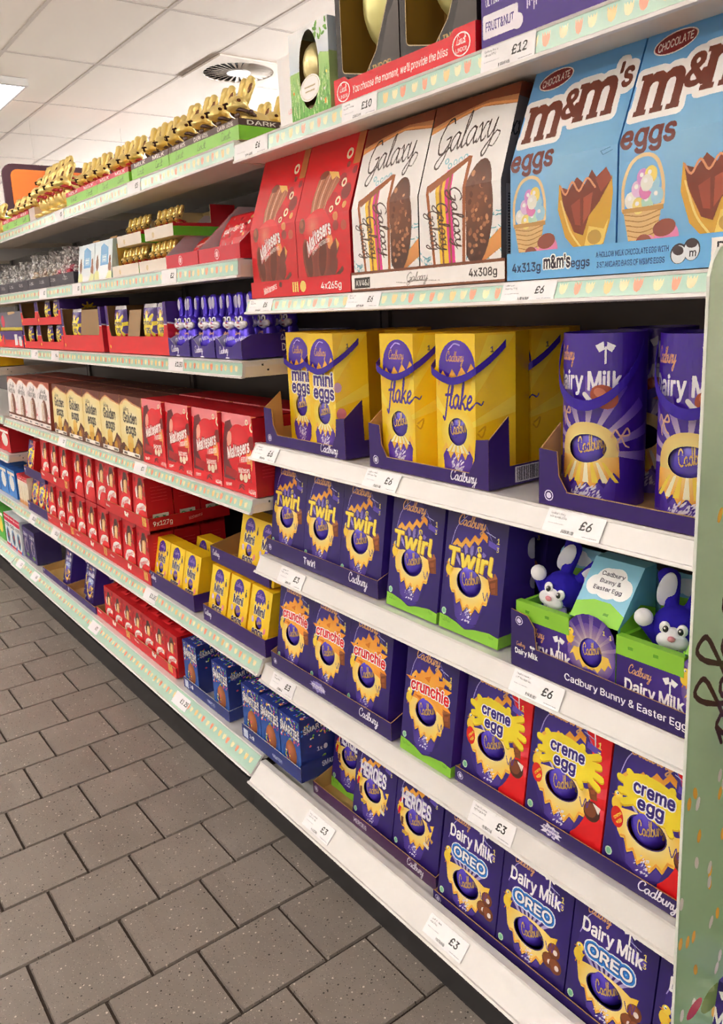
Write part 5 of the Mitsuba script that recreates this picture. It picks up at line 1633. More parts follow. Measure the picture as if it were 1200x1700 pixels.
fr = [(0, 0), (.384, 0), (.384, .047), (.36, .047), (.35, .033), (.036, .033), (.028, .047), (0, .047)]
fr = [(0, 0), (.384, 0), (.384, .048), (.335, .048), (.325, .040), (.045, .040), (.036, .048), (0, .048)]
lgo = lambda x: [(ell(x, .022, .021, .018).difference(ell(x, .022, .0185, .0157)), '#fbeceb'), (script('Lindt', x, .026, .007, wt=.2, w=.024), '#fbeceb'), (text('LINDOR', x, .014, .006, w=.026), '#fbeceb')]
items = lgo(.030) + lgo(.352) + [(text("You choose the moment, we'll provide the bliss", .19, .020, .0125, w=.262, shear=10), '#fdf0ee')]
k = thing('display_tray', 'red tray with a white slogan holding two black egg boxes on the top shelf', 'tray')
put(k, tray(.384, .16, fr, [(0, 0), (.16, 0), (.16, .07), (0, .048)], art=case_art(.384, fr, items, '#dc1f2a'), col='#c4141f', kraft='#d8cfc4').ply('card'), at(-1.358, .982, Z))
for i in range(2):
    t = thing('egg_box', f'{("left", "right")[i]} of two black egg boxes with a curved window in the red tray', 'egg box', 'black egg boxes')
    hole = shapely.transform(poly((14, 34), (46, 26), (60, 40), (72, 64), (86, 92), (86, 128), (14, 128)).buffer(5, quad_segs=4), lambda v: v)
    a = Art(100, 152, vgrad(0, 152, '#140f0e', '#1e1816'), hole=hole)
    a.add(hole.buffer(.9), '#c9b48c').add(ell(30, 142, 26, 16, -8), '#b9b4b0').add(ell(30, 142, 24, 14, -8), '#2a2422').add(text('Lindt', 30, 144, 8, w=30, rot=-6), '#e9e5e0')
    a.add(poly((60, 0), (100, 0), (100, 80), (84, 62)), vgrad(0, 90, '#2a2422', '#4a4340')).add(text('LINDOR', 70, 22, 6, w=34), '#c9a25c')
    M = at(-1.352 + .189 * i, .988, Z + .002)
    part(t, 'carton', carton(a, .186, .283, .11, 0, '#15100f').ply('card'), M)
    m = ico.copy()
    m.vertices = np.array(m.vertices) * [.055, .045, .085]
    crumple(m, .001, 90, i)
    part(t, 'chocolate_egg', MB().mesh(m, '#d9d78e').ply('foil', smooth=True), M @ at(.102, .050, .165, 0), label='pale yellow green egg with dark flecks')
    part(t, 'inner_lining', MB().box(.006, .1, .01, .18, .103, .27, '#a07c36').box(.003, .006, .01, .006, .1, .27, '#8a6a2c').ply('card'), M, label='gold brown lining')

t = thing('sharing_box', 'wide purple box with white lettering at the top edge of the picture', 'box')
W = .46
a = Art(W, .20, '#371a74')
a.add(text('ULTIMATE', .030, .066, .0095, w=.042, rot=3), '#f2eef8').add(sbox(.006, .018, .072, .046).buffer(.003), '#f2eef8').add(text('FRUIT&NUT', .038, .032, .013, w=.058), '#3a2278').add(ell(.074, .024, .011), '#f2eef8')
rnd = random.Random(3)
a.add(unary_union([rect(.092 + .0042 * i, .03 + rnd.random() * .02, .0945 + .0042 * i, .12 - rnd.random() * .02) for i in range(12)]), '#d9cfe8')
a.add(text('SHARING', .148, .054, .015, w=.072), '#f2eef8').add(sbox(.195, .05, .26, .078).buffer(.003), '#f2eef8').add(text('DAIRY MILK', .228, .064, .011, w=.055), '#3a2278')
for x in (.32, .40):
    a.add(ell(x, .09, .03), '#7a4a2c').add(ell(x - .005, .095, .02), '#9c6a44')
put(t, carton(a, W, .20, .09, 0, '#3a1c78').ply('card'), at(-.964, .985, Z))

# ================================================================== bays further along the aisle
def case_front(w, h, col, items=(), **k):
    return case_art(w, [(0, 0), (w, 0), (w, h), (0, h)], items, col)


def simple_tray(label, x, y, z, w, d, h, col, items=(), back=None, side_art=None, kraft=KRAFT, group=None):
    k = thing('display_tray', label, 'tray', group)
    b = back or h
    put(k, tray(w, d, [(0, 0), (w, 0), (w, h), (0, h)], [(0, 0), (d, 0), (d, b), (0, h)], art=case_front(w, h, col, items), col=col, side_art=side_art, kraft=kraft).ply('card'), at(x, y, z))
    return k


CART = {}


def box_of(kind, x, y, z, label, group, w, h, d, setback, make, side, side_art=None, top_art=None, rz=0, name='egg_box', bsdf='card', window=None, top=None):
    if kind not in CART:
        CART[kind] = carton(make(), w, h, d, setback, side, top=top, side_art=side_art() if side_art else None, top_art=top_art() if top_art else None).ply(bsdf)
    t = thing(name, label, 'egg box', group)
    M = at(x, y, z, rz)
    if window:
        part(t, 'carton', CART[kind], M)
        cx, cz, s = window
        part(t, 'foil_egg', EGGS[len(_taken) % 3], M @ at(cx - .004, setback * cz / h + .031 * s, cz, 25, s), label='small purple foil egg behind the round window')
    else:
        put(t, CART[kind], M)
    return t


# ---- fifth shelf: yellow boxes and small red rabbit boxes
def mini_art():
    W, H = 100.0, 148.0
    hole = ell(50, 62, 15, 15)
    a = Art(W, H, vgrad(0, H, '#f6c51c', '#fbd52a'), hole=hole)
    a.add(ell(46, 118, 25, 26), '#3a2488')
    z1, lo = zig([(20, 104), (46, 106), (72, 112)], 4, 5, 6)
    a.add(poly(*z1, *lo[::-1], ).intersection(ell(46, 112, 28, 34)), '#f8dc5c').add(poly((20, 90), (72, 90), (72, 108), *lo[::-1]).intersection(ell(46, 110, 29, 30)), '#fbd22a')
    a.add(script('Cadbury', 45, 126, 6, wt=.24, w=34), '#a98cc8')
    for s, y, w in (('Mini', 91, 50), ('eggs', 40, 52)):
        a.outlined(text(s, 48, y, 21, w=w, round_=.03), '#241748', '#fff6d0', 1.6)
    a.add(poly((28, 56), (50, 30), (72, 56), (70, 26), (50, 18), (30, 26)).difference(ell(48, 40, 26, 12)), '#fbe27c')
    z2, _ = zig([(26, 28), (50, 20), (74, 30)], 4, 5, 0)
    a.add(poly(*z2, (70, 0), (30, 0)), '#3f2890')
    sparkle(a, 50, 10, 10, 7, 14, 7, s=2.4)
    a.add(ell(20, 66, 6, 8, 20), '#cdb7d6').add(ell(80, 50, 5, 9, -20), '#e27f96').add(text('1', 84, 122, 9), '#3b2a50').add(ell(84, 112, 4, 6), '#3b2a50')
    return a


def mini_box(x, y, z, label, rz=0, window=True):
    return box_of('mini', x, y, z, label, 'yellow speckled egg boxes', .110, .163, .085, .036, mini_art, '#f4c31c', rz=rz, window=(.055, .068, .62) if window else None)


Z = LS['L5'][3] + .003
simple_tray('dark purple tray under three yellow boxes beside the red boxes', -2.532, .955, Z, .345, .30, .055, '#281254', [(script('Cadbury', .032, .035, .010, wt=.24, w=.045), '#efeaf8')], side_art=None)
for i in range(3):
    mini_box(-2.530 + .114 * i, .960, Z + .003, f'{first(i)} from the left of the front yellow boxes next to the red boxes')
for i in range(2):
    mini_box(-2.43 + .114 * i, 1.06, Z + .003, f'{first(i)} yellow box in the second row of the tray next to the red boxes', window=False)
mini_box(-2.315, 1.16, Z + .003, 'yellow box in the third row, against the upper purple tray', window=False)
simple_tray('dark purple tray under three yellow boxes at the right end of the bay', -2.118, .953, Z, .368, .30, .05, '#281254', [(script('Cadbury', .03, .026, .009, wt=.24, w=.045), '#efeaf8')],
            side_art=Art(.30, .05, '#281254').add(roundel(.06, .026, .02), '#d9d2ec').add(script('Cadbury', .06, .028, .005, wt=.25, w=.026), '#281254'))
for i in range(3):
    t = mini_box(-2.112 + .120 * i, .959, Z + .003, f'{first(i)} from the left of the lower yellow boxes at the bay end')
for i in range(3):
    mini_box(-2.112 + .120 * i, 1.055, Z + .003, f'{first(i)} yellow box in the second row at the bay end', window=False)
simple_tray('upper dark purple tray stacked on the yellow boxes, kraft inside', -2.135, 1.002, Z + .172, .345, .2, .047, '#281254', [(script('Cadbury', .035, .026, .009, wt=.24, w=.045), '#efeaf8')], back=.085)
for i in range(2):
    mini_box(-1.985 + .098 * i, 1.006, Z + .175, f'{("left", "right")[i]} yellow box standing in the upper stacked tray')


def red_art():
    W, H = 100.0, 148.0
    a = Art(W, H, radial(50, 60, 100, '#da1c26', '#a81420'))
    a.add(ell(50, 38, 44, 42), radial(50, 40, 44, '#ea3038', '#d41a24'), 12)
    a.add(poly((34, 78), (30, 104), (40, 128), (58, 134), (70, 120), (68, 92), (62, 76)), '#4a2420').add(poly((38, 76), (40, 108), (54, 116), (66, 108), (62, 74)), radial(50, 90, 30, '#f6cf96', '#d8904e'), 9).add(ell(48, 122, 9, 11, 10), '#3a1a1a').add(ell(50, 100, 3, 12), '#f9e2b8')
    a.add(poly((16, 96), (26, 110), (30, 92), (32, 72), (22, 78)), '#f4eee6')
    for x, y, r, c in ((80, 92, 7, '#8e1a1e'), (86, 60, 6, '#e88a4a'), (78, 118, 5, '#e6a25c'), (88, 132, 7, '#8e1a1e'), (16, 124, 6, '#8e1a1e')):
        a.add(ell(x, y, r), c)
    g = poly((14, 18), (16, 40), (28, 56), (46, 64), (70, 66), (86, 60), (84, 46), (64, 48), (46, 44), (34, 34), (28, 16))
    a.add(g, '#f8f5f2')
    t = text('Maltesers', 50, 50, 11, w=56, shear=8)
    a.add(affinity.rotate(t, 22, origin=(50, 50)), '#d9434a')
    return a


def red_side():
    a = Art(.10, .185, '#c01822')
    a.add(rect(.02, .012, .08, .052), '#e9e6dc').add(ell(.034, .032, .012), '#2f8a4a').add(ell(.034, .033, .006, .008), '#e9e6dc').add(rect(.052, .022, .074, .030), '#3f9a5a').add(rect(.058, .03, .068, .044), '#3f9a5a')
    a.add(rect(.0, .18, .1, .185), '#a3121c').add(unary_union([rect(.02, .10 + .012 * i, .08, .102 + .012 * i) for i in range(5)]), '#d84a50')
    return a


def red_box(x, y, z, label, s=1.0):
    return box_of('red', x, y, z, label, 'small red rabbit boxes', .128, .188, .095, .012, red_art, '#bf1822', side_art=red_side)


lipt = lambda w: [(text('Maltesers', .035, .024, .008, w=.04, shear=8, rot=-4), '#fbeeea'), (unary_union([ell(w * .5, .024, .010), ell(w * .5 + .016, .02, .007), ell(w * .5 + .024, .028, .005)]), '#f6ece0'), (unary_union([rect(w - .055 + .012 * i, .010, w - .047 + .012 * i, .04) for i in range(3)]), '#e9c25c')]
for i in range(3):
    simple_tray(f'{first(i)} from the left of the lower red trays on the fifth shelf', -3.722 + .401 * i, .952, Z, .399, .30, .042, '#c91a24', lipt(.399))
side = Art(.30, .042, '#b5141e').add(text('9x127g', .05, .022, .016, w=.07), '#f6e9e4').add(text('Maltesers', .17, .022, .011, w=.05, rot=8), '#e6a09c')
for i, (x, w) in enumerate(((-3.745, .41), (-2.91, .42))):
    simple_tray(f'{("left", "right")[i]} of the red trays stacked on the lower red boxes', x, .954, Z + .199, w, .30, .042, '#c91a24', lipt(w), side_art=side if i else None)
for i in range(9):
    red_box(-3.720 + .1335 * i, .957, Z + .003, f'{first(i)} from the left in the lower row of small red rabbit boxes')
for i in range(9):
    up = .201 if i not in (3, 4, 5) else .195
    red_box(-3.742 + .1388 * i, .957 + (.012 if i in (3, 4, 5) else 0), Z + up, f'{first(i)} from the left in the upper row of small red rabbit boxes')
for r in (1, 2):
    red_box(-2.632, .957 + .098 * r, Z + .201, f'red rabbit box in the {("second", "third")[r - 1]} row of the upper stack, facing the yellow boxes')
    red_box(-2.652, .957 + .098 * r, Z + .003, f'red rabbit box in the {("second", "third")[r - 1]} row of the lower stack beside the yellow boxes')

# small purple egg boxes and pale sweets at the far end of that shelf
PB = dict(w=.112, h=.165, d=.085)
simple_tray('dark purple tray of small purple egg boxes left of the red boxes', -4.05, .953, Z, .345, .26, .045, '#281254', [(scaled(GLASS, .012, .02, .024), '#efeaf8')])
simple_tray('dark purple tray stacked above the small purple egg boxes', -4.05, .956, Z + .174, .345, .26, .045, '#281254', [(scaled(GLASS, .012, .02, .024), '#efeaf8')], back=.09)
for i in range(3):
    purple_box('cream', -4.045 + .1128 * i, .960, Z + .003, f'{first(i)} from the left of the small yellow splat boxes beside the red boxes', 'small yellow splat boxes', name='egg_box', **PB)
purple_box('cream', -4.045, .962, Z + .177, 'small yellow splat box alone in the upper tray at the far end', 'small yellow splat boxes', **PB)


def pale_art():
    a = Art(100, 170, '#f2ead8')
    a.add(rect(0, 140, 100, 170), '#c81e32').add(text('MILK', 50, 150, 10, w=60), '#f6e4e0').add(poly((0, 0), (100, 0), (100, 16), (60, 30), (30, 22), (0, 30)), '#c8884a').add(unary_union([poly((18 + 22 * i, 30), (24 + 22 * i, 120), (32 + 22 * i, 118), (34 + 22 * i, 30)) for i in range(3)]), '#e3d2a8')
    return a


for i in range(4):
    box_of('pale', -4.245 + .047 * i, .962, Z, f'{first(i)} narrow cream box with red top left of the small purple boxes', 'narrow cream boxes', .045, .150, .12, 0, pale_art, '#efe6d2', top='#c81e32', name='sweet_box')

# ---- base shelf
Z = LS['L6'][3] + .003


def smart_dots(a, x0, x1, y0, y1, n, seed, s=2.2):
    rnd = random.Random(seed)
    by = {}
    for _ in range(n):
        c = rnd.choice(('#e8d84a', '#e0457a', '#4a9ae8', '#f2f2f2', '#ef7a34', '#6cc04a', '#a05ac8', '#f6e9a0'))
        by.setdefault(c, []).append(ell(rnd.uniform(x0, x1), rnd.uniform(y0, y1), s * rnd.uniform(.7, 1.2), s * rnd.uniform(.5, .9), rnd.uniform(0, 180), q=2))
    for c, g in by.items():
        a.add(unary_union(g), c)


def smart_art():
    W, H = 100.0, 160.0
    a = Art(W, H, vgrad(0, H, '#1f63b8', '#1a2c7c'))
    smart_dots(a, 3, 97, 92, 156, 84, 1, 3.6)
    a.add(ell(50, 48, 38, 34), radial(50, 50, 36, '#2f86d0', '#173c86', 34), 9)
    a.add(text('SMARTIES', 50, 120, 24, w=92, rot=-4, round_=.04).buffer(1.6), '#101a4c').add(text('SMARTIES', 50, 120, 24, w=92, rot=-4, round_=.04), '#f4f2ee')
    a.add(ell(52, 56, 27, 38, -6), radial(44, 68, 42, '#c4754a', '#743a1c', 46), 9)
    smart_dots(a, 22, 46, 28, 58, 16, 4, 3)
    a.add(poly((34, 62), (40, 44), (34, 34), (28, 46)), '#131f5c')
    a.add(ell(86, 22, 4, 5), '#49a0d8').add(ell(70, 94, 4, 3), '#e05a6a')
    return a


def smart_side():
    a = Art(.11, .165, '#1a2768')
    g = Art(1, 1, '#000000')
    rnd = random.Random(3)
    smart_dots(a, .005, .105, .104, .160, 56, 6, .0036)
    a.add(text('SMARTIES', .055, .134, .014, w=.088, rot=6).buffer(.0012), '#101848').add(text('SMARTIES', .055, .134, .014, w=.088, rot=6), '#f4f2ee')
    a.add(text('1x', .058, .07, .011), '#e8e8ee').add(ell(.076, .07, .006, .0075), '#e8e8ee').add(ell(.07, .045, .007, .004, 20), '#9cc04a').add(ell(.03, .085, .004, .003), '#e05a6a')
    return a


def smart_top():
    a = Art(100, 100, '#1b2a72')
    smart_dots(a, 6, 94, 14, 88, 60, 9, 4)
    a.add(text('SMARTIES', 50, 54, 15, w=66, rot=-3).buffer(2), '#101848').add(text('SMARTIES', 50, 54, 15, w=66, rot=-3), '#f4f2ee')
    return a


def navy_box(x, y, z, label):
    return box_of('navy', x, y, z, label, 'navy speckled egg boxes', .098, .160, .11, 0, smart_art, '#131c54', side_art=smart_side, top_art=smart_top)


def smart_lip(w):
    return [(text('1x', .05, .018, .011), '#e6e8f2'), (ell(.064, .018, .005, .007), '#e6e8f2'), (text('SMARTIES', w * .62, .016, .010, w=.05), '#c8d2ee'), (rect(.008, .004, .034, .03), '#c9d4ec')]


sd2 = Art(.24, .05, '#16215e').add(text('SMARTIES', .10, .03, .014, w=.07), '#e6e8f2')
simple_tray('navy tray with two navy boxes and an empty middle space', -2.275, .934, Z, .31, .24, .035, '#1a2768', smart_lip(.31), kraft='#d8d4ce', back=.05)
navy_box(-2.272, .940, Z + .003, 'navy box with a chocolate egg, left of the empty space in the tray')
navy_box(-2.068, .940, Z + .003, 'navy box with a chocolate egg, right of the empty space in the tray')
navy_box(-2.165, 1.06, Z + .003, 'navy box in the second row behind the empty space')
navy_box(-2.270, 1.06, Z + .003, 'navy box in the second row behind the left navy box')
simple_tray('navy tray holding three navy boxes at the joint of the two bays', -1.875, .928, Z, .308, .24, .04, '#1a2768', smart_lip(.308), kraft='#d8d4ce', back=.05, side_art=sd2)
for i in range(3):
    navy_box(-1.872 + .101 * i, .934, Z + .003, f'{first(i)} of three navy boxes side by side at the bay joint')

simple_tray('red tray with an empty kraft corner under the row of seven red boxes', -3.105, .936, Z, .765, .26, .036, '#c91a24', lipt(.38) + [(affinity.translate(g, .39, 0), c) for g, c in lipt(.37)])
CART['red_low'] = carton(red_art(), .0965, .142, .20, .006, '#b8141e', top='#c81822').ply('card')
for i in range(7):
    t = thing('egg_box', f'{first(i)} from the left of the row of red boxes on the base shelf', 'egg box', 'base shelf red boxes')
    M = at(-3.022 + .0985 * i, .942, Z + .003)
    part(t, 'carton', CART['red_low'], M)
    mb = MB()
    for j in range(2):
        mb.add([[.02 + .03 * j, .03, .1425], [.05 + .03 * j, .05, .150], [.06 + .02 * j, .03, .1425], [.03 + .03 * j, .06, .1425]], [[0, 2, 1], [0, 1, 3], [1, 2, 3]], '#d41f2a')
    part(t, 'top_flap', mb.ply('card'), M, label='torn red top flap')
for i in range(4):
    purple_box('oreo', (-3.706, -3.605, -3.402, -3.302)[i], (.985, .950, .978, .950)[i], Z + .003, f'{first(i)} from the left of the small purple boxes with white lettering on the base shelf', 'small white lettered boxes', w=.097, h=.158, d=.10)
simple_tray('purple tray with an empty kraft floor and white barcode edge on the base shelf', -3.845, .930, Z, .362, .25, .03, '#2a1558', [(scaled(GLASS, .010, .02, .016), '#efeaf8')], kraft='#c9a468', back=.055)
simple_tray('purple tray under four small purple boxes on the base shelf', -3.48, .932, Z, .37, .25, .03, '#2a1558', [(scaled(GLASS, .010, .02, .016), '#efeaf8')], back=.055)
def dark_art():
    a = Art(100, 150, '#2a1d58')
    a.add(text('Dairy', 50, 118, 18, w=70), '#e6e2f2').add(ell(48, 66, 30, 38), radial(48, 66, 36, '#e3d6b4', '#6a5a8a'), 10).add(ell(50, 62, 18, 26), '#2a1d58').add(poly((20, 20), (60, 10), (80, 24), (50, 30)), '#5a8a3a')
    return a


for i in range(2):
    box_of('dark', -4.185 + .112 * i, .938, Z + .002, f'{("left", "right")[i]} of two dark purple boxes with an oval picture near the far bay joint', 'dark purple boxes', .108, .165, .12, 0, dark_art, '#241a44')


def white_blue_art():
    a = Art(100, 165, '#e9eef2')
    a.add(rect(0, 128, 100, 165), '#d81e48').add(unary_union([ell(10 + 20 * i, 150, 7, 4) for i in range(5)]), '#f6eef0').add(text('KINDER', 50, 112, 16, w=84), '#20283c').add(ell(50, 56, 32, 42), '#8cb8dc').add(ell(52, 56, 22, 34), '#3a4a6a').add(ell(56, 58, 9, 12), '#c83a4a').add(rect(0, 0, 100, 12), '#c82a48').add(poly((70, 0), (100, 0), (100, 30)), '#2a6ac0')
    return a


for i in range(3):
    box_of('whiteblue', -4.520 + .108 * i, .930, Z, f'{first(i)} of three white boxes with pink tops and blue windows at the far bay joint', 'white and blue boxes', .105, .178, .10, 0, white_blue_art, '#dfe6ec', name='sweet_box')

# ---- fourth shelf: white, golden and red boxes
Z = LS['L4'][3] + .003


def minstrel_art():
    W, H = 100.0, 116.0
    a = Art(W, H, '#f6efee')
    a.add(poly((0, 99), (22, 110), (46, 112), (72, 106), (100, 98), (100, 116), (0, 116)), '#9a4a3a').add(stroke([(0, 98), (22, 109), (46, 111), (72, 105), (100, 97)], 2.5), '#e3b090')
    a.add(text('Minstrels', 46, 80, 14, w=68, bold=True), '#4a4448').add(script('Galaxy', 40, 92, 5, w=34), '#5a5054').add(poly((60, 88), (66, 104), (68, 88)), '#2a2224')
    a.add(ell(52, 34, 26, 38), '#6a3a2a').add(poly((28, 4), (26, 62), (50, 66), (56, 4)), '#f2ebe2').add(poly((32, 4), (32, 64), (37, 64), (38, 4)), '#c9a27a').add(poly((44, 4), (44, 64), (48, 66), (50, 4)), '#7a4a3a')
    a.add(poly((70, 10), (84, 50), (92, 50), (80, 8)), '#ecc6cc').add(ell(86, 30, 5, 3), '#d86a7a')
    a.add(rect(0, 0, 100, 14), '#efe6e2').add(rect(0, 13, 100, 18), '#5a2c1e').add(rect(0, 0, 100, 2.5), '#5a2c1e').add(unary_union([rect(8, 5, 30, 10), rect(60, 5, 90, 9)]), '#8a8488')
    return a


def golden_art():
    W, H = 100.0, 108.0
    a = Art(W, H, radial(50, 60, 80, '#f8efc8', '#ecd07a'))
    a.add(poly((0, 91), (18, 100), (36, 102), (62, 97), (100, 91), (100, 108), (0, 108)), '#5a2a20').add(stroke([(0, 90), (18, 99), (36, 101), (62, 96), (100, 90)], 2.2), '#d9a066').add(stroke([(10, 92), (30, 103), (60, 95), (95, 92)], 1.5), '#c88a5a')
    a.add(text('Golden', 46, 70, 18, w=62, round_=.03), '#2c211e').add(text('eggs', 48, 50, 18, w=46, round_=.03), '#2c211e').add(ell(24, 86, 8, 3, 8), '#e3d6a0').add(script('Galaxy', 30, 84, 4, w=26), '#5a4a2e')
    a.add(poly((30, 6), (32, 36), (44, 42), (56, 36), (60, 6)), vgrad(0, 44, '#c8962e', '#ecc86a')).add(poly((0, 0), (100, 0), (100, 28), (80, 38), (62, 18), (30, 14), (12, 24), (0, 20)), '#4a2418').add(poly((60, 10), (78, 30), (96, 22), (90, 8)), '#8a5226').add(ell(44, 16, 10, 10), '#d9a83c').add(ell(74, 14, 8, 8), '#c8922c').add(ell(22, 12, 7, 6), '#b8842a')
    a.add(rect(4, 0, 84, 9), '#efeae0').add(rect(0, 0, 100, 1.8), '#3a1c14').add(unary_union([rect(10, 3, 26, 7), rect(60, 3, 80, 7)]), '#6a625c')
    return a


def teaser_art():
    W, H = 100.0, 105.0
    a = Art(W, H, '#d91524')
    a.add(poly((0, 92), (0, 105), (90, 105), (100, 98), (60, 90), (30, 84)), '#f0868c').add(poly((4, 0), (2, 60), (10, 92), (26, 96), (38, 80), (40, 50), (36, 0)), '#5a2026').add(ell(50, 58, 36, 34), radial(40, 66, 40, '#e83a42', '#d21421'), 9)
    a.add(ell(22, 70, 7, 11, -12), '#f2a494').add(ell(80, 48, 8, 17, 8), '#eda05a').add(ell(86, 70, 9), '#6e1a1c').add(ell(88, 90, 6).difference(ell(88, 90, 3)), '#f6e4c4').add(ell(74, 96, 4).difference(ell(74, 96, 2)), '#f6e4c4').add(rect(80, 88, 100, 105).intersection(ell(100, 100, 14)), '#c0542c')
    g = affinity.rotate(text('Maltesers', 48, 58, 15, w=66, shear=10, round_=.04), 14, origin=(48, 58))
    a.outlined(g, '#fdf8f6', '#a60e18', 1.5)
    a.add(text('Teasers', 66, 48, 9, w=32, rot=10, shear=10), '#fbeee8')
    a.add(poly((8, 20), (70, 14), (68, 26), (10, 32)), '#a01820').add(poly((44, 14), (86, 18), (84, 42), (46, 40)), '#b8141e').add(text('Maltesers', 64, 32, 7, w=32, rot=6), '#fbeee8').add(unary_union([ell(56, 22, 5), ell(68, 22, 6), ell(78, 26, 4)]), '#f2dcc4')
    a.add(rect(0, 0, 100, 15), '#d81a26').add(text('Maltesers', 18, 8, 5, w=18, rot=8), '#fbeee8').add(unary_union([stroke([(48, 5), (56, 9), (64, 6)], 2), stroke([(50, 9), (58, 12), (64, 10)], 2)]), '#5a1418').add(text('4x248g', 86, 6, 6, w=20), '#fbeee8')
    return a


def teaser_side():
    a = Art(.13, .205, '#a8121c')
    a.add(unary_union([rect(.02, .05 + .009 * i, .09, .052 + .009 * i) for i in range(8)]), '#c4343c').add(rect(.06, .004, .125, .03), '#e8e6e4').add(unary_union([rect(.064 + .006 * i, .006, .0665 + .006 * i, .028) for i in range(10)]), '#26222a')
    return a


for i in range(4):
    for r in range(2):
        box_of('minstrel', -4.232 + .176 * i, .965 + .135 * r, Z, f'{first(i)} from the left of the white chocolate egg boxes, {"front" if r == 0 else "back"} row', 'white chocolate boxes', .174, .205, .13, .012, minstrel_art, '#8a4436', top='#7a3a2e')
for i in range(5):
    for r in range(2):
        box_of('golden', -3.478 + .1955 * i, .965 + .135 * r, Z, f'{first(i)} from the left of the golden yellow boxes, {"front" if r == 0 else "back"} row', 'golden yellow boxes', .193, .206, .13, .010, golden_art, '#ddb95a', top='#4a241c')
for i in range(4):
    for r in range(2):
        box_of('teaser', -2.497 + .187 * i, .963 + .135 * r, Z, f'{first(i)} from the left of the large red boxes with white slanted lettering, {"front" if r == 0 else "back"} row', 'large red boxes', .185, .207, .13, .012, teaser_art, '#b3131d', side_art=teaser_side, top='#a8121c')

# ---- third shelf: purple foil rabbits, red and purple cases
Z = LS['L3'][3] + .003
body = blob([[((0, 0, .030), (.029, .026, .03)), ((0, .002, .062), (.021, .019, .025))], [((0, -.002, .088), (.024, .021, .022))], [((-.012, .004, .104), .0085), ((-.0175, .006, .150), (.0105, .007, .013))], [((.012, .004, .104), .0085), ((.0185, .006, .150), (.0105, .007, .013))], [((0, 0, .004), (.024, .022, .005))]], .0045, 8)
crumple(body, .0007, 260)
RB = {'body': MB().mesh(body, '#3f24b4').ply('foil', smooth=True)}
RB['inner_ear'] = []
for sx in (-1, 1):
    m = ico.copy()
    m.vertices = np.array(m.vertices) * [.0056, .003, .018] + [sx * .0166, -.0012, .139]
    RB['inner_ear'].append(MB().mesh(m, '#d6d2ee').ply('gloss', smooth=True))
mz = blob([[((-.010, -.0165, .083), (.013, .008, .010)), ((.010, -.0165, .083), (.013, .008, .010))], [((0, -.018, .079), (.012, .008, .010))], [((0, -.0165, .092), (.0065, .006, .012))]], .003, 6)
RB['face'] = MB().mesh(mz, '#f1eff6').ply('gloss', smooth=True)
mb = MB()
for sx in (-1, 1):
    for rr, c, dy in (((.0055, .003, .0075), '#ffffff', 0), ((.0028, .002, .0045), '#14121c', -.0022)):
        m = trimesh.creation.icosphere(2)
        m.vertices = np.array(m.vertices) * rr + [sx * .0095, -.0222 + dy, .096]
        mb.mesh(m, c)
m = trimesh.creation.icosphere(2)
m.vertices = np.array(m.vertices) * [.0035, .0025, .0025] + [0, -.0265, .087]
mb.mesh(m, '#e58aa0')
m = trimesh.creation.icosphere(2)
m.vertices = np.array(m.vertices) * [.006, .002, .0018] + [0, -.0255, .077]
mb.mesh(m, '#8a3a4a')
RB['eyes_and_nose'] = mb.ply('gloss', smooth=True)
a = Art(.06, .03, '#000000', canvas=unary_union([text('Dairy Milk', .03, .006, .0095, w=.05, rot=8), script('Cadbury', .026, .020, .004, wt=.26, w=.026, rot=8)]))
a.L = [(text('Dairy Milk', .03, .006, .0095, w=.05, rot=8), '#f4f2fa', None), (script('Cadbury', .026, .020, .004, wt=.26, w=.026, rot=8), '#d9a07a', None)]
mb = MB()
mb.sheet(a, lambda v: np.stack([.031 * np.sin((v[:, 0] - .03) / .031), -.0285 * np.cos((v[:, 0] - .03) / .031), v[:, 1] + .040], 1))
RB['lettering'] = mb.ply('card')


def purple_rabbit(x, y, z, label, group='purple foil rabbits', rz=12):
    t = thing('chocolate_rabbit', label, 'chocolate rabbit', group)
    for k_, p in [(k_, q) for k_, p in RB.items() for q in (p if isinstance(p, list) else [p])]:
        part(t, k_, p, at(x, y, z, rz), label={'body': 'shiny purple foil body', 'inner_ear': 'lilac white inner ear', 'face': 'white muzzle', 'eyes_and_nose': 'black and white eyes with pink nose', 'lettering': 'white lettering'}[k_])


for i, x in enumerate((-2.222, -2.068, -1.922)):
    w = .138
    fr = [(0, 0), (w, 0), (w, .046), (w - .012, .046), (w - .05, .030), (.04, .030), (.012, .05), (0, .052)]
    ar = Art(w, .055, '#2c1a6c', canvas=Polygon(fr)).add(script('Cadbury', .042, .018, .009, wt=.25, w=.05, rot=4), '#f2effa').add(rect(.05, 0, .07, .004), '#e8e4f0')
    sdd = Art(.34, .06, '#2a1866', canvas=Polygon([(0, 0), (.34, 0), (.34, .06), (.03, .06), (0, .046)])).add(text('Dairy Milk', .16, .024, .018, w=.085), '#f2effa').add(script('Cadbury', .135, .045, .007, wt=.24, w=.04), '#f2effa').add(scaled(GLASS, .009, .185, .046), '#f2effa')
    k = thing('display_tray', f'{first(i)} from the left of the indigo trays of purple foil rabbits', 'tray', 'rabbit trays')
    put(k, tray(w, .34, fr, [(0, 0), (.34, 0), (.34, .06), (.03, .06), (0, .046)], art=ar, side_art=sdd, col='#2a1866', kraft='#d9d4de').ply('card'), at(x, .968, Z))
    for j in range(2):
        for r in range(3 if i == 2 else 2):
            purple_rabbit(x + .038 + .062 * j, 1.006 + .066 * r, Z + .003, f'{("left", "right")[j]} purple foil rabbit of the {("front", "middle", "back")[r]} pair in the {first(i)} indigo tray')


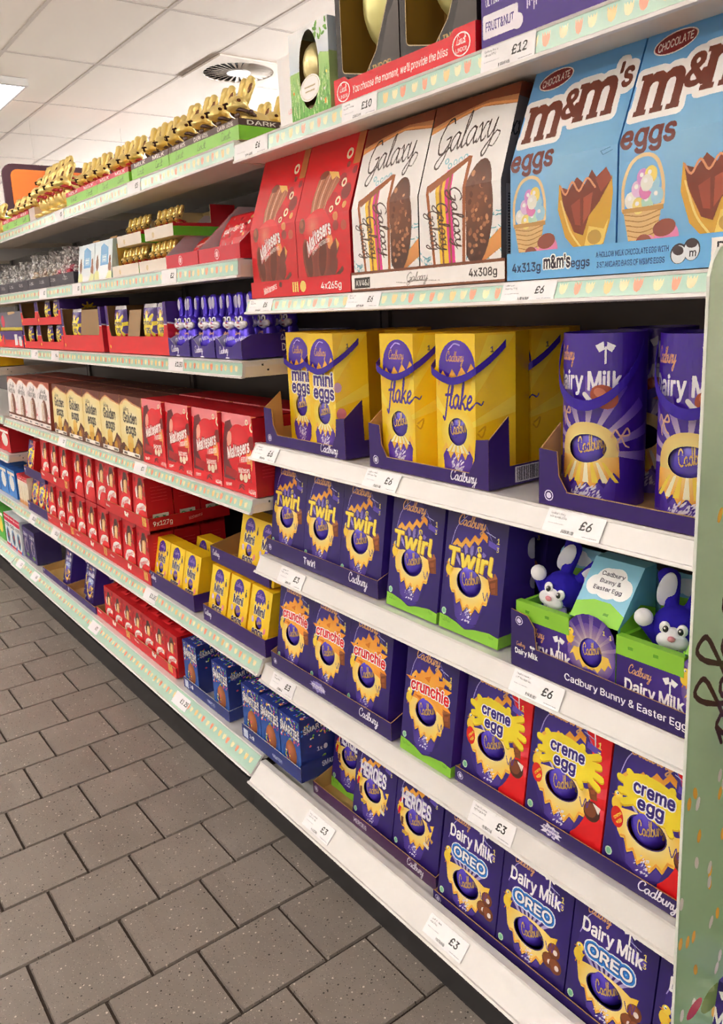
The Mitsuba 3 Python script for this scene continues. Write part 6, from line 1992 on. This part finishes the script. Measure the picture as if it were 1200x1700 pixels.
def splat(x, y, s):
    return unary_union([ell(x, y, s, s * .7)] + [stroke([(x, y), (x + s * 1.45 * math.cos(t), y + s * 1.1 * math.sin(t))], s * .35) for t in (.2, .9, 1.7, 2.5, 3.3, 4.0, 4.7, 5.5)])


def bag_mesh(art, w, h, bulge, bsdf_name='gloss', seal='#e9e7ee'):
    """A filled flow-wrap bag standing upright, front to -y."""
    mb = MB()
    g = w / art.W

    def pos(u, v, s):
        k_ = np.sqrt(np.clip(1 - (2 * u / w - 1) ** 2, 0, 1)) ** .8 * np.clip(np.sin(np.pi * np.clip((v / h), 0, 1)), 0, 1) ** .5
        wob = .0025 * np.sin(u * 190 + v * 70) * np.sin(v * 120)
        return s * (bulge * k_ + wob * k_)
    n = 8
    mb.sheet(art, lambda q: np.stack([q[:, 0] * g, -pos(q[:, 0] * g, q[:, 1] * g, 1), q[:, 1] * g], 1), xs=tuple(art.W * i / n for i in range(1, n)), ys=tuple(art.H * i / n for i in range(1, n)))
    b = Art(art.W, art.H, art.L[0][1])
    mb.sheet(b, lambda q: np.stack([q[:, 0] * g, pos(q[:, 0] * g, q[:, 1] * g, 1), q[:, 1] * g], 1), xs=tuple(art.W * i / n for i in range(1, n)), ys=tuple(art.H * i / n for i in range(1, n)))
    return mb


def cream_bag_art():
    a = Art(100, 150, '#39226f')
    a.add(rect(0, 0, 100, 60), '#d41a2c').add(rect(0, 138, 100, 150), '#d8d6de').add(splat(50, 84, 36), '#f8de3a').add(unary_union([poly((30, 70), (34, 8), (42, 66)), poly((54, 66), (60, 18), (66, 70))]), '#f8de3a').add(text('creme', 50, 94, 15, w=56), '#2a1c60').add(text('egg', 50, 74, 15, w=36), '#2a1c60').add(script('Cadbury', 48, 122, 7, wt=.24, w=40), '#d9a070').add(ell(24, 22, 12, 12), '#5a2a1c').add(ell(70, 20, 12, 12), '#6a3420')
    return a


CB = bag_mesh(cream_bag_art(), .10, .15, .018).ply('gloss', smooth=True)


def cream_bag(x, y, z, label, s=1.0, rz=0):
    t = thing('sweet_bag', label, 'bag', 'purple and yellow sweet bags')
    put(t, CB, at(x, y, z, rz, s))


def split_case(x, y, z, w, h, lip, label, d=.28, lw=.02, rw=.02, group=None, flap=None):
    """Shelf case, purple above red with a white wavy line, low front."""
    fr = [(0, 0), (w, 0), (w, h), (w - rw, h), (w - rw - .004, lip + .02), (w - rw - .015, lip), (lw + .015, lip), (lw + .004, lip + .02), (lw, h), (0, h)]
    a = Art(w, h, '#3a2068', canvas=Polygon(fr))
    a.add(rect(0, 0, w, h * .58), '#d8242c').add(rect(0, h * .57, w, h * .59), '#efe6ea').add(ell(w * .04, .02, .006), '#f0c040')
    sd = [(0, 0), (d, 0), (d, h), (0, h)]
    b = Art(d, h, '#331c62', canvas=Polygon(sd))
    b.add(poly((0, 0), (d, 0), (d, h * .35), (d * .5, h * .45), (0, h * .60)), '#d21f28').add(poly((0, h * .60), (d * .5, h * .45), (d, h * .35), (d, h * .38), (d * .5, h * .48), (0, h * .63)), '#efe6ea')
    b.add(splat(d * .40, h * .62, h * .2), '#f3cf2c').add(text('egg', d * .40, h * .6, h * .14), '#2a1c50')
    t = thing('display_case', label, 'case', group)
    M = at(x, y, z)
    part(t, 'case', tray(w, d, fr, sd, art=a, side_art=b, col='#331c62', kraft='#7a5a34').ply('card'), M)
    if flap:
        fx, fw, fh, tilt = flap
        q = MB().box(0, -.002, 0, fw, 0, fh, '#8a6a3c')
        part(t, 'flap', q.ply('card'), M @ at(fx, .004, .004) @ T().rotate([1, 0, 0], tilt), label='torn kraft flap')
    return t


split_case(-2.725, .970, Z, .50, .155, .055, 'wide red and purple case with a low red front, left of the foil rabbits', flap=(.155, .10, .135, -10))
cream_bag(-2.70, .998, Z + .003, 'splat bag at the left in the wide red and purple case')
cream_bag(-2.455, 1.0, Z + .003, 'splat bag right of the kraft flap in the wide case')
cream_bag(-2.345, .998, Z + .003, 'splat bag at the right in the wide red and purple case')
split_case(-3.215, .970, Z, .44, .155, .058, 'torn red and purple case with kraft card folded out in front', flap=(.18, .20, .145, -8))
cream_bag(-3.15, .998, Z + .003, 'yellow splat bag inside the torn case')
n = 0
for r, z in enumerate((0, .0985)):
    for i, (x, w) in enumerate(((-3.80, .25), (-3.545, .32))):
        split_case(x, .972, Z + z, w, .096, .03, f'{("lower", "upper")[r]} {("left", "right")[i]} case in the stack of four small red and purple cases', group='small stacked cases')
        for j in range(2):
            if (r, i) == (1, 0):
                continue
            cream_bag(x + .035 + .12 * j + (.03 if i else 0), .992, Z + z + .003, f'{("left", "right")[j]} small splat bag in the {("lower", "upper")[r]} {("left", "right")[i]} stacked case', .62)
simple_tray('low purple and red case with a yellow chick near the far bay joint', -4.25, .970, Z, .44, .25, .075, '#3a2068', [(rect(0, 0, .44, .035), '#d8242c'), (poly((.0, .035), (.06, .035), (.10, .06), (.13, .035), (.44, .035), (.44, .03), (0, .03)), '#d8242c'), (splat(.03, .045, .02), '#f3cf2c'), (ell(.105, .03, .006, .02), '#4a2a20'), (rect(.30, .01, .35, .06), '#e8e6ea'), (rect(.37, .008, .42, .05), '#d8d6dc')])
t = thing('carton_box', 'worn grey and yellow carton lying on the low chick case', 'carton')
a = Art(100, 24, '#6b6a78')
a.add(rect(0, 0, 100, 4), '#d8c23c').add(ell(14, 12, 8), '#c83a5a').add(poly((40, 20), (70, 22), (68, 24), (38, 24)), '#d8b88a')
put(t, carton(a, .42, .085, .16, 0, '#77706a', top='#a8865a').ply('card'), at(-4.245, .985, Z + .077))

# ---- second shelf: red pouch trays, gold rabbits, gift bags, clear bags
Z = LS['L2'][3] + .003


def pouch_art():
    a = Art(100, 76, '#cf1c2a')
    a.add(rect(0, 70, 100, 76), '#a8121e')
    rnd = random.Random(4)
    for i in range(16):
        a.add(ell(rnd.uniform(6, 94), rnd.uniform(30, 72), rnd.uniform(1.5, 4)), ('#f0e8e0', '#a01420', '#e8a060')[i % 3])
    a.add(text('Maltesers', 48, 44, 10, w=60, rot=8, shear=8), '#fbf2ee').add(unary_union([poly((10 + 22 * i, 6), (18 + 22 * i, 24), (26 + 22 * i, 8)) for i in range(4)]), '#efe4e6').add(unary_union([ell(16 + 20 * i, 12, 6, 8) for i in range(4)]), '#7a2a28')
    return a


PO = bag_mesh(pouch_art(), .17, .13, .02).ply('gloss', smooth=True)


def pouch(x, y, z, label, tilt=-28, s=1.0):
    t = thing('sweet_pouch', label, 'bag', 'red pouches')
    put(t, PO, at(x, y, z) @ T().rotate([1, 0, 0], tilt) @ T().scale(s))


for i, (x, w) in enumerate(((-2.212, .205), (-2.002, .225))):
    sd = [(0, 0), (.2, 0), (.2, .15), (.13, .15), (0, .036)]
    k = thing('display_tray', f'{("left", "right")[i]} of two red sloping trays with pale grey inner sides', 'tray', 'red pouch trays')
    ar = case_front(w, .036, '#c83040', [(roundel(w * .46, .018, .013), '#f0c8cc')])
    put(k, tray(w, .2, [(0, 0), (w, 0), (w, .036), (0, .036)], sd, art=ar, side_art=Art(.2, .15, '#c4202c', canvas=Polygon(sd)), col='#c4202c', kraft='#c9bfc6').ply('card'), at(x, .980, Z))
pouch(-2.19, 1.03, Z + .01, 'single red pouch slumped low in the left sloping tray', -40, .75)
for j in range(3):
    pouch(-1.985 + .008 * j, 1.015 + .048 * j, Z + .006 + .002 * j, f'{("front", "middle", "back")[j]} red pouch in the right sloping tray')

# gold foil rabbits
gb = blob([[((0, .020, .034), (.026, .034, .034)), ((0, -.004, .044), (.020, .020, .030))], [((0, -.020, .076), (.0185, .021, .0185)), ((0, -.036, .070), (.011, .010, .010))], [((-.008, -.008, .086), .0085), ((-.0105, .006, .126), (.0095, .0085, .0105))], [((.008, -.008, .086), .0085), ((.0105, .006, .126), (.0095, .0085, .0105))], [((-.019, .030, .022), (.012, .020, .020))], [((.019, .030, .022), (.012, .020, .020))], [((-.012, -.020, .008), (.009, .016, .008)), ((.012, -.020, .008), (.009, .016, .008))], [((0, .054, .030), .009)]], .0055, 8)
crumple(gb, .0016, 210)
GR = {'body': MB().mesh(gb, '#ffe592').ply('gold_foil', smooth=True)}
GR['inner_ear'] = []
for sx in (-1, 1):
    m = trimesh.creation.icosphere(2)
    m.vertices = np.array(m.vertices) * [.0035, .003, .0125]
    m.apply_transform(trimesh.transformations.rotation_matrix(math.radians(-24), [1, 0, 0]))
    m.apply_translation([sx * .0172, -.002, .110])
    GR['inner_ear'].append(MB().mesh(m, '#8a5a30').ply('gloss', smooth=True))
GR['eye'] = []
for sx in (-1, 1):
    m = trimesh.creation.icosphere(1)
    m.vertices = np.array(m.vertices) * [.002, .0042, .0034] + [sx * .0172, -.0275, .0815]
    GR['eye'].append(MB().mesh(m, '#4a2c1c').ply('matt'))
mb = MB()
mb.box(-.0065, -.0478, .0725, .0065, -.0440, .0752, '#2e1c18').box(-.0016, -.0482, .064, .0016, -.0440, .0740, '#2e1c18')
GR['nose_print'] = mb.ply('matt')


def ribbon_part(col):
    m = trimesh.creation.torus(.0235, .0034, major_sections=20, minor_sections=6)
    m.vertices = np.array(m.vertices) * [.93, 1.0, 1.25]
    m.apply_transform(trimesh.transformations.rotation_matrix(math.radians(-18), [1, 0, 0]))
    m.apply_translation([0, -.008, .0585])
    mb = MB().mesh(m, col)
    for s in (-1, 1):
        b = trimesh.creation.icosphere(1)
        b.vertices = np.array(b.vertices) * [.009, .003, .006] + [.016 + s * .007, -.018 + s * .01, .056 + s * .003]
        mb.mesh(b, col)
    return mb.ply('gloss', smooth=40) if False else mb.ply('gloss', smooth=True)


RIB = {'red': ribbon_part('#b4121e'), 'dark brown': ribbon_part('#3a221c')}


def gold_rabbit(x, y, z, rz, label, rib='red', s=1.0, group='gold foil rabbits'):
    t = thing('chocolate_rabbit', label, 'chocolate rabbit', group)
    M = at(x, y, z, rz, [s * 1.08, s * 1.22, s])
    part(t, 'body', GR['body'], M, label='crinkled gold foil body')
    for q in GR['inner_ear']:
        part(t, 'inner_ear', q, M, label='brown inner ear')
    for q in GR['eye']:
        part(t, 'eye', q, M, label='dark printed eye')
    part(t, 'nose_print', GR['nose_print'], M, label='dark printed nose')
    part(t, 'ribbon', RIB[rib], M, label=f'{rib} neck ribbon with bow')


def gold_tray(label, x, y, z, w, d, h, band, sideband, front='#93d260', back=None, words='LINDT'):  # front green kept paler than the sides to imitate glare
    n = max(1, int(w / .13))
    items = [(rect(0, h * .68, w, h), band)]
    for i in range(n):
        items.append((text('DARK 60%' if band == '#4a3a34' else 'MILK', w * (i + .5) / n, h * .84, h * .2, w=w / n * .6), '#f4ede6'))
        items.append((script('Lindt', w * (i + .5) / n, h * .32, h * .2, wt=.12, w=w / n * .4), '#4a7a2a'))
    sa_ = Art(d, h, '#7cc62e').add(rect(0, h * .68, d, h), sideband).add(text('DARK 60% · DUNKEL', d * .5, h * .84, h * .2, w=d * .86) if band == '#4a3a34' else rect(d * .4, h * .78, d * .6, h * .88), '#f4ede6').add(script('Lindt', d * .62, h * .3, h * .24, wt=.12, w=d * .4), '#2a4a1a')
    if band == '#4a3a34':
        sa_.add(rect(0, 0, 0.0001, h), '#3a241c')
    k = thing('display_tray', label, 'tray')
    put(k, tray(w, d, [(0, 0), (w, 0), (w, h), (0, h)], [(0, 0), (d, 0), (d, h), (0, h)], art=case_front(w, h, front, items), side_art=sa_, col='#7cc62e', kraft='#e8d9b0').ply('card'), at(x, y, z))


for r, z, xs in ((0, Z, ((-2.655, .225), (-2.425, .205))), (1, Z + .092, ((-2.625, .20), (-2.395, .205)))):
    for i, (x, w) in enumerate(xs):
        d = .20
        fr = [(0, 0), (w, 0), (w, .034), (0, .034)]
        sd = [(0, 0), (d, 0), (d, .088), (.12, .088), (.12, .036), (0, .034)]
        sa_ = Art(d, .088, '#5fb02a', canvas=Polygon(sd)).add(rect(0, .026, d, .088), '#a81422')
        k = thing('display_tray', f'{("lower", "upper")[r]} {("left", "right")[i]} pale fronted tray of small gold rabbits', 'tray', 'small gold rabbit trays')
        put(k, tray(w, d, fr, sd, art=case_front(w, .034, '#e9dfd2', [(ell(w * .3, .014, .008), '#d8c49a')]), side_art=sa_, col='#5fb02a', kraft='#d8c9a0').ply('card'), at(x, 1.0 - .015 * (1 - r), z))
        for j in range(4 if r == 0 or i == 1 else 4):
            gold_rabbit(x + .043 + (w - .075) / 3 * j, 1.040 - .015 * (1 - r), z + .003, 32, f'{first(j)} small gold rabbit with red ribbon in the {("lower", "upper")[r]} {("left", "right")[i]} pale tray', 'red', .62, 'small gold rabbits')
for j in range(4):
    gold_rabbit(-2.15 + .055 * j, 1.25, Z + .05 + .003, 30, f'{first(j)} small gold rabbit deep in the shade behind the red trays', 'red', .7, 'small gold rabbits')
t = thing('carton_box', 'dark carton deep in the shade carrying four small gold rabbits', 'carton')
put(t, MB().box(-2.2, 1.19, Z, -1.93, 1.34, Z + .05, '#4a4038').ply('card'))


def gift_art():
    W, H = 100.0, 82.0
    a = Art(W, H, vgrad(0, H, '#e6edf0', '#cfe2ee'))
    a.add(poly((34, 30), (36, 70), (50, 76), (78, 66), (80, 30)), '#6aa8d8').add(rect(42, 36, 70, 52), '#9cc4e2').add(unary_union([rect(46, 46, 66, 48), rect(46, 40, 62, 42)]), '#e9f1f6')
    a.add(poly((0, 0), (30, 0), (26, 18), (10, 22), (0, 14)), '#d8dc9a').add(ell(16, 34, 8, 14), '#7a5a48').add(ell(16, 46, 4, 8), '#6a4a3a').add(ell(88, 24, 9, 12), '#8a5a40').add(ell(88, 40, 5, 9), '#7a4c36').add(rect(30, 4, 66, 12), '#eef1f2').add(poly((66, 0), (100, 0), (100, 14), (84, 18)), '#d9dfa4')
    return a


for i, x in enumerate((-3.015, -2.842)):
    t = thing('gift_bag', f'{("left", "right")[i]} of two pale blue gift bags with a rabbit print and tan handle', 'gift bag', 'pale blue gift bags')
    M = at(x, .985, Z)
    part(t, 'bag', carton(gift_art(), .168, .128, .10, .02, '#cfdde4', top='#b9cdd8').ply('card'), M)
    part(t, 'handle', MB().box(.05, .055, .128, .11, .059, .142, '#b98d58').ply('card'), M, label='tan handle')
    part(t, 'side_panel', MB().add([[.1685, .03, .02], [.1685, .07, .02], [.1685, .085, .10], [.1685, .03, .11]], [[0, 1, 2], [0, 2, 3]], '#d3a24a').ply('card'), M)
t = thing('sweet_box', 'blue grey box standing behind the pale blue gift bags', 'box')
put(t, carton(Art(100, 60, '#5c8aa0').add(rect(10, 22, 70, 40), '#87aab8').add(text('LINDOR', 40, 31, 9, w=46), '#dfe8ec'), .16, .095, .06, 0, '#4a7488').ply('card'), at(-2.836, 1.12, Z))

def _glint_mask(p, n, uv):
    k = mikit.noise(p.x * 240, p.y * 240, p.z * 90) * .6 + mikit.noise(p.x * 90 + 7, p.y * 90, p.z * 160) * .4
    return mikit.smoothstep(.50, .72, k) * .85


scene['film'] = {'type': 'blendbsdf', 'weight': mikit.proc(_glint_mask), 'a': {'type': 'thindielectric', 'int_ior': 1.5}, 'b': {'type': 'twosided', 'bsdf': {'type': 'roughplastic', 'diffuse_reflectance': {'type': 'rgb', 'value': .82}, 'alpha': .12}}}  # white streaks mixed into the clear film stand in for glints
fm = trimesh.creation.icosphere(4)
v = np.array(fm.vertices)
z = v[:, 2]
wd = np.where(z < .1, np.sqrt(np.clip(1 - ((z - .1) / 1.1) ** 2, 0, 1)), .35 + .65 * np.exp(-((z - .1) / .33) ** 2) + .35 * np.clip(z - .6, 0, 1) * 2)
rxy = np.hypot(v[:, 0], v[:, 1]) + 1e-9
ph = np.arctan2(v[:, 1], v[:, 0])
fold = 1 + .16 * np.sin(ph * 7 + z * 5) * np.clip((z + .2), 0, 1) * 2
fm.vertices = np.stack([v[:, 0] / rxy * wd * fold * .034, v[:, 1] / rxy * wd * fold * .028, np.where(z < -.62, -.62, z) * .065 + .04], 1)
v2 = np.array(fm.vertices)
fm.vertices = v2 * (1 + .10 * (meshkit.fbm(v2 * 110, 3, 2) - .5))[:, None] + np.array([1, 1, 0]) * (meshkit.noise(v2 * 160, 5) - .5)[:, None] * .006
FILM = plain(fm, 'film')
SW = {}
for nm, cs in (('cream', ('#d9b98a', '#efe2c8', '#a8703c')), ('pink', ('#d8244a', '#e86a86', '#f2d8dc')), ('silver', ('#c9ccd2', '#e9eaee', '#9aa0aa'))):
    rnd = random.Random(5)
    mb = MB()
    for i in range(14):
        m = trimesh.creation.icosphere(1)
        m.vertices = np.array(m.vertices) * rnd.uniform(.008, .011) + [rnd.uniform(-.017, .017), rnd.uniform(-.012, .012), .011 + .016 * (i // 5) + rnd.uniform(0, .006)]
        mb.mesh(m, cs[i % 3])
    SW[nm] = mb.ply('gloss', smooth=True)
word = lambda x: [(unary_union([text('THE', x, .030, .0042, w=.012), text('BIG', x, .023, .0042, w=.012), text('EASTER', x + .034, .028, .0048, w=.03), text('COLLECTION', x + .034, .021, .0048, w=.042)]), '#e3e1e6')]
bk = 0
for i, (x, w) in enumerate(((-4.262, .285), (-3.972, .325), (-3.642, .30), (-3.335, .295))):
    fr = [(0, 0), (w, 0), (w, .043), (0, .043)]
    k = thing('display_tray', f'{first(i)} from the left of the black trays with white lettering holding clear bags', 'tray', 'black trays')
    put(k, tray(w, .18, fr, [(0, 0), (.18, 0), (.18, .043), (0, .043)], art=case_front(w, .043, '#2c2a36', word(.02) + word(.02 + w / 2)), col='#201e28', kraft='#3a3842').ply('card'), at(x, .980, Z))
    nb = 4
    for j in range(nb):
        nm = 'silver' if i < 2 else ('cream' if i == 2 else 'pink')
        t = thing('clear_bag', f'{first(j)} clear cellophane bag of {nm} sweets in the {first(i)} black tray', 'bag', 'clear cellophane bags')
        M = at(x + w * (j + .5) / nb, 1.02 + .012 * (j % 2), Z + .004, 40 * j, 1.0 + .1 * ((j * 7 + i) % 3) + (.1 if i > 1 else 0))
        part(t, 'film', FILM, M, label='crinkled clear film with white glints in its colour')
        part(t, 'sweets', SW[nm], M, kind='stuff', label=f'{nm} sweets')

# ---- top shelf: gold rabbits in green trays
Z = LS['L1'][3] + .003
gold_tray('green tray with a dark band at the right end of the top shelf', -2.141, .985, Z, .392, .33, .047, '#4a3a34', '#3a241c')
gold_tray('green tray with a dark band, second from the right end of the top shelf', -2.412, .985, Z, .268, .22, .047, '#6a5a5c', '#8a1a20')
gold_tray('green tray with a pink red band, third from the right end of the top shelf', -2.708, .985, Z, .272, .22, .047, '#d8485c', '#9a1620')
gold_tray('green tray with a pink red band beside the loose gold rabbits', -3.035, .985, Z, .324, .22, .047, '#d8485c', '#9a1620')
GS = 1.12
for j in range(4):
    gold_rabbit(-2.095 + .096 * j, 1.045, Z + .003, 6, f'{first(j)} from the left of the front gold rabbits in the right end dark banded tray', 'dark brown', GS, 'gold rabbits with dark ribbons')
for j in range(3):
    gold_rabbit(-2.0 + .096 * j, 1.205, Z + .003, 8, f'{first(j)} from the left of the back gold rabbits in the right end dark banded tray', 'dark brown', GS, 'gold rabbits with dark ribbons')
for j in range(3):
    gold_rabbit(-2.356 + .080 * j, 1.05, Z + .003, 26, f'{first(j)} from the left of the gold rabbits facing out of the second dark banded tray', 'dark brown', GS * .95, 'gold rabbits with dark ribbons')
for i, (x0, n) in enumerate(((-2.645, 3), (-2.968, 3))):
    for j in range(n):
        gold_rabbit(x0 + (.081 + .016 * i) * j, 1.05, Z + .003, 26, f'{first(j)} from the left of the gold rabbits with red ribbon in the {("third", "fourth")[i]} green tray', 'red', GS * .95)
for j in range(4):
    gold_rabbit(-3.40 + .098 * j, 1.03, Z + .002, 4, f'{first(j)} from the left of the loose gold rabbits standing without a tray', 'red', GS * 1.1)
t = thing('card_backing', 'pale card lying behind the loose gold rabbits', 'card')
put(t, MB().box(-3.52, .985, Z, -3.44, 1.12, Z + .05, '#d9c9c0').ply('card'))
gold_tray('green tray with a red band near the far end of the top shelf', -3.955, .985, Z, .425, .15, .047, '#c8384c', '#a31520')
for j in range(4):
    gold_rabbit(-3.90 + .098 * j, 1.049, Z + .003, 6, f'{first(j)} from the left of the gold rabbits in the lower far tray', 'red', 1.0)
t = thing('carton_box', 'plain carton behind the far gold rabbits carrying the raised tray', 'carton')
put(t, MB().box(-3.84, 1.14, Z, -3.46, 1.385, Z + .112, '#caa860').ply('card'))
gold_tray('raised green tray with a red band stacked above the far gold rabbits', -3.86, 1.10, Z + .114, .39, .30, .045, '#c8384c', '#a31520')
for j in range(4):
    gold_rabbit(-3.81 + .092 * j, 1.172, Z + .117, 6, f'{first(j)} from the left of the gold rabbits in the raised far tray', 'red', GS)
for j in range(2):
    gold_rabbit(-3.66 + .10 * j, 1.30, Z + .117, 10, f'{first(j)} from the left of the back gold rabbits in the raised far tray', 'red', GS)
for j in range(3):
    gold_rabbit(-4.22 + .09 * j, 1.02, Z + .002, 8, f'{first(j)} from the left of the gold rabbits at the end of the third bay', 'red', 1.0)
gold_tray('green tray of gold rabbits in the fourth bay', -4.75, .985, Z, .42, .20, .047, '#c8384c', '#a31520')
for j in range(4):
    gold_rabbit(-4.70 + .1 * j, 1.03, Z + .003, 8, f'{first(j)} from the left of the gold rabbits in the fourth bay', 'red', 1.0)

# ---- fourth bay, seen edge on at the left margin
def blank_art(c, c2):
    def f():
        a = Art(100, 130, c)
        return a.add(ell(50, 66, 30, 38), c2).add(rect(8, 104, 92, 118), '#f2ece6')
    return f


for sh, z, c, c2, side, what, grp, ww, hh, n in (('D3', 1.10, '#f2c21c', '#3a2488', '#e8b818', 'yellow box with purple egg', 'far yellow boxes', .15, .20, 3), ('D5', .66, '#c81a26', '#f4ece6', '#a3121c', 'red box with pale oval', 'far red boxes', .20, .12, 4),
                                                 ('D6', .413, '#2f7fd0', '#e8f0f6', '#1f5fb8', 'bright blue box with pale oval', 'far blue boxes', .16, .15, 3), ('D7', .14, '#4cae3c', '#e8d24a', '#3a9430', 'green box with yellow oval', 'far green boxes', .16, .17, 2)):
    for i in range(n):
        box_of('far' + sh, BAY_X[3] - .03 - (ww + .01) * (i + 1) - (.26 if sh == 'D7' else 0), .965 if sh != 'D7' else .935, z + .003, f'{what}, {first(i)} from the joint of the fourth bay', grp, ww, hh, .12, 0, blank_art(c, c2), side, name='sweet_box')
t = thing('carton_box', 'dark blue carton standing between the far blue boxes and the cream boxes', 'carton')
put(t, MB().box(-4.32, 1.10, .416, -4.285, 1.25, .56, '#1f4fb0').ply('card'))
for i in range(3):
    box_of('farD2', BAY_X[3] - .20 * (i + 1), .975, 1.446, f'grey carton {first(i)} from the joint on the second shelf of the fourth bay', 'far grey cartons', .18, .12, .12, 0, blank_art('#8a8890', '#b8b4b8'), '#77747c', name='sweet_box')
